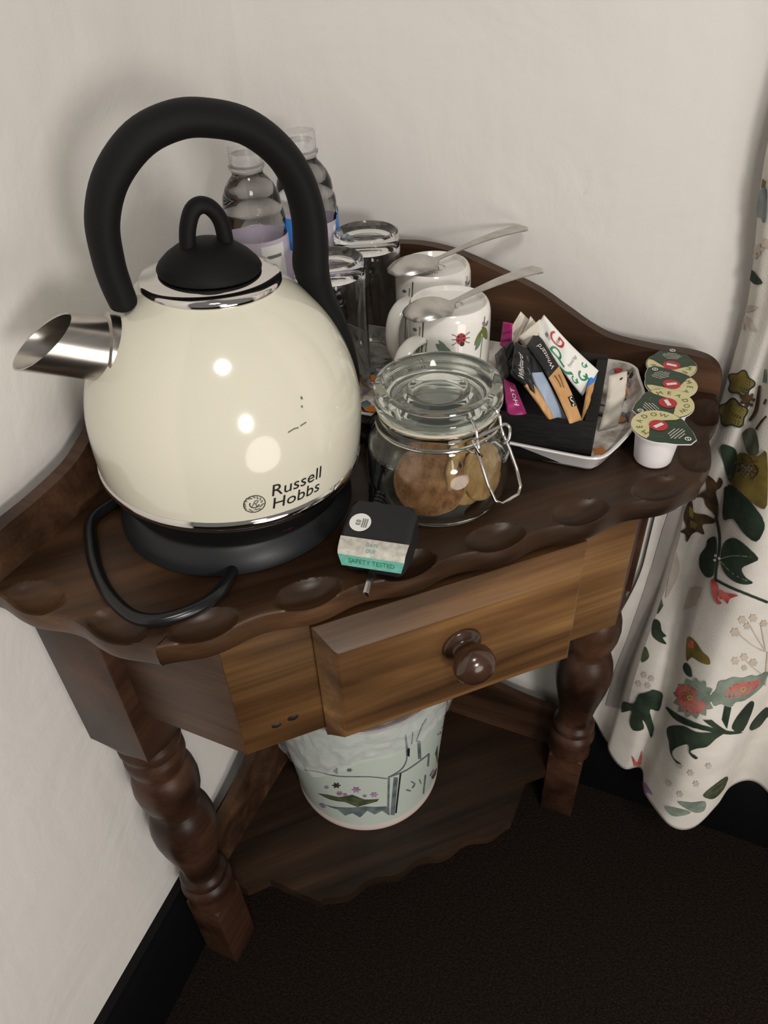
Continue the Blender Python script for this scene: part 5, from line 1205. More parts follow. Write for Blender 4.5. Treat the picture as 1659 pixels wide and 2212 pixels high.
    (M_beige, [(0.3111,0.2795),(0.3108,0.2785),(0.3102,0.277),(0.3095,0.2757),(0.3095,0.2748),(0.3099,0.2742),(0.3099,0.2735),(0.3099,0.2724),(0.3099,0.2712),(0.3095,0.2703),(0.3089,0.2701),(0.3079,0.2701),(0.3073,0.2697),(0.3066,0.2685),(0.3063,0.2669),(0.306,0.2657),(0.3054,0.2655),(0.3047,0.2658),(0.3044,0.2661),(0.3041,0.2667),(0.3041,0.2673),(0.3037,0.2677),(0.3028,0.2672),(0.3018,0.2665),(0.3012,0.2663),(0.3015,0.2674),(0.3021,0.2692),(0.3028,0.2706),(0.3028,0.2715),(0.3025,0.2721),(0.3025,0.2728),(0.3025,0.2739),(0.3025,0.2751),(0.3028,0.276),(0.3034,0.2764),(0.3044,0.2765),(0.305,0.277),(0.3057,0.2782),(0.306,0.2798),(0.3063,0.2809),(0.307,0.2811),(0.3076,0.2808),(0.3079,0.2804),(0.3083,0.2799),(0.3083,0.2792),(0.3086,0.2788),(0.3095,0.279),(0.3105,0.2795)]),
    (M_beige, [(0.3285,0.2768),(0.3282,0.2761),(0.3275,0.275),(0.3272,0.274),(0.3272,0.2732),(0.3275,0.2724),(0.3275,0.2716),(0.3275,0.2706),(0.3275,0.2695),(0.3272,0.2689),(0.3266,0.2691),(0.3259,0.2697),(0.325,0.2699),(0.3246,0.269),(0.3243,0.2677),(0.324,0.2668),(0.3237,0.267),(0.323,0.2677),(0.3224,0.2684),(0.3224,0.2691),(0.3221,0.2699),(0.3217,0.2705),(0.3211,0.2707),(0.3201,0.2706),(0.3195,0.2708),(0.3198,0.2717),(0.3205,0.2729),(0.3208,0.2741),(0.3208,0.2749),(0.3208,0.2756),(0.3205,0.2764),(0.3205,0.2774),(0.3205,0.2785),(0.3208,0.2793),(0.3214,0.2792),(0.3224,0.2786),(0.323,0.2785),(0.3234,0.2794),(0.3237,0.2807),(0.324,0.2815),(0.3246,0.2814),(0.325,0.2807),(0.3256,0.2799),(0.3259,0.2792),(0.3259,0.2784),(0.3262,0.2777),(0.3272,0.2774),(0.3279,0.2773)]),
    (M_beige, [(0.3478,0.2966),(0.3475,0.296),(0.3468,0.2955),(0.3465,0.2948),(0.3465,0.294),(0.3465,0.2931),(0.3468,0.2923),(0.3468,0.2913),(0.3468,0.2904),(0.3465,0.2899),(0.3455,0.2905),(0.3449,0.2915),(0.3439,0.2921),(0.3436,0.2915),(0.3433,0.2905),(0.343,0.2899),(0.3423,0.2904),(0.3417,0.2913),(0.3414,0.2923),(0.341,0.2931),(0.3407,0.2939),(0.3404,0.2947),(0.3397,0.2953),(0.3388,0.2958),(0.3381,0.2963),(0.3385,0.297),(0.3391,0.2978),(0.3394,0.2985),(0.3394,0.2993),(0.3394,0.3001),(0.3391,0.3009),(0.3391,0.3019),(0.3391,0.3028),(0.3394,0.3033),(0.3401,0.3029),(0.341,0.302),(0.3417,0.3015),(0.3423,0.302),(0.3426,0.303),(0.343,0.3035),(0.3436,0.3031),(0.3439,0.3022),(0.3446,0.3013),(0.3449,0.3004),(0.3449,0.2996),(0.3452,0.2988),(0.3462,0.298),(0.3471,0.2974)]),
    (M_beige, [(0.305,0.229),(0.3047,0.2279),(0.3041,0.2261),(0.3034,0.2246),(0.3034,0.2237),(0.3038,0.2231),(0.3041,0.2224),(0.3038,0.2212),(0.3038,0.22),(0.3034,0.219),(0.3028,0.2186),(0.3018,0.2184),(0.3012,0.2179),(0.3005,0.2165),(0.3002,0.2147),(0.2999,0.2135),(0.2992,0.2131),(0.2986,0.2133),(0.2983,0.2136),(0.298,0.2141),(0.298,0.2148),(0.2973,0.2151),(0.2967,0.2146),(0.2957,0.2136),(0.2951,0.2134),(0.2954,0.2146),(0.296,0.2165),(0.2967,0.2181),(0.2967,0.219),(0.2964,0.2195),(0.2964,0.2203),(0.2964,0.2214),(0.2964,0.2227),(0.2967,0.2237),(0.2973,0.2242),(0.2983,0.2245),(0.2989,0.2251),(0.2996,0.2265),(0.2999,0.2282),(0.3002,0.2295),(0.3009,0.2298),(0.3015,0.2296),(0.3018,0.2293),(0.3021,0.2287),(0.3021,0.228),(0.3028,0.2277),(0.3034,0.2281),(0.3044,0.2289)]),
    (M_beige, [(0.3259,0.223),(0.3256,0.2221),(0.325,0.2209),(0.3246,0.2198),(0.3246,0.2189),(0.325,0.2181),(0.325,0.2172),(0.325,0.2161),(0.325,0.2149),(0.3246,0.2142),(0.324,0.2143),(0.323,0.2149),(0.3224,0.215),(0.3217,0.214),(0.3214,0.2125),(0.3211,0.2115),(0.3205,0.2116),(0.3198,0.2123),(0.3195,0.213),(0.3192,0.2137),(0.3189,0.2145),(0.3185,0.2151),(0.3176,0.2152),(0.3166,0.215),(0.316,0.2152),(0.3163,0.2162),(0.3169,0.2176),(0.3176,0.2188),(0.3176,0.2197),(0.3173,0.2205),(0.3173,0.2213),(0.3173,0.2224),(0.3173,0.2236),(0.3176,0.2245),(0.3182,0.2245),(0.3192,0.224),(0.3201,0.224),(0.3205,0.225),(0.3208,0.2265),(0.3211,0.2275),(0.3217,0.2274),(0.3224,0.2267),(0.3227,0.2259),(0.323,0.2251),(0.3234,0.2243),(0.3237,0.2237),(0.3243,0.2235),(0.3253,0.2234)]),
    (M_beige, [(0.3407,0.2557),(0.3407,0.255),(0.3401,0.2541),(0.3394,0.2533),(0.3397,0.2524),(0.3397,0.2516),(0.3401,0.2507),(0.3401,0.2496),(0.3401,0.2485),(0.3397,0.2479),(0.3391,0.2484),(0.3381,0.2493),(0.3375,0.2498),(0.3369,0.249),(0.3365,0.2478),(0.3362,0.2471),(0.3359,0.2474),(0.3352,0.2483),(0.3349,0.2492),(0.3346,0.2501),(0.3343,0.2509),(0.334,0.2517),(0.3333,0.2521),(0.3324,0.2524),(0.3317,0.2529),(0.332,0.2537),(0.3327,0.2547),(0.333,0.2556),(0.333,0.2565),(0.3327,0.2573),(0.3327,0.2582),(0.3327,0.2592),(0.3327,0.2603),(0.333,0.2609),(0.3336,0.2606),(0.3343,0.2598),(0.3352,0.2594),(0.3356,0.2601),(0.3359,0.2613),(0.3362,0.262),(0.3369,0.2617),(0.3372,0.2608),(0.3378,0.2599),(0.3381,0.259),(0.3381,0.2582),(0.3385,0.2574),(0.3394,0.2568),(0.3404,0.2563)]),
    (M_beige, [(0.0958,0.9023),(0.0945,0.9017),(0.0913,0.901),(0.0881,0.9004),(0.0852,0.9),(0.082,0.8996),(0.08,0.8992),(0.08,0.8985),(0.0813,0.8978),(0.0813,0.8972),(0.0788,0.8965),(0.0746,0.8959),(0.0691,0.8955),(0.0627,0.8954),(0.055,0.8956),(0.0469,0.8956),(0.0405,0.8953),(0.035,0.8949),(0.0289,0.8945),(0.0199,0.8937),(0.0093,0.893),(0.0048,0.8958),(0.0077,0.8965),(0.0035,0.8968),(0.0116,0.9),(0.0209,0.9005),(0.0267,0.9009),(0.0318,0.9012),(0.037,0.9018),(0.0428,0.9027),(0.0492,0.9038),(0.0553,0.9047),(0.0624,0.9051),(0.0685,0.9052),(0.073,0.905),(0.0743,0.9045),(0.0746,0.9037),(0.0759,0.9031),(0.0788,0.903),(0.0823,0.9031),(0.0855,0.9031),(0.0897,0.9029),(0.0935,0.9027)]),
    (M_beige, [(0.1257,0.9086),(0.1247,0.9081),(0.1225,0.9075),(0.1202,0.907),(0.118,0.9067),(0.116,0.9065),(0.1147,0.9061),(0.1147,0.9056),(0.1157,0.9049),(0.1157,0.9044),(0.1141,0.9039),(0.1119,0.9035),(0.1093,0.9033),(0.1067,0.9035),(0.1038,0.904),(0.1012,0.9043),(0.099,0.9043),(0.0971,0.9042),(0.0948,0.9041),(0.091,0.9038),(0.0868,0.9034),(0.0833,0.9033),(0.0816,0.9036),(0.081,0.9042),(0.081,0.9048),(0.0823,0.9053),(0.0845,0.9059),(0.0855,0.9064),(0.0839,0.9068),(0.0807,0.907),(0.0784,0.9073),(0.0775,0.9079),(0.0768,0.9084),(0.0778,0.9089),(0.0813,0.9092),(0.0861,0.9094),(0.09,0.9096),(0.0923,0.9097),(0.0942,0.9098),(0.0961,0.91),(0.098,0.9106),(0.0996,0.9113),(0.1019,0.9118),(0.1045,0.9118),(0.1074,0.9117),(0.1093,0.9114),(0.1103,0.9109),(0.1106,0.9102),(0.1115,0.9097),(0.1131,0.9095),(0.1154,0.9095),(0.118,0.9094),(0.1209,0.9092),(0.1241,0.9089)]),
    (M_beige, [(0.0672,0.8944),(0.0656,0.894),(0.0617,0.8934),(0.0575,0.8929),(0.0537,0.8925),(0.0498,0.8921),(0.0469,0.8918),(0.0469,0.8914),(0.0482,0.891),(0.0479,0.8907),(0.0447,0.8902),(0.0405,0.8897),(0.0363,0.8894),(0.0321,0.8893),(0.028,0.8894),(0.0244,0.8894),(0.0215,0.8893),(0.0186,0.8892),(0.0151,0.8889),(0.0096,0.8886),(0.0029,0.8882),(0.0013,0.8901),(0.0042,0.8921),(0.0103,0.8924),(0.0141,0.8926),(0.0167,0.8927),(0.0196,0.893),(0.0225,0.8935),(0.0254,0.8941),(0.0286,0.8945),(0.0325,0.8948),(0.037,0.8949),(0.0405,0.8949),(0.0418,0.8946),(0.0421,0.8942),(0.0431,0.8939),(0.0466,0.894),(0.0508,0.8942),(0.0553,0.8943),(0.0601,0.8944),(0.0649,0.8945)]),
    (M_beige, [(0.0032,0.8374),(0.0161,0.8381),(0.0254,0.8388),(0.035,0.8397),(0.0447,0.8405),(0.0556,0.8414),(0.0681,0.8425),(0.0791,0.8436),(0.0874,0.8445),(0.0942,0.8454),(0.1003,0.8461),(0.1054,0.8469),(0.1103,0.8476),(0.1144,0.8483),(0.1193,0.8492),(0.1237,0.8501),(0.125,0.8508),(0.1218,0.8509),(0.1154,0.8508),(0.1083,0.8506),(0.1019,0.8504),(0.0951,0.85),(0.0871,0.8495),(0.0778,0.8489),(0.0659,0.848),(0.053,0.8471),(0.0405,0.8461),(0.0315,0.8454),(0.0225,0.8446),(0.0119,0.8438)]),
    (M_beige, [(0.0074,0.829),(0.0167,0.8287),(0.0244,0.8284),(0.0315,0.8281),(0.0389,0.8278),(0.0463,0.8276),(0.0566,0.8276),(0.0675,0.8277),(0.0791,0.828),(0.089,0.8281),(0.0974,0.8282),(0.1051,0.8282),(0.1119,0.8281),(0.118,0.8281),(0.1238,0.828),(0.1295,0.828),(0.1356,0.8279),(0.1418,0.828),(0.1453,0.8283),(0.1446,0.829),(0.1414,0.8299),(0.1382,0.8308),(0.1353,0.8316),(0.1321,0.8323),(0.1289,0.8329),(0.1257,0.8336),(0.1218,0.8341),(0.1176,0.8347),(0.1131,0.8351),(0.108,0.8355),(0.1025,0.8359),(0.0958,0.8361),(0.0884,0.8361),(0.0791,0.836),(0.0662,0.8356),(0.0546,0.8353),(0.0431,0.8351),(0.0321,0.8348),(0.0225,0.8346),(0.0103,0.8342)]),
    (M_beige, [(0.0064,0.8212),(0.0145,0.8213),(0.0212,0.8214),(0.0276,0.8216),(0.0357,0.8219),(0.044,0.8221),(0.0498,0.8225),(0.0505,0.8231),(0.0482,0.8237),(0.0453,0.8243),(0.0431,0.8248),(0.0408,0.8253),(0.0379,0.8257),(0.0354,0.8261),(0.0321,0.8264),(0.0289,0.8267),(0.0251,0.8269),(0.0209,0.8271),(0.0161,0.8273),(0.0103,0.8274),(0.0026,0.8275)]),
    (M_brown, [(0.1623,0.6587),(0.1671,0.6602),(0.1765,0.66),(0.1848,0.6594),(0.1913,0.6582),(0.197,0.6566),(0.2012,0.6563),(0.2019,0.6585),(0.2012,0.6619),(0.2019,0.6641),(0.206,0.6639),(0.2115,0.6625),(0.2154,0.6607),(0.2166,0.6582),(0.2163,0.655),(0.215,0.652),(0.2121,0.6498),(0.2086,0.6478),(0.208,0.6452),(0.2121,0.6415),(0.2192,0.6374),(0.2253,0.6332),(0.2305,0.628),(0.235,0.6224),(0.2366,0.6184),(0.233,0.617),(0.2266,0.6176),(0.2199,0.6187),(0.2125,0.6194),(0.2038,0.6204),(0.1967,0.622),(0.1919,0.6248),(0.188,0.628),(0.1832,0.6298),(0.1749,0.6283),(0.1655,0.6253),(0.1601,0.6241),(0.162,0.6264),(0.1678,0.6306),(0.1729,0.6347),(0.1774,0.6377),(0.1816,0.6406),(0.1826,0.6441),(0.1768,0.6492),(0.1675,0.6547)]),
    (M_leaf, [(0.2266,0.6159),(0.2337,0.6124),(0.2452,0.6087),(0.2546,0.6052),(0.2591,0.6016),(0.2623,0.5979),(0.2645,0.5937),(0.2665,0.589),(0.2681,0.5839),(0.2697,0.5785),(0.2713,0.5726),(0.2732,0.5664),(0.2748,0.5607),(0.2764,0.5554),(0.278,0.5508),(0.2793,0.5475),(0.2832,0.5504),(0.2819,0.5537),(0.2806,0.5583),(0.279,0.5635),(0.2774,0.5691),(0.2758,0.5753),(0.2742,0.5812),(0.2729,0.5865),(0.2719,0.5918),(0.2703,0.5967),(0.2681,0.6012),(0.2655,0.6054),(0.261,0.6095),(0.2526,0.6135),(0.2411,0.6168),(0.233,0.6196)]),
    (M_brown, [(0.1466,0.619),(0.1504,0.6186),(0.1543,0.6154),(0.1585,0.6121),(0.1614,0.6088),(0.1646,0.6055),(0.17,0.604),(0.1803,0.6058),(0.1925,0.6091),(0.2035,0.6112),(0.2137,0.6119),(0.2234,0.6126),(0.2305,0.613),(0.2334,0.6123),(0.2327,0.6103),(0.2289,0.6072),(0.2202,0.6035),(0.2089,0.5999),(0.2019,0.5966),(0.2041,0.5928),(0.2112,0.589),(0.2144,0.5861),(0.2096,0.5847),(0.2009,0.5843),(0.1932,0.5834),(0.188,0.5813),(0.1839,0.5786),(0.1797,0.5751),(0.1761,0.5695),(0.1733,0.5631),(0.17,0.5594),(0.1675,0.5611),(0.1646,0.5656),(0.161,0.5689),(0.1543,0.5687),(0.1459,0.5674),(0.1411,0.5675),(0.1456,0.5704),(0.1536,0.5747),(0.1578,0.5788),(0.1543,0.5817),(0.1469,0.5844),(0.1405,0.5876),(0.1379,0.5912),(0.1369,0.5953),(0.1379,0.6002),(0.1398,0.607),(0.143,0.6144)]),
    (M_olive, [(0.1479,0.6077),(0.1646,0.6075),(0.1691,0.5958),(0.1562,0.5957)]),
    (M_olive, [(0.1626,0.5911),(0.1868,0.5934),(0.1861,0.5852),(0.1684,0.5822)]),
    (M_leaf, [(0.226,0.658),(0.2343,0.6584),(0.2494,0.659),(0.2629,0.6608),(0.2719,0.6641),(0.279,0.668),(0.2851,0.6702),(0.2909,0.6694),(0.2967,0.6671),(0.3015,0.6649),(0.3063,0.6634),(0.3105,0.662),(0.314,0.6601),(0.3166,0.6577),(0.3182,0.6549),(0.3189,0.6514),(0.3185,0.6459),(0.3176,0.6393),(0.3147,0.6349),(0.3092,0.634),(0.3025,0.6346),(0.2957,0.6354),(0.289,0.6369),(0.2816,0.6389),(0.2745,0.6392),(0.2674,0.6356),(0.2604,0.6299),(0.2526,0.6269),(0.2452,0.6304),(0.2391,0.6375),(0.234,0.6443),(0.2292,0.6497),(0.2253,0.6548)]),
    (M_leaf, [(0.2514,0.5985),(0.243,0.5957),(0.2346,0.5893),(0.2289,0.5839),(0.2282,0.5807),(0.2301,0.5778),(0.2305,0.574),(0.2273,0.5684),(0.2228,0.562),(0.2205,0.5559),(0.2221,0.5503),(0.2263,0.5453),(0.233,0.5422),(0.2427,0.5421),(0.2533,0.5437),(0.2613,0.5457),(0.2671,0.5485),(0.2716,0.5522),(0.2739,0.5569),(0.2735,0.5631),(0.2716,0.5703),(0.2687,0.5778),(0.2645,0.5863),(0.2584,0.5946)]),
    (M_leaf, [(0.2764,0.5829),(0.2742,0.5894),(0.2729,0.5971),(0.2735,0.6042),(0.2761,0.6101),(0.28,0.6155),(0.2841,0.6196),(0.289,0.6224),(0.2941,0.6239),(0.3002,0.6244),(0.3083,0.6237),(0.3179,0.6209),(0.324,0.6169),(0.3246,0.6137),(0.3217,0.6109),(0.3185,0.6076),(0.315,0.6037),(0.3108,0.5991),(0.3086,0.5948),(0.3099,0.5915),(0.3134,0.5887),(0.3176,0.5864),(0.3221,0.5849),(0.3269,0.5839),(0.3291,0.5824),(0.3275,0.5804),(0.3234,0.5781),(0.3185,0.5762),(0.3134,0.5747),(0.3079,0.5733),(0.3028,0.5723),(0.2976,0.5719),(0.2922,0.5721),(0.2874,0.5732),(0.2832,0.5754),(0.2793,0.5785)]),
    (M_leafg, [(0.2755,0.5816),(0.28,0.5866),(0.2858,0.5935),(0.2922,0.6002),(0.3002,0.6063),(0.3086,0.6115),(0.315,0.6142),(0.3147,0.6153),(0.3083,0.6125),(0.2999,0.6073),(0.2919,0.6011),(0.2851,0.5942),(0.279,0.5872),(0.2745,0.5822)]),
    (M_leafg, [(0.2751,0.5802),(0.2822,0.5801),(0.2912,0.5799),(0.2996,0.58),(0.3076,0.5811),(0.3156,0.5821),(0.3214,0.5821),(0.3214,0.5833),(0.316,0.5833),(0.3076,0.5824),(0.2999,0.5813),(0.2915,0.5812),(0.2829,0.5815),(0.2758,0.5817)]),
    (M_wht, [(0.269,0.5833),(0.2694,0.5828),(0.2694,0.5823),(0.269,0.5817),(0.2687,0.5811),(0.2681,0.5805),(0.2674,0.58),(0.2668,0.5797),(0.2658,0.5793),(0.2652,0.5792),(0.2642,0.5792),(0.2639,0.5794),(0.2633,0.5797),(0.2633,0.5801),(0.2633,0.5807),(0.2636,0.5812),(0.2639,0.5818),(0.2645,0.5825),(0.2655,0.583),(0.2661,0.5834),(0.2671,0.5837),(0.2677,0.5838),(0.2684,0.5838),(0.2687,0.5836)]),
    (M_wht, [(0.2767,0.5845),(0.2767,0.5841),(0.2767,0.5835),(0.2767,0.5829),(0.2764,0.5824),(0.2758,0.5818),(0.2751,0.5813),(0.2745,0.581),(0.2739,0.5807),(0.2735,0.5806),(0.2729,0.5807),(0.2726,0.5809),(0.2722,0.5812),(0.2719,0.5817),(0.2719,0.5822),(0.2722,0.5828),(0.2726,0.5834),(0.2732,0.5839),(0.2739,0.5844),(0.2742,0.5848),(0.2748,0.585),(0.2755,0.5851),(0.2761,0.5851),(0.2764,0.5848)]),
    (M_wht, [(0.2703,0.5774),(0.2706,0.577),(0.2703,0.5764),(0.2703,0.5758),(0.27,0.5753),(0.2694,0.5747),(0.2687,0.5742),(0.2677,0.5738),(0.2671,0.5735),(0.2665,0.5734),(0.2658,0.5734),(0.2652,0.5736),(0.2649,0.5739),(0.2645,0.5743),(0.2645,0.5749),(0.2649,0.5755),(0.2655,0.5761),(0.2661,0.5767),(0.2668,0.5772),(0.2674,0.5776),(0.2684,0.5779),(0.269,0.578),(0.2697,0.578),(0.27,0.5778)]),
    (M_rose, [(0.2729,0.5508),(0.2764,0.5526),(0.2822,0.5528),(0.2867,0.5511),(0.289,0.5465),(0.2899,0.5402),(0.2915,0.5356),(0.2941,0.5345),(0.2973,0.5352),(0.2989,0.5351),(0.298,0.5327),(0.2957,0.5297),(0.2928,0.5282),(0.2893,0.5294),(0.2854,0.5321),(0.2819,0.5356),(0.2777,0.5407),(0.2742,0.5466)]),
    (M_rose, [(0.2909,0.549),(0.2925,0.5499),(0.2954,0.5497),(0.2992,0.5505),(0.305,0.554),(0.3121,0.5578),(0.3166,0.559),(0.3153,0.5568),(0.3108,0.5526),(0.3073,0.5483),(0.3066,0.5446),(0.3066,0.5413),(0.3063,0.5392),(0.3044,0.5393),(0.3021,0.5406),(0.2996,0.5412),(0.2976,0.5398),(0.2954,0.5379),(0.2938,0.5375),(0.2922,0.5406),(0.2909,0.5453)]),
    (M_leaf, [(0.28,0.5531),(0.2845,0.5545),(0.2906,0.5565),(0.298,0.5589),(0.307,0.5616),(0.3176,0.5633),(0.3279,0.5628),(0.3388,0.5605),(0.3504,0.5565),(0.3594,0.5527),(0.3594,0.5563),(0.3504,0.5601),(0.3388,0.564),(0.3279,0.5664),(0.3176,0.5669),(0.3073,0.5652),(0.2983,0.5626),(0.2912,0.5603),(0.2851,0.5584),(0.2806,0.557)]),
    (M_leaf, [(0.1456,0.4286),(0.1498,0.4313),(0.1565,0.4322),(0.162,0.4316),(0.1659,0.4292),(0.1691,0.4253),(0.1726,0.4221),(0.1778,0.4206),(0.1839,0.4195),(0.1874,0.4183),(0.1855,0.4169),(0.1813,0.4155),(0.1794,0.4139),(0.1835,0.4119),(0.1903,0.4094),(0.1929,0.4075),(0.188,0.4068),(0.1794,0.4065),(0.1716,0.4063),(0.1652,0.4066),(0.1591,0.4075),(0.1536,0.41),(0.1495,0.4156),(0.1463,0.4229)]),
    (M_moss, [(0.1466,0.4617),(0.1578,0.4542),(0.153,0.4418),(0.1485,0.4377)]),
    (M_moss, [(0.1498,0.3891),(0.1543,0.3879),(0.1594,0.3849),(0.1626,0.3815),(0.163,0.3781),(0.1614,0.3745),(0.1594,0.3714),(0.1569,0.3685),(0.154,0.366),(0.1517,0.3657),(0.1501,0.3691),(0.1488,0.3747),(0.1482,0.3798),(0.1479,0.3839),(0.1482,0.3874)]),
    (M_olive, [(0.2623,0.4492),(0.2674,0.4545),(0.2745,0.4568),(0.2806,0.4577),(0.2858,0.4572),(0.2906,0.4555),(0.2951,0.4542),(0.2989,0.4543),(0.3025,0.4547),(0.3054,0.4542),(0.3079,0.452),(0.3095,0.449),(0.3092,0.4463),(0.3063,0.4441),(0.3015,0.4419),(0.2967,0.4397),(0.2919,0.4382),(0.2864,0.4368),(0.2819,0.4345),(0.2787,0.4294),(0.2764,0.4237),(0.2739,0.4223),(0.2694,0.4291),(0.2642,0.4401)]),
    (M_rose, [(0.2655,0.4501),(0.2777,0.4553),(0.2809,0.4471),(0.2703,0.4413)]),
    (M_leaf, [(0.2729,0.4188),(0.2767,0.4207),(0.2812,0.4215),(0.2845,0.421),(0.287,0.4187),(0.289,0.4153),(0.2893,0.4122),(0.2874,0.4097),(0.2838,0.4075),(0.28,0.4061),(0.2764,0.4058),(0.2722,0.4064),(0.2694,0.408),(0.269,0.4111),(0.2703,0.4154)]),
    (M_leafg, [(0.3285,0.4052),(0.3256,0.4014),(0.3224,0.3982),(0.3256,0.3952),(0.3282,0.3913),(0.324,0.389),(0.3198,0.3873),(0.3208,0.3831),(0.3214,0.3785),(0.3166,0.3776),(0.3121,0.3771),(0.3115,0.3722),(0.3095,0.3668),(0.3054,0.3669),(0.3021,0.3674),(0.2992,0.3616),(0.2954,0.3552),(0.2925,0.3569),(0.2906,0.3596),(0.2858,0.3532),(0.2796,0.3465),(0.279,0.3512),(0.2793,0.3567),(0.2726,0.3515),(0.2639,0.3459),(0.2674,0.3541),(0.2716,0.3618),(0.2642,0.3589),(0.2539,0.3546),(0.2645,0.3665),(0.2722,0.3746),(0.2684,0.3762),(0.2652,0.3789),(0.2739,0.3862),(0.28,0.3913),(0.28,0.3959),(0.2809,0.4016),(0.2864,0.4046),(0.2909,0.406),(0.2928,0.4115),(0.2957,0.4172),(0.2992,0.4164),(0.3021,0.4146),(0.3054,0.419),(0.3095,0.4227),(0.3115,0.4191),(0.3124,0.4151),(0.3169,0.4168),(0.3217,0.4173),(0.3211,0.4128),(0.3198,0.4085),(0.3243,0.4074)]),
    (M_rose, [(0.2665,0.3748),(0.2732,0.3829),(0.2806,0.3915),(0.2867,0.3977),(0.2925,0.4012),(0.298,0.4026),(0.3018,0.4024),(0.3031,0.3999),(0.3028,0.3962),(0.3041,0.3939),(0.3086,0.3945),(0.3144,0.3955),(0.3182,0.3946),(0.3189,0.3915),(0.3176,0.3873),(0.3156,0.3831),(0.3124,0.379),(0.3086,0.3744),(0.3047,0.3702),(0.3002,0.3668),(0.2954,0.3639),(0.2906,0.3615),(0.2867,0.3602),(0.2829,0.3599),(0.2787,0.36),(0.2745,0.3602),(0.2697,0.361),(0.2658,0.3624),(0.2636,0.3648),(0.2633,0.3687)]),
    (M_olive, [(0.298,0.3939),(0.2976,0.3932),(0.297,0.392),(0.2964,0.391),(0.2957,0.3901),(0.2948,0.3892),(0.2944,0.3886),(0.2944,0.3883),(0.2954,0.3882),(0.2957,0.388),(0.2964,0.3875),(0.2967,0.3869),(0.2967,0.3863),(0.296,0.3857),(0.2951,0.3852),(0.2941,0.3847),(0.2935,0.3846),(0.2928,0.3845),(0.2922,0.3842),(0.2919,0.3836),(0.2919,0.3827),(0.2919,0.3817),(0.2915,0.3805),(0.2909,0.3792),(0.2906,0.3784),(0.2899,0.3784),(0.2893,0.3789),(0.289,0.3794),(0.289,0.3801),(0.2886,0.381),(0.2886,0.3813),(0.288,0.3807),(0.2874,0.3795),(0.2864,0.3784),(0.2854,0.3772),(0.2841,0.3761),(0.2835,0.3756),(0.2835,0.3763),(0.2838,0.3776),(0.2845,0.3789),(0.2851,0.3801),(0.2858,0.3814),(0.2861,0.3821),(0.2858,0.382),(0.2848,0.3814),(0.2838,0.381),(0.2829,0.3808),(0.2819,0.3807),(0.2816,0.381),(0.2822,0.3819),(0.2835,0.3831),(0.2845,0.3842),(0.2854,0.3849),(0.2864,0.3856),(0.287,0.3862),(0.287,0.3867),(0.2867,0.3872),(0.2864,0.3878),(0.2864,0.3888),(0.2864,0.3898),(0.2867,0.3906),(0.2874,0.3909),(0.288,0.3911),(0.289,0.3911),(0.2896,0.3908),(0.2899,0.3904),(0.2903,0.3903),(0.2909,0.391),(0.2912,0.3921),(0.2915,0.3932),(0.2925,0.3944),(0.2931,0.3955),(0.2938,0.3961),(0.2941,0.3957),(0.2941,0.3948),(0.2941,0.3939),(0.2938,0.3929),(0.2935,0.3919),(0.2935,0.3913),(0.2941,0.3916),(0.2948,0.3924),(0.2957,0.3931),(0.2967,0.3935),(0.2976,0.3939)]),
    (M_yell, [(0.297,0.3882),(0.2973,0.3876),(0.2973,0.3867),(0.297,0.3859),(0.2967,0.3849),(0.296,0.384),(0.2954,0.3831),(0.2948,0.3822),(0.2941,0.3814),(0.2931,0.3808),(0.2925,0.3804),(0.2919,0.3801),(0.2912,0.38),(0.2906,0.3801),(0.2903,0.3804),(0.2899,0.3809),(0.2899,0.3816),(0.2899,0.3825),(0.2899,0.3834),(0.2906,0.3844),(0.2909,0.3854),(0.2915,0.3864),(0.2925,0.3873),(0.2931,0.3881),(0.2938,0.3887),(0.2948,0.3891),(0.2954,0.3893),(0.296,0.3894),(0.2964,0.3892),(0.297,0.3888)]),
    (M_leafg, [(0.3227,0.4089),(0.3237,0.412),(0.3256,0.4146),(0.3272,0.4175),(0.3275,0.4214),(0.3275,0.4256),(0.3285,0.4291),(0.3311,0.431),(0.3349,0.4319),(0.3385,0.4329),(0.3414,0.4344),(0.3446,0.436),(0.3481,0.437),(0.3526,0.4366),(0.3577,0.4355),(0.3632,0.4347),(0.3684,0.4347),(0.3735,0.435),(0.3786,0.4344),(0.3825,0.4325),(0.3857,0.4301),(0.3902,0.4281),(0.3976,0.427),(0.4066,0.4261),(0.4134,0.423),(0.415,0.4179),(0.4134,0.4123),(0.4108,0.4078),(0.4089,0.405),(0.4063,0.4031),(0.4018,0.4016),(0.3941,0.4003),(0.3841,0.3991),(0.3758,0.3984),(0.3693,0.3991),(0.3639,0.4004),(0.3594,0.4004),(0.3568,0.3981),(0.3552,0.3951),(0.3523,0.3936),(0.3478,0.3949),(0.3426,0.3975),(0.3381,0.3989),(0.3343,0.3977),(0.3314,0.3955),(0.3285,0.3952),(0.3259,0.3986),(0.3237,0.404)]),
    (M_rose, [(0.3388,0.414),(0.3407,0.4182),(0.3452,0.423),(0.3507,0.4267),(0.3574,0.4283),(0.3658,0.4282),(0.3745,0.4266),(0.3844,0.4239),(0.3944,0.42),(0.4008,0.416),(0.4002,0.4127),(0.3954,0.4099),(0.3896,0.4081),(0.3851,0.4071),(0.3799,0.4067),(0.3735,0.4072),(0.3639,0.4079),(0.3539,0.4078),(0.3465,0.4079),(0.342,0.409),(0.3394,0.4111)]),
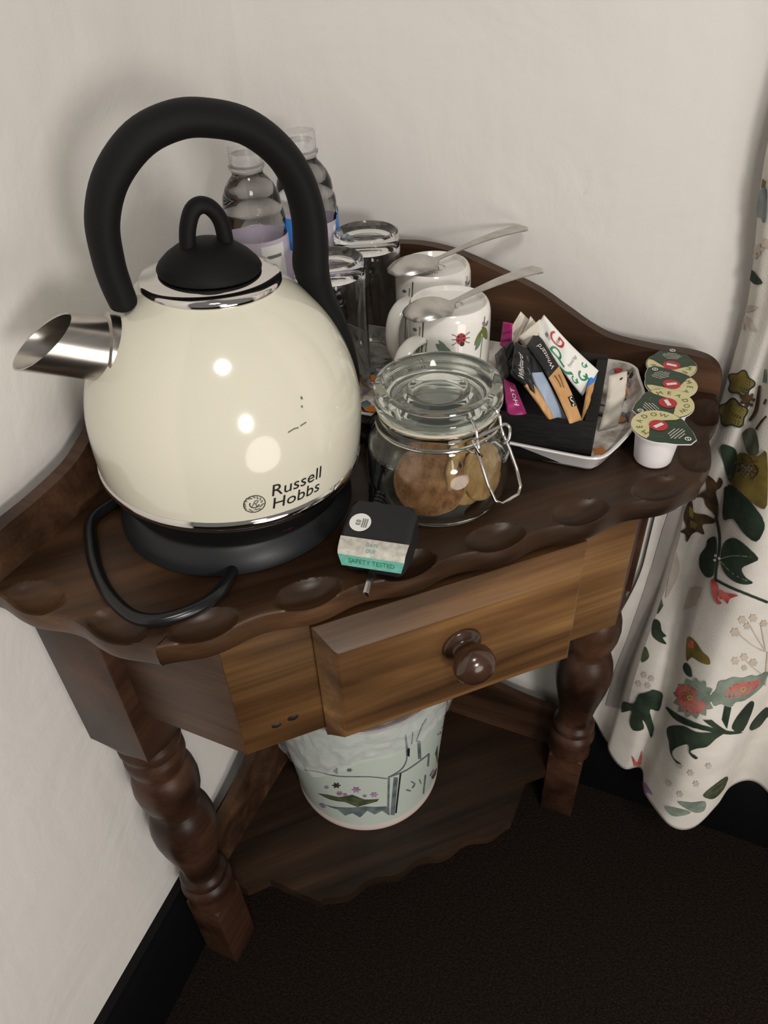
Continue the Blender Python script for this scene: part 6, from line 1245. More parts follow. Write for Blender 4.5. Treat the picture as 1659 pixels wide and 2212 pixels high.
    (M_yell, [(0.3725,0.416),(0.3725,0.4152),(0.3722,0.4145),(0.3722,0.4139),(0.3716,0.4135),(0.3709,0.4133),(0.37,0.4132),(0.369,0.4133),(0.368,0.4136),(0.3671,0.414),(0.3661,0.4145),(0.3651,0.4152),(0.3645,0.4159),(0.3639,0.4167),(0.3635,0.4176),(0.3629,0.4183),(0.3629,0.4191),(0.3632,0.4198),(0.3635,0.4204),(0.3639,0.4209),(0.3645,0.4212),(0.3651,0.4214),(0.3661,0.4213),(0.3671,0.4211),(0.368,0.4207),(0.369,0.4201),(0.37,0.4194),(0.3709,0.4186),(0.3716,0.4177),(0.3722,0.4168)]),
    (M_leaf, [(0.2379,0.3143),(0.2501,0.323),(0.2677,0.3354),(0.2803,0.3433),(0.2909,0.3509),(0.3012,0.3575),(0.3124,0.3625),(0.3259,0.3645),(0.3404,0.363),(0.3542,0.3591),(0.3684,0.3536),(0.3825,0.345),(0.3896,0.3393),(0.3835,0.3423),(0.3693,0.3491),(0.3552,0.3533),(0.3417,0.3565),(0.3275,0.3576),(0.3144,0.3553),(0.3034,0.3496),(0.2931,0.342),(0.2832,0.3344),(0.2742,0.329),(0.2655,0.3258),(0.2555,0.3209),(0.2443,0.3147),(0.2372,0.3123)]),
    (M_leaf, [(0.2697,0.2918),(0.2674,0.2949),(0.2661,0.2989),(0.2687,0.306),(0.2761,0.317),(0.2854,0.3296),(0.2938,0.3395),(0.3005,0.3445),(0.3076,0.3472),(0.3156,0.3503),(0.3272,0.355),(0.3401,0.3577),(0.3491,0.357),(0.3497,0.3546),(0.3452,0.3514),(0.341,0.3476),(0.3381,0.343),(0.3352,0.3377),(0.332,0.3332),(0.3285,0.3306),(0.325,0.3287),(0.3214,0.3261),(0.3179,0.3222),(0.3147,0.3175),(0.3137,0.3139),(0.3166,0.3127),(0.3217,0.3122),(0.325,0.3108),(0.3256,0.3088),(0.3243,0.3067),(0.3227,0.3058),(0.3198,0.3064),(0.3163,0.3078),(0.3134,0.31),(0.3115,0.3145),(0.3102,0.3202),(0.3083,0.3227),(0.305,0.3195),(0.3009,0.3125),(0.297,0.3044),(0.2935,0.296),(0.2906,0.2871),(0.2893,0.2801),(0.2899,0.276),(0.2922,0.274),(0.2954,0.2736),(0.2999,0.2756),(0.305,0.2786),(0.3076,0.2796),(0.3066,0.2777),(0.3034,0.2744),(0.2996,0.272),(0.2957,0.2714),(0.2915,0.2716),(0.2874,0.2731),(0.2841,0.2769),(0.2809,0.2822),(0.2777,0.2865),(0.2748,0.2885),(0.2719,0.2897)]),
    (M_leaf, [(0.3185,0.3713),(0.3304,0.375),(0.3542,0.3591),(0.3378,0.3627)]),
    (M_leaf, [(0.3436,0.3966),(0.3539,0.3934),(0.3536,0.3619),(0.3439,0.376)]),
    (M_leaf, [(0.3883,0.3897),(0.3931,0.3884),(0.397,0.3844),(0.3986,0.3779),(0.3973,0.3661),(0.3937,0.3516),(0.3883,0.3435),(0.3786,0.3469),(0.3687,0.3541),(0.3626,0.36),(0.3619,0.3652),(0.3642,0.3714),(0.368,0.3773),(0.3741,0.383),(0.3815,0.3878)]),
    (M_leaf, [(0.4455,0.3352),(0.4404,0.3379),(0.4336,0.34),(0.4262,0.3426),(0.4182,0.3448),(0.4111,0.3446),(0.4069,0.3418),(0.4053,0.3375),(0.406,0.3322),(0.4092,0.3266),(0.4179,0.3177),(0.4342,0.3002),(0.4442,0.2943),(0.4484,0.2978),(0.4506,0.3041),(0.4522,0.3091),(0.4542,0.3103),(0.4551,0.31),(0.4548,0.3119),(0.4526,0.3191),(0.4494,0.3284)]),
    (M_leaf, [(0.1385,0.2783),(0.1456,0.2832),(0.154,0.2876),(0.1598,0.2927),(0.1623,0.3005),(0.1633,0.3092),(0.1646,0.316),(0.1671,0.3201),(0.17,0.3227),(0.1733,0.3251),(0.1761,0.3278),(0.1794,0.3303),(0.1822,0.3324),(0.1842,0.3342),(0.1858,0.3359),(0.1887,0.3367),(0.1958,0.3359),(0.2051,0.3335),(0.2128,0.3301),(0.217,0.3258),(0.2186,0.3201),(0.2195,0.3141),(0.2205,0.3075),(0.2202,0.3003),(0.2173,0.2951),(0.2083,0.2952),(0.1983,0.299),(0.1929,0.2993),(0.1938,0.2934),(0.199,0.2842),(0.2047,0.2751),(0.2102,0.268),(0.2163,0.262),(0.2211,0.2562),(0.224,0.248),(0.2256,0.2389),(0.2231,0.234),(0.2138,0.239),(0.2035,0.2519),(0.1958,0.2631),(0.1903,0.2695),(0.1864,0.2734),(0.1845,0.2738),(0.1864,0.2694),(0.1909,0.2614),(0.1922,0.2545),(0.1874,0.25),(0.1794,0.245),(0.1726,0.2415),(0.1681,0.2429),(0.1643,0.2475),(0.1617,0.2533),(0.161,0.2618),(0.161,0.2715),(0.1598,0.2766),(0.1553,0.2726),(0.1488,0.2637),(0.1434,0.2573),(0.1405,0.2566),(0.1392,0.2587),(0.1389,0.262),(0.1369,0.2666),(0.136,0.2724)]),
    (M_leafg, [(0.3073,0.1733),(0.3121,0.1798),(0.3211,0.1854),(0.3291,0.1877),(0.3359,0.1881),(0.3423,0.1866),(0.3459,0.1837),(0.3436,0.1798),(0.3385,0.1749),(0.333,0.1707),(0.3288,0.1678),(0.3243,0.1656),(0.3198,0.1651),(0.314,0.1669),(0.3089,0.1695)]),
    (M_leafg, [(0.3227,0.2023),(0.3272,0.2056),(0.3349,0.208),(0.3423,0.2091),(0.3488,0.2111),(0.3552,0.2122),(0.361,0.2097),(0.3648,0.2015),(0.3664,0.1913),(0.3658,0.1844),(0.3619,0.1824),(0.3568,0.1825),(0.351,0.1838),(0.3449,0.187),(0.3385,0.1911),(0.3327,0.1944),(0.3279,0.1971),(0.3234,0.1995)]),
    (M_moss, [(0.3526,0.2297),(0.3552,0.237),(0.3603,0.2449),(0.3674,0.2497),(0.3758,0.2508),(0.3876,0.2459),(0.3979,0.2361),(0.4027,0.2239),(0.4034,0.2111),(0.4011,0.2026),(0.395,0.2008),(0.387,0.2024),(0.3793,0.2053),(0.3722,0.2096),(0.3661,0.2146),(0.3613,0.2185),(0.3571,0.2216),(0.3536,0.225)]),
    (M_purp, [(0.2501,0.1493),(0.2616,0.1605),(0.271,0.1645),(0.2793,0.165),(0.2835,0.1639),(0.2822,0.1615),(0.2774,0.1577),(0.2729,0.1535),(0.271,0.1485),(0.2697,0.1431)]),
    (M_rose, [(0.1845,0.1861),(0.189,0.1827),(0.197,0.1736),(0.2035,0.1696),(0.2047,0.1794),(0.2041,0.1947),(0.2041,0.2022),(0.207,0.1956),(0.2105,0.1813),(0.2144,0.1661),(0.1974,0.16),(0.1919,0.1708),(0.1864,0.1809)]),
    (M_olive, [(0.0248,0.9568),(0.0505,0.9562),(0.0431,0.9498),(0.0238,0.9491)]),
    (M_slate, [(0.0199,0.9472),(0.0338,0.9499),(0.0511,0.9516),(0.0636,0.9505),(0.0739,0.9445),(0.082,0.9355),(0.0861,0.9285),(0.0842,0.9253),(0.0784,0.924),(0.072,0.9237),(0.0678,0.9242),(0.064,0.9257),(0.0575,0.9267),(0.044,0.9261),(0.027,0.9248),(0.0145,0.925),(0.0084,0.9278),(0.0064,0.9319),(0.0067,0.936),(0.008,0.94),(0.0119,0.9441)]),
    (M_leaf, [(0.0125,0.8783),(0.0685,0.8782),(0.1057,0.8762),(0.1205,0.8737),(0.1138,0.8717),(0.0916,0.87),(0.0498,0.868),(0.0048,0.8681)]),
    (M_leaf, [(0.2064,0.7798),(0.2064,0.7775),(0.2022,0.7754),(0.1967,0.7739),(0.1922,0.7725),(0.1913,0.7707),(0.1916,0.7683),(0.1893,0.7659),(0.1822,0.7642),(0.1729,0.7634),(0.163,0.7634),(0.1536,0.7637),(0.1446,0.7636),(0.1344,0.7625),(0.118,0.7607),(0.0897,0.7583),(0.0669,0.7576),(0.0556,0.7591),(0.053,0.7616),(0.0546,0.7641),(0.0534,0.766),(0.046,0.7673),(0.0338,0.7686),(0.0231,0.7703),(0.0241,0.7728),(0.0376,0.7755),(0.0572,0.7775),(0.081,0.7795),(0.1022,0.7817),(0.1144,0.7838),(0.1247,0.7863),(0.1353,0.7885),(0.1463,0.7896),(0.1562,0.7894),(0.1633,0.788),(0.1688,0.7863),(0.1739,0.7851),(0.1816,0.7844),(0.1925,0.7835),(0.2019,0.7819)]),
    (M_olive, [(0.1996,0.78),(0.1993,0.7779),(0.1948,0.7762),(0.188,0.7749),(0.1835,0.7737),(0.1832,0.7721),(0.1842,0.77),(0.1826,0.7678),(0.1774,0.7661),(0.1691,0.7653),(0.1601,0.7654),(0.1517,0.7658),(0.1443,0.7658),(0.1356,0.7648),(0.1221,0.7632),(0.0996,0.7612),(0.0762,0.7601),(0.0659,0.7614),(0.0646,0.7637),(0.0675,0.7659),(0.0672,0.7676),(0.0598,0.7687),(0.0485,0.7698),(0.0392,0.7714),(0.0392,0.7735),(0.0505,0.7756),(0.0698,0.7775),(0.0945,0.7795),(0.1109,0.7812),(0.1196,0.7829),(0.127,0.7851),(0.136,0.7871),(0.1456,0.7882),(0.1543,0.788),(0.1604,0.7866),(0.1649,0.785),(0.1688,0.7839),(0.1752,0.7835),(0.1848,0.7831),(0.1948,0.7818)]),
    (M_leaf, [(0.2051,0.7311),(0.1967,0.73),(0.1848,0.7301),(0.1745,0.7302),(0.1662,0.7297),(0.1585,0.7282),(0.1482,0.7258),(0.1334,0.7234),(0.1106,0.7217),(0.0887,0.7219),(0.0768,0.7239),(0.0698,0.7263),(0.0627,0.7282),(0.0514,0.7295),(0.0347,0.7304),(0.0151,0.7314),(0.0122,0.7366),(0.036,0.7404),(0.0537,0.7427),(0.0665,0.7448),(0.0759,0.7472),(0.0874,0.7505),(0.107,0.7543),(0.1279,0.7572),(0.144,0.7581),(0.1556,0.7576),(0.1643,0.7565),(0.1716,0.7556),(0.18,0.7553),(0.1919,0.7547),(0.2025,0.7534),(0.2089,0.7513),(0.2115,0.7486),(0.2099,0.7458),(0.207,0.7435),(0.2054,0.7414),(0.206,0.7391),(0.208,0.7364),(0.2086,0.7334)]),
    (M_olive, [(0.199,0.7328),(0.1909,0.7319),(0.18,0.732),(0.1713,0.7321),(0.1639,0.7316),(0.1569,0.7302),(0.1482,0.728),(0.135,0.7257),(0.116,0.7243),(0.0964,0.7244),(0.0852,0.7261),(0.0794,0.7283),(0.0736,0.7299),(0.0636,0.7308),(0.0498,0.7318),(0.036,0.7331),(0.0289,0.735),(0.0363,0.7379),(0.0514,0.7403),(0.0669,0.7422),(0.0794,0.7441),(0.0894,0.7465),(0.0993,0.7496),(0.1147,0.7529),(0.1311,0.7553),(0.145,0.7561),(0.1553,0.7555),(0.1623,0.7544),(0.1684,0.7536),(0.1758,0.7535),(0.1855,0.7534),(0.1967,0.7524),(0.2035,0.7504),(0.2054,0.748),(0.2035,0.7456),(0.1999,0.7437),(0.1977,0.742),(0.199,0.74),(0.2015,0.7375),(0.2022,0.7348)]),
    (M_brown, [(0.2253,0.7642),(0.2224,0.7623),(0.2166,0.7607),(0.2157,0.7597),(0.2199,0.7582),(0.2218,0.7563),(0.217,0.7555),(0.2102,0.7562),(0.2067,0.7562),(0.2054,0.7543),(0.2019,0.7525),(0.1958,0.7533),(0.1916,0.7557),(0.188,0.757),(0.1806,0.7564),(0.1716,0.7556),(0.1681,0.7567),(0.172,0.7591),(0.1749,0.7605),(0.1694,0.7611),(0.161,0.762),(0.1614,0.7635),(0.17,0.7646),(0.1771,0.7651),(0.1768,0.7664),(0.1749,0.7687),(0.179,0.7699),(0.1884,0.7688),(0.1948,0.7671),(0.1986,0.7675),(0.2041,0.7691),(0.2096,0.7692),(0.2115,0.7673),(0.2109,0.7651),(0.2131,0.7645),(0.2202,0.7647)]),
    (M_brown, [(0.2308,0.7404),(0.2353,0.7443),(0.242,0.7505),(0.2452,0.7575),(0.2417,0.7656),(0.2346,0.7743),(0.2295,0.7806),(0.2182,0.7789),(0.2224,0.7721),(0.2282,0.7627),(0.2314,0.7547),(0.2289,0.7488),(0.224,0.7439),(0.2205,0.7406)]),
    (M_leafg, [(0.2166,0.7605),(0.2166,0.7601),(0.2166,0.7596),(0.216,0.7592),(0.2154,0.7588),(0.2144,0.7585),(0.2131,0.7583),(0.2118,0.7582),(0.2105,0.7583),(0.2089,0.7585),(0.208,0.7588),(0.207,0.7592),(0.2064,0.7596),(0.206,0.7601),(0.206,0.7605),(0.2067,0.7609),(0.2076,0.7612),(0.2086,0.7615),(0.2099,0.7617),(0.2115,0.7617),(0.2128,0.7616),(0.2141,0.7615),(0.215,0.7612),(0.216,0.7609)]),
    (M_leafg, [(0.2231,0.7969),(0.2314,0.7984),(0.2469,0.788),(0.2321,0.7842)]),
    (M_moss, [(0.2157,0.7258),(0.2231,0.73),(0.2382,0.7358),(0.2542,0.7395),(0.2658,0.7361),(0.2745,0.7283),(0.2784,0.7215),(0.2764,0.7174),(0.2703,0.7142),(0.2626,0.7124),(0.2536,0.7125),(0.2414,0.7137),(0.2311,0.7159),(0.2231,0.7188),(0.2166,0.7224)]),
    (M_brown, [(0.2616,0.7406),(0.2633,0.7438),(0.2655,0.7481),(0.2677,0.7519),(0.2697,0.755),(0.2716,0.7577),(0.2729,0.7596),(0.2697,0.7601),(0.2681,0.7582),(0.2658,0.7553),(0.2633,0.7519),(0.2607,0.7478),(0.2578,0.7432),(0.2559,0.7399)]),
    (M_brown, [(0.262,0.7691),(0.2629,0.7753),(0.2584,0.7746),(0.2571,0.7683)]),
    (M_olive, [(0.2305,0.7029),(0.2491,0.7088),(0.2684,0.7142),(0.2787,0.7171),(0.2832,0.7218),(0.2854,0.7265),(0.2893,0.7249),(0.297,0.7113),(0.306,0.6918),(0.3118,0.677),(0.3108,0.6716),(0.3066,0.6708),(0.3021,0.6707),(0.2986,0.6707),(0.2948,0.6715),(0.2906,0.6718),(0.2854,0.6709),(0.2796,0.6694),(0.2732,0.6684),(0.2645,0.6681),(0.2536,0.6674),(0.2414,0.667),(0.2311,0.6684),(0.2231,0.672),(0.2182,0.6766),(0.2189,0.6818),(0.2228,0.6874),(0.2263,0.6924),(0.2263,0.6963),(0.2253,0.6995)]),
    (M_brown, [(0.288,0.7078),(0.2864,0.7057),(0.2829,0.7033),(0.2816,0.7021),(0.2845,0.7014),(0.2877,0.7),(0.2874,0.6984),(0.2832,0.6976),(0.2796,0.6974),(0.2793,0.6962),(0.2809,0.6934),(0.2806,0.6909),(0.278,0.6907),(0.2745,0.6925),(0.2722,0.6932),(0.2706,0.6907),(0.2681,0.6869),(0.2645,0.6857),(0.2629,0.6883),(0.2629,0.6914),(0.2607,0.6912),(0.2533,0.6873),(0.2446,0.6842),(0.244,0.686),(0.2504,0.6908),(0.2542,0.6935),(0.2481,0.6923),(0.2372,0.6902),(0.2337,0.6911),(0.2417,0.6944),(0.252,0.6978),(0.2536,0.6991),(0.2472,0.6998),(0.243,0.7014),(0.2478,0.7036),(0.2575,0.7046),(0.2623,0.7048),(0.2633,0.7067),(0.2636,0.7103),(0.2661,0.7125),(0.2697,0.7113),(0.2716,0.7085),(0.2729,0.708),(0.2758,0.7107),(0.2793,0.7133),(0.2812,0.7126),(0.2803,0.7093),(0.279,0.7067),(0.2809,0.7068),(0.2854,0.7081)]),
    (M_leafg, [(0.2777,0.7021),(0.2777,0.7014),(0.2771,0.7005),(0.2764,0.6996),(0.2755,0.699),(0.2745,0.6984),(0.2739,0.6978),(0.2742,0.6972),(0.2745,0.6967),(0.2748,0.696),(0.2748,0.6952),(0.2748,0.6943),(0.2745,0.6935),(0.2735,0.6932),(0.2719,0.693),(0.2703,0.6929),(0.2694,0.6931),(0.2681,0.6933),(0.2671,0.6933),(0.2658,0.6927),(0.2649,0.6919),(0.2636,0.6912),(0.2616,0.6904),(0.2594,0.6895),(0.2575,0.6891),(0.2565,0.6895),(0.2562,0.6903),(0.2562,0.6912),(0.2565,0.6921),(0.2575,0.693),(0.2575,0.6936),(0.2562,0.6938),(0.2546,0.6936),(0.2526,0.6936),(0.251,0.6938),(0.2494,0.6942),(0.2491,0.6948),(0.2507,0.6957),(0.2533,0.6969),(0.2555,0.6978),(0.2578,0.6984),(0.2594,0.6989),(0.261,0.6994),(0.2616,0.7001),(0.262,0.701),(0.2626,0.7018),(0.2636,0.7028),(0.2649,0.7038),(0.2661,0.7044),(0.2674,0.7044),(0.2687,0.704),(0.2697,0.7035),(0.2703,0.7029),(0.2706,0.7023),(0.2713,0.7019),(0.2722,0.702),(0.2735,0.7023),(0.2745,0.7025),(0.2758,0.7025),(0.2771,0.7024)]),
    (M_brown, [(0.2661,0.7089),(0.2732,0.7076),(0.2806,0.7053),(0.2848,0.7027),(0.2845,0.6995),(0.2822,0.6952),(0.2803,0.692),(0.2835,0.6915),(0.2851,0.6948),(0.2877,0.6995),(0.2877,0.7041),(0.2829,0.7076),(0.2755,0.7101),(0.269,0.7116)]),
    (M_leaf, [(0.1604,0.7015),(0.1646,0.7048),(0.1768,0.7066),(0.1893,0.7067),(0.2012,0.7057),(0.2121,0.7041),(0.2205,0.7016),(0.2279,0.6972),(0.2343,0.6918),(0.2391,0.6862),(0.2417,0.6792),(0.2414,0.6714),(0.2369,0.6664),(0.2269,0.6675),(0.2138,0.6739),(0.1999,0.682),(0.1851,0.6897),(0.1697,0.6966)]),
    (M_leaf, [(0.2462,0.6677),(0.2623,0.6713),(0.2761,0.672),(0.2854,0.6715),(0.2925,0.6704),(0.2986,0.6688),(0.3038,0.6668),(0.3086,0.6647),(0.3124,0.6624),(0.3147,0.6594),(0.315,0.655),(0.314,0.6501),(0.3099,0.6465),(0.3009,0.6449),(0.2883,0.6431),(0.2767,0.64),(0.2684,0.6347),(0.262,0.6289),(0.2549,0.6274),(0.2456,0.6342),(0.2366,0.6459),(0.2321,0.6559),(0.2321,0.6612),(0.2363,0.6644)])]
BIN_ART = [
    (M_slate, [(-0.2083,0.1257),(-0.2006,0.134),(-0.1911,0.1428),(-0.1817,0.1496),(-0.1733,0.153),(-0.1646,0.1546),(-0.1544,0.1566),(-0.1413,0.1597),(-0.1272,0.1608),(-0.1153,0.1585),(-0.1064,0.1535),(-0.0993,0.1479),(-0.0944,0.1435),(-0.0942,0.146),(-0.0991,0.1505),(-0.1062,0.1561),(-0.1151,0.1611),(-0.127,0.1635),(-0.1411,0.1625),(-0.154,0.1595),(-0.1639,0.1576),(-0.1725,0.1562),(-0.1809,0.153),(-0.1902,0.1464),(-0.1996,0.1377),(-0.2071,0.1298)]),
    (M_purp, [(-0.1699,0.1175),(-0.1712,0.1155),(-0.1725,0.1142),(-0.1723,0.1128),(-0.1727,0.1107),(-0.174,0.1104),(-0.1747,0.1111),(-0.1757,0.1089),(-0.1773,0.1069),(-0.1771,0.1089),(-0.1764,0.111),(-0.1777,0.1102),(-0.1788,0.1104),(-0.1773,0.1126),(-0.176,0.1141),(-0.1762,0.1155),(-0.1757,0.1177),(-0.1745,0.1179),(-0.1738,0.1173),(-0.1727,0.1194),(-0.1713,0.1212),(-0.1715,0.1193),(-0.1721,0.1173),(-0.1709,0.1178)]),
    (M_brown, [(-0.1522,0.1331),(-0.1542,0.1304),(-0.1561,0.1289),(-0.1558,0.1265),(-0.1563,0.1231),(-0.1581,0.1235),(-0.1592,0.125),(-0.1608,0.122),(-0.163,0.1193),(-0.1628,0.1226),(-0.1618,0.1258),(-0.1638,0.1252),(-0.1654,0.126),(-0.1633,0.1291),(-0.1613,0.1308),(-0.1616,0.1332),(-0.161,0.1367),(-0.1592,0.1365),(-0.1581,0.135),(-0.1566,0.1378),(-0.1546,0.14),(-0.1547,0.1369),(-0.1556,0.1338),(-0.1538,0.1342)]),
    (M_purp, [(-0.1517,0.1102),(-0.1533,0.108),(-0.1548,0.1068),(-0.1545,0.1048),(-0.155,0.102),(-0.1565,0.1024),(-0.1573,0.1037),(-0.1585,0.1014),(-0.1603,0.0992),(-0.1602,0.1019),(-0.1594,0.1045),(-0.161,0.104),(-0.1623,0.1047),(-0.1606,0.1071),(-0.159,0.1086),(-0.1593,0.1105),(-0.1588,0.1133),(-0.1573,0.113),(-0.1565,0.1117),(-0.1553,0.114),(-0.1536,0.1158),(-0.1537,0.1133),(-0.1544,0.1108),(-0.1529,0.1111)]),
    (M_purp, [(-0.1275,0.1253),(-0.1293,0.1235),(-0.1312,0.1229),(-0.1308,0.1201),(-0.1312,0.1167),(-0.133,0.118),(-0.1341,0.1202),(-0.1355,0.1179),(-0.1375,0.1162),(-0.1374,0.1196),(-0.1366,0.1226),(-0.1384,0.1228),(-0.14,0.1244),(-0.1381,0.1267),(-0.1363,0.1276),(-0.1367,0.1303),(-0.1362,0.1337),(-0.1344,0.1324),(-0.1334,0.1302),(-0.1321,0.1325),(-0.1301,0.134),(-0.1301,0.1307),(-0.1309,0.1279),(-0.1291,0.1274)]),
    (M_purp, [(-0.1062,0.1056),(-0.1078,0.1046),(-0.1095,0.1047),(-0.1091,0.102),(-0.1093,0.099),(-0.111,0.1009),(-0.1121,0.1033),(-0.1133,0.1017),(-0.1151,0.101),(-0.1151,0.1041),(-0.1145,0.1064),(-0.1161,0.1074),(-0.1176,0.1095),(-0.1159,0.1109),(-0.1143,0.111),(-0.1147,0.1137),(-0.1144,0.1166),(-0.1128,0.1147),(-0.1117,0.1123),(-0.1106,0.114),(-0.1088,0.1146),(-0.1087,0.1115),(-0.1094,0.1092),(-0.1077,0.1081)]),
    (M_purp, [(-0.1458,0.1086),(-0.1469,0.1071),(-0.148,0.1065),(-0.1478,0.105),(-0.1481,0.103),(-0.1491,0.1034),(-0.1498,0.1045),(-0.1506,0.1029),(-0.1518,0.1016),(-0.1518,0.1035),(-0.1512,0.1054),(-0.1523,0.1052),(-0.1533,0.1058),(-0.1521,0.1074),(-0.151,0.1083),(-0.1512,0.1098),(-0.1509,0.1117),(-0.1498,0.1113),(-0.1492,0.1102),(-0.1484,0.1118),(-0.1472,0.113),(-0.1473,0.1111),(-0.1478,0.1093),(-0.1467,0.1094)]),
    (M_slate, [(-0.1343,0.18),(-0.1354,0.1787),(-0.1366,0.1783),(-0.1363,0.1767),(-0.1366,0.1746),(-0.1377,0.1753),(-0.1383,0.1765),(-0.1392,0.175),(-0.1404,0.1739),(-0.1404,0.1759),(-0.1399,0.1777),(-0.141,0.1779),(-0.1419,0.1788),(-0.1408,0.1802),(-0.1396,0.1808),(-0.1399,0.1824),(-0.1396,0.1845),(-0.1385,0.1838),(-0.1379,0.1826),(-0.137,0.1841),(-0.1358,0.1851),(-0.1359,0.1831),(-0.1363,0.1813),(-0.1353,0.1811)]),
    (M_purp, [(-0.1207,0.1066),(-0.1216,0.1058),(-0.1226,0.1057),(-0.1223,0.1042),(-0.1225,0.1025),(-0.1235,0.1033),(-0.124,0.1045),(-0.1247,0.1034),(-0.1257,0.1027),(-0.1257,0.1045),(-0.1253,0.1059),(-0.1262,0.1062),(-0.127,0.1073),(-0.1261,0.1082),(-0.1252,0.1084),(-0.1254,0.1099),(-0.1252,0.1115),(-0.1243,0.1108),(-0.1237,0.1096),(-0.1231,0.1107),(-0.1221,0.1113),(-0.1221,0.1096),(-0.1224,0.1082),(-0.1215,0.1077)]),
    (M_moss, [(-0.1937,0.0775),(-0.1756,0.0914),(-0.159,0.0957),(-0.1396,0.1101),(-0.1245,0.0961),(-0.1059,0.0926),(-0.1086,0.0864),(-0.1237,0.081),(-0.1357,0.0735),(-0.1516,0.0844),(-0.1736,0.0783)]),
    (M_slate, [(-0.1901,0.0495),(-0.1534,0.0665),(-0.1256,0.0755),(-0.0973,0.0654),(-0.0921,0.0562),(-0.0923,0.033),(-0.1027,0.0551),(-0.1134,0.0479),(-0.123,0.0619),(-0.1346,0.0404),(-0.1442,0.0525),(-0.1561,0.0398),(-0.1656,0.0539)]),
    (M_slate, [(-0.0932,0.1475),(-0.0953,0.0584),(-0.0924,0.0564),(-0.0906,0.1455)]),
    (M_slate, [(-0.0855,0.1422),(-0.0908,0.0344),(-0.0844,0.0281),(-0.0798,0.1364)]),
    (M_ink, [(-0.0773,0.1466),(-0.0836,0.0342),(-0.0813,0.0317),(-0.0752,0.1442)]),
    (M_slate, [(-0.0924,0.1455),(-0.0879,0.1474),(-0.0814,0.1495),(-0.0758,0.1522),(-0.0723,0.1567),(-0.0698,0.1622),(-0.0682,0.1681),(-0.0674,0.1732),(-0.0673,0.1788),(-0.0677,0.1873),(-0.0685,0.2024),(-0.0696,0.2202),(-0.0703,0.2327),(-0.0718,0.2339),(-0.071,0.2215),(-0.07,0.2038),(-0.0693,0.1888),(-0.0689,0.1804),(-0.0689,0.1754),(-0.0697,0.1707),(-0.0713,0.1651),(-0.0736,0.1597),(-0.0769,0.1555),(-0.0822,0.1527),(-0.0885,0.1505),(-0.093,0.1487)]),
    (M_slate, [(-0.0909,0.1458),(-0.0852,0.1455),(-0.0768,0.144),(-0.067,0.143),(-0.0549,0.1433),(-0.0402,0.141),(-0.0278,0.1353),(-0.03,0.141),(-0.0419,0.146),(-0.0562,0.1476),(-0.068,0.1469),(-0.0774,0.1478),(-0.0858,0.1491),(-0.0913,0.1494)]),
    (M_slate, [(-0.0312,0.1432),(-0.0299,0.107),(-0.0251,0.0997),(-0.0268,0.1366)]),
    (M_slate, [(-0.0444,0.147),(-0.049,0.1998),(-0.0541,0.2057),(-0.0503,0.1543)]),
    (M_slate, [(-0.0332,0.0881),(-0.0331,0.0326),(-0.029,0.0262),(-0.0295,0.0822)]),
    (M_slate, [(-0.0652,0.1849),(-0.0705,0.2388),(-0.0718,0.2398),(-0.0666,0.1859)]),
    (M_slate, [(-0.0614,0.2051),(-0.0607,0.2341),(-0.0621,0.2359),(-0.0629,0.207)]),
    (M_slate, [(-0.0552,0.2037),(-0.0467,0.2376),(-0.0483,0.2403),(-0.0567,0.2064)]),
    (M_slate, [(-0.0474,0.2325),(-0.0413,0.2419),(-0.0429,0.2451),(-0.0489,0.2355)]),
    (M_ink, [(-0.0688,0.204),(-0.0646,0.1996),(-0.0645,0.1775),(-0.0675,0.1823)]),
    (M_slate, [(-0.0607,0.1067),(-0.0592,0.102),(-0.0574,0.0977),(-0.0554,0.0935),(-0.0531,0.0896),(-0.0506,0.086),(-0.0524,0.0911),(-0.0543,0.0957),(-0.0563,0.0999),(-0.0585,0.1036)]),
    (M_slate, [(-0.0516,0.0886),(-0.0536,0.089),(-0.0552,0.0885),(-0.0564,0.0871),(-0.0572,0.085),(-0.0577,0.0818),(-0.0557,0.0814),(-0.0541,0.0819),(-0.0529,0.0833),(-0.0521,0.0855)]),
    (M_slate, [(-0.0451,0.0941),(-0.0449,0.09),(-0.0442,0.0856),(-0.043,0.0808),(-0.0413,0.0753),(-0.039,0.0693),(-0.0393,0.0736),(-0.0402,0.0782),(-0.0414,0.0833),(-0.0431,0.0887)]),
    (M_slate, [(-0.0681,0.0902),(-0.0663,0.0861),(-0.0643,0.0826),(-0.0622,0.0794),(-0.06,0.0768),(-0.0577,0.0748),(-0.0598,0.0793),(-0.0618,0.0831),(-0.0639,0.0863),(-0.066,0.0887)]),
    (M_moss, [(-0.004,0.1229),(0.0111,0.0499),(-0.0095,0.1091)]),
    (M_moss, [(0.0199,0.0261),(0.0055,0.0397),(-0.0023,0.0442),(-0.0085,0.0467),(-0.0123,0.0474),(-0.0022,0.0281),(0.0035,0.0241),(0.0151,0.0132),(0.0264,0.0037)]),
    (M_purp, [(-0.0091,0.0664),(-0.02,0.0661),(-0.0133,0.053),(0.0006,0.0483)]),
    (M_purp, [(0.0213,0.1243),(0.0108,0.1403),(0.0056,0.1495),(0.0078,0.1479),(0.0043,0.155),(0.0073,0.1514),(0.0143,0.1403)]),
    (M_purp, [(0.0179,0.1198),(0.0107,0.1301),(0.0093,0.1312),(0.0066,0.134),(0.0026,0.1415),(-0.0008,0.1466),(-0.0033,0.1513),(-0.002,0.1509),(-0.0041,0.1555),(-0.0022,0.1536),(0.0008,0.1487),(0.0038,0.1454),(0.0068,0.1394),(0.0093,0.1343)]),
    (M_purp, [(0.0196,0.1526),(0.0117,0.1656),(0.0142,0.1632),(0.0099,0.1712),(0.0138,0.1661)]),
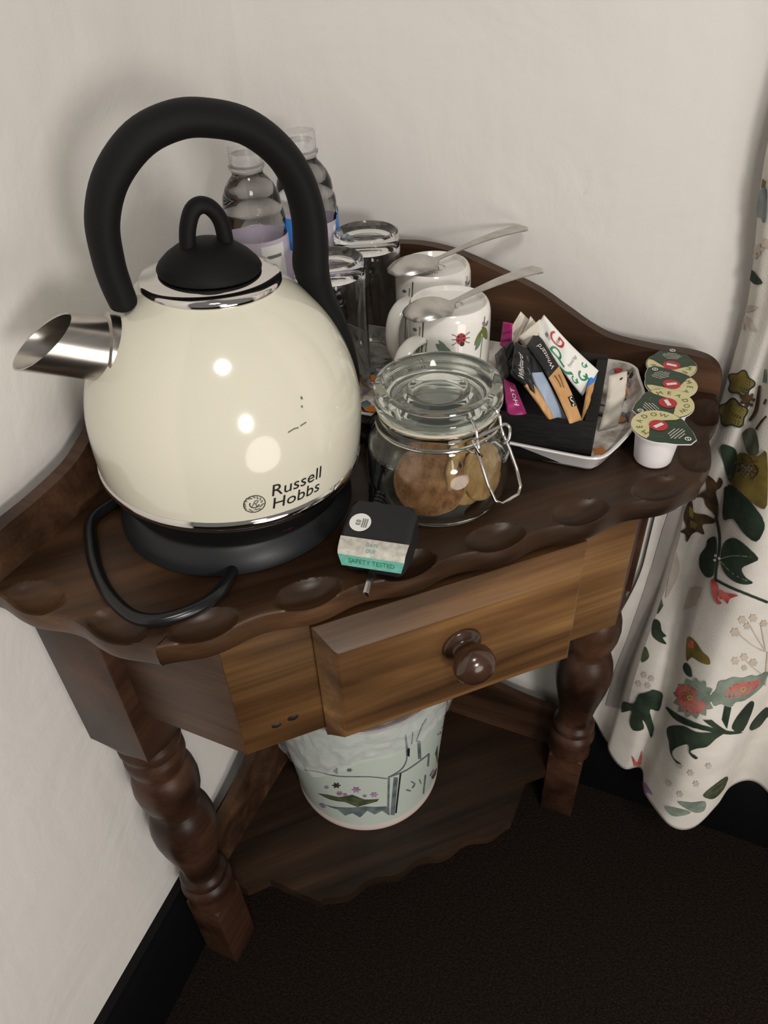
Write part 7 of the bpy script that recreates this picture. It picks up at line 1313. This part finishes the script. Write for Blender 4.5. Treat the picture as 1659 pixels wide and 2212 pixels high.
    (M_purp, [(-0.004,0.1509),(-0.0056,0.1527),(-0.0061,0.1527),(-0.007,0.1532),(-0.0086,0.1564),(-0.01,0.1584),(-0.0112,0.161),(-0.0106,0.161),(-0.0117,0.1635),(-0.0107,0.1627),(-0.0092,0.1603),(-0.0081,0.1595),(-0.0069,0.1568),(-0.006,0.1547)]),
    (M_purp, [(-0.1992,0.0374),(-0.1897,0.0519),(-0.1844,0.0458),(-0.1931,0.0329)]),
    (M_slate, [(-0.1592,0.169),(-0.1518,0.1824),(-0.1535,0.1651)])]

def curtp(off): return lambda x, y: curt(x / 0.9, y, off)
mb = MB()
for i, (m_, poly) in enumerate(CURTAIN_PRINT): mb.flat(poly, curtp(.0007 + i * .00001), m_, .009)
rg = random.Random(5)
for i in range(46):                          # the same print carries on over the folds out of view
    x, y = rg.uniform(.36, .86), rg.uniform(.22, 2.0)
    if x < .42 and y < 1.05: continue
    k = rg.random(); a = rg.uniform(0, 6.3)
    if k < .5:
        for q in (-.7, 0, .7): mb.flat(leaf2(x, y, .05, .010, a + q), curtp(.0020 + i * .00002), M_leaf, .009)
    elif k < .75:
        mb.flat(flower2(x, y, .036, 12, .2, a), curtp(.0020 + i * .00002), M_leafg, .009); mb.flat(flower2(x, y, .022, 5, .3, a), curtp(.0023 + i * .00002), M_rose, .009)
    else: mb.flat(flower2(x, y, .038, 5, .3, a), curtp(.0020 + i * .00002), M_olive, .009)
mb.build('printed_flowers', cl, recalc=False)['kind'] = 'stuff'
mb = MB()
for i, (m_, poly) in enumerate(BIN_ART): mb.flat(poly, bsurf(.0004 + i * .00001), m_, .02)
for a0 in (1.2, 2.2, 3.2):                   # jars and sprigs round the back of the bin
    x0 = a0 * .11
    mb.flat(line2([(x0 - .04, .12), (x0 - .04, .03), (x0 + .03, .03), (x0 + .03, .12), (x0 - .04, .12)], .003), bsurf(), M_slate, .02)
    for q in range(5): mb.flat(flower2(x0 - .03 + q * .013, .07 + .01 * (q % 2), .007, 6, .5), bsurf(), M_purp, .02)
mb.build('printed_jars', bbody, recalc=False)['kind'] = 'stuff'
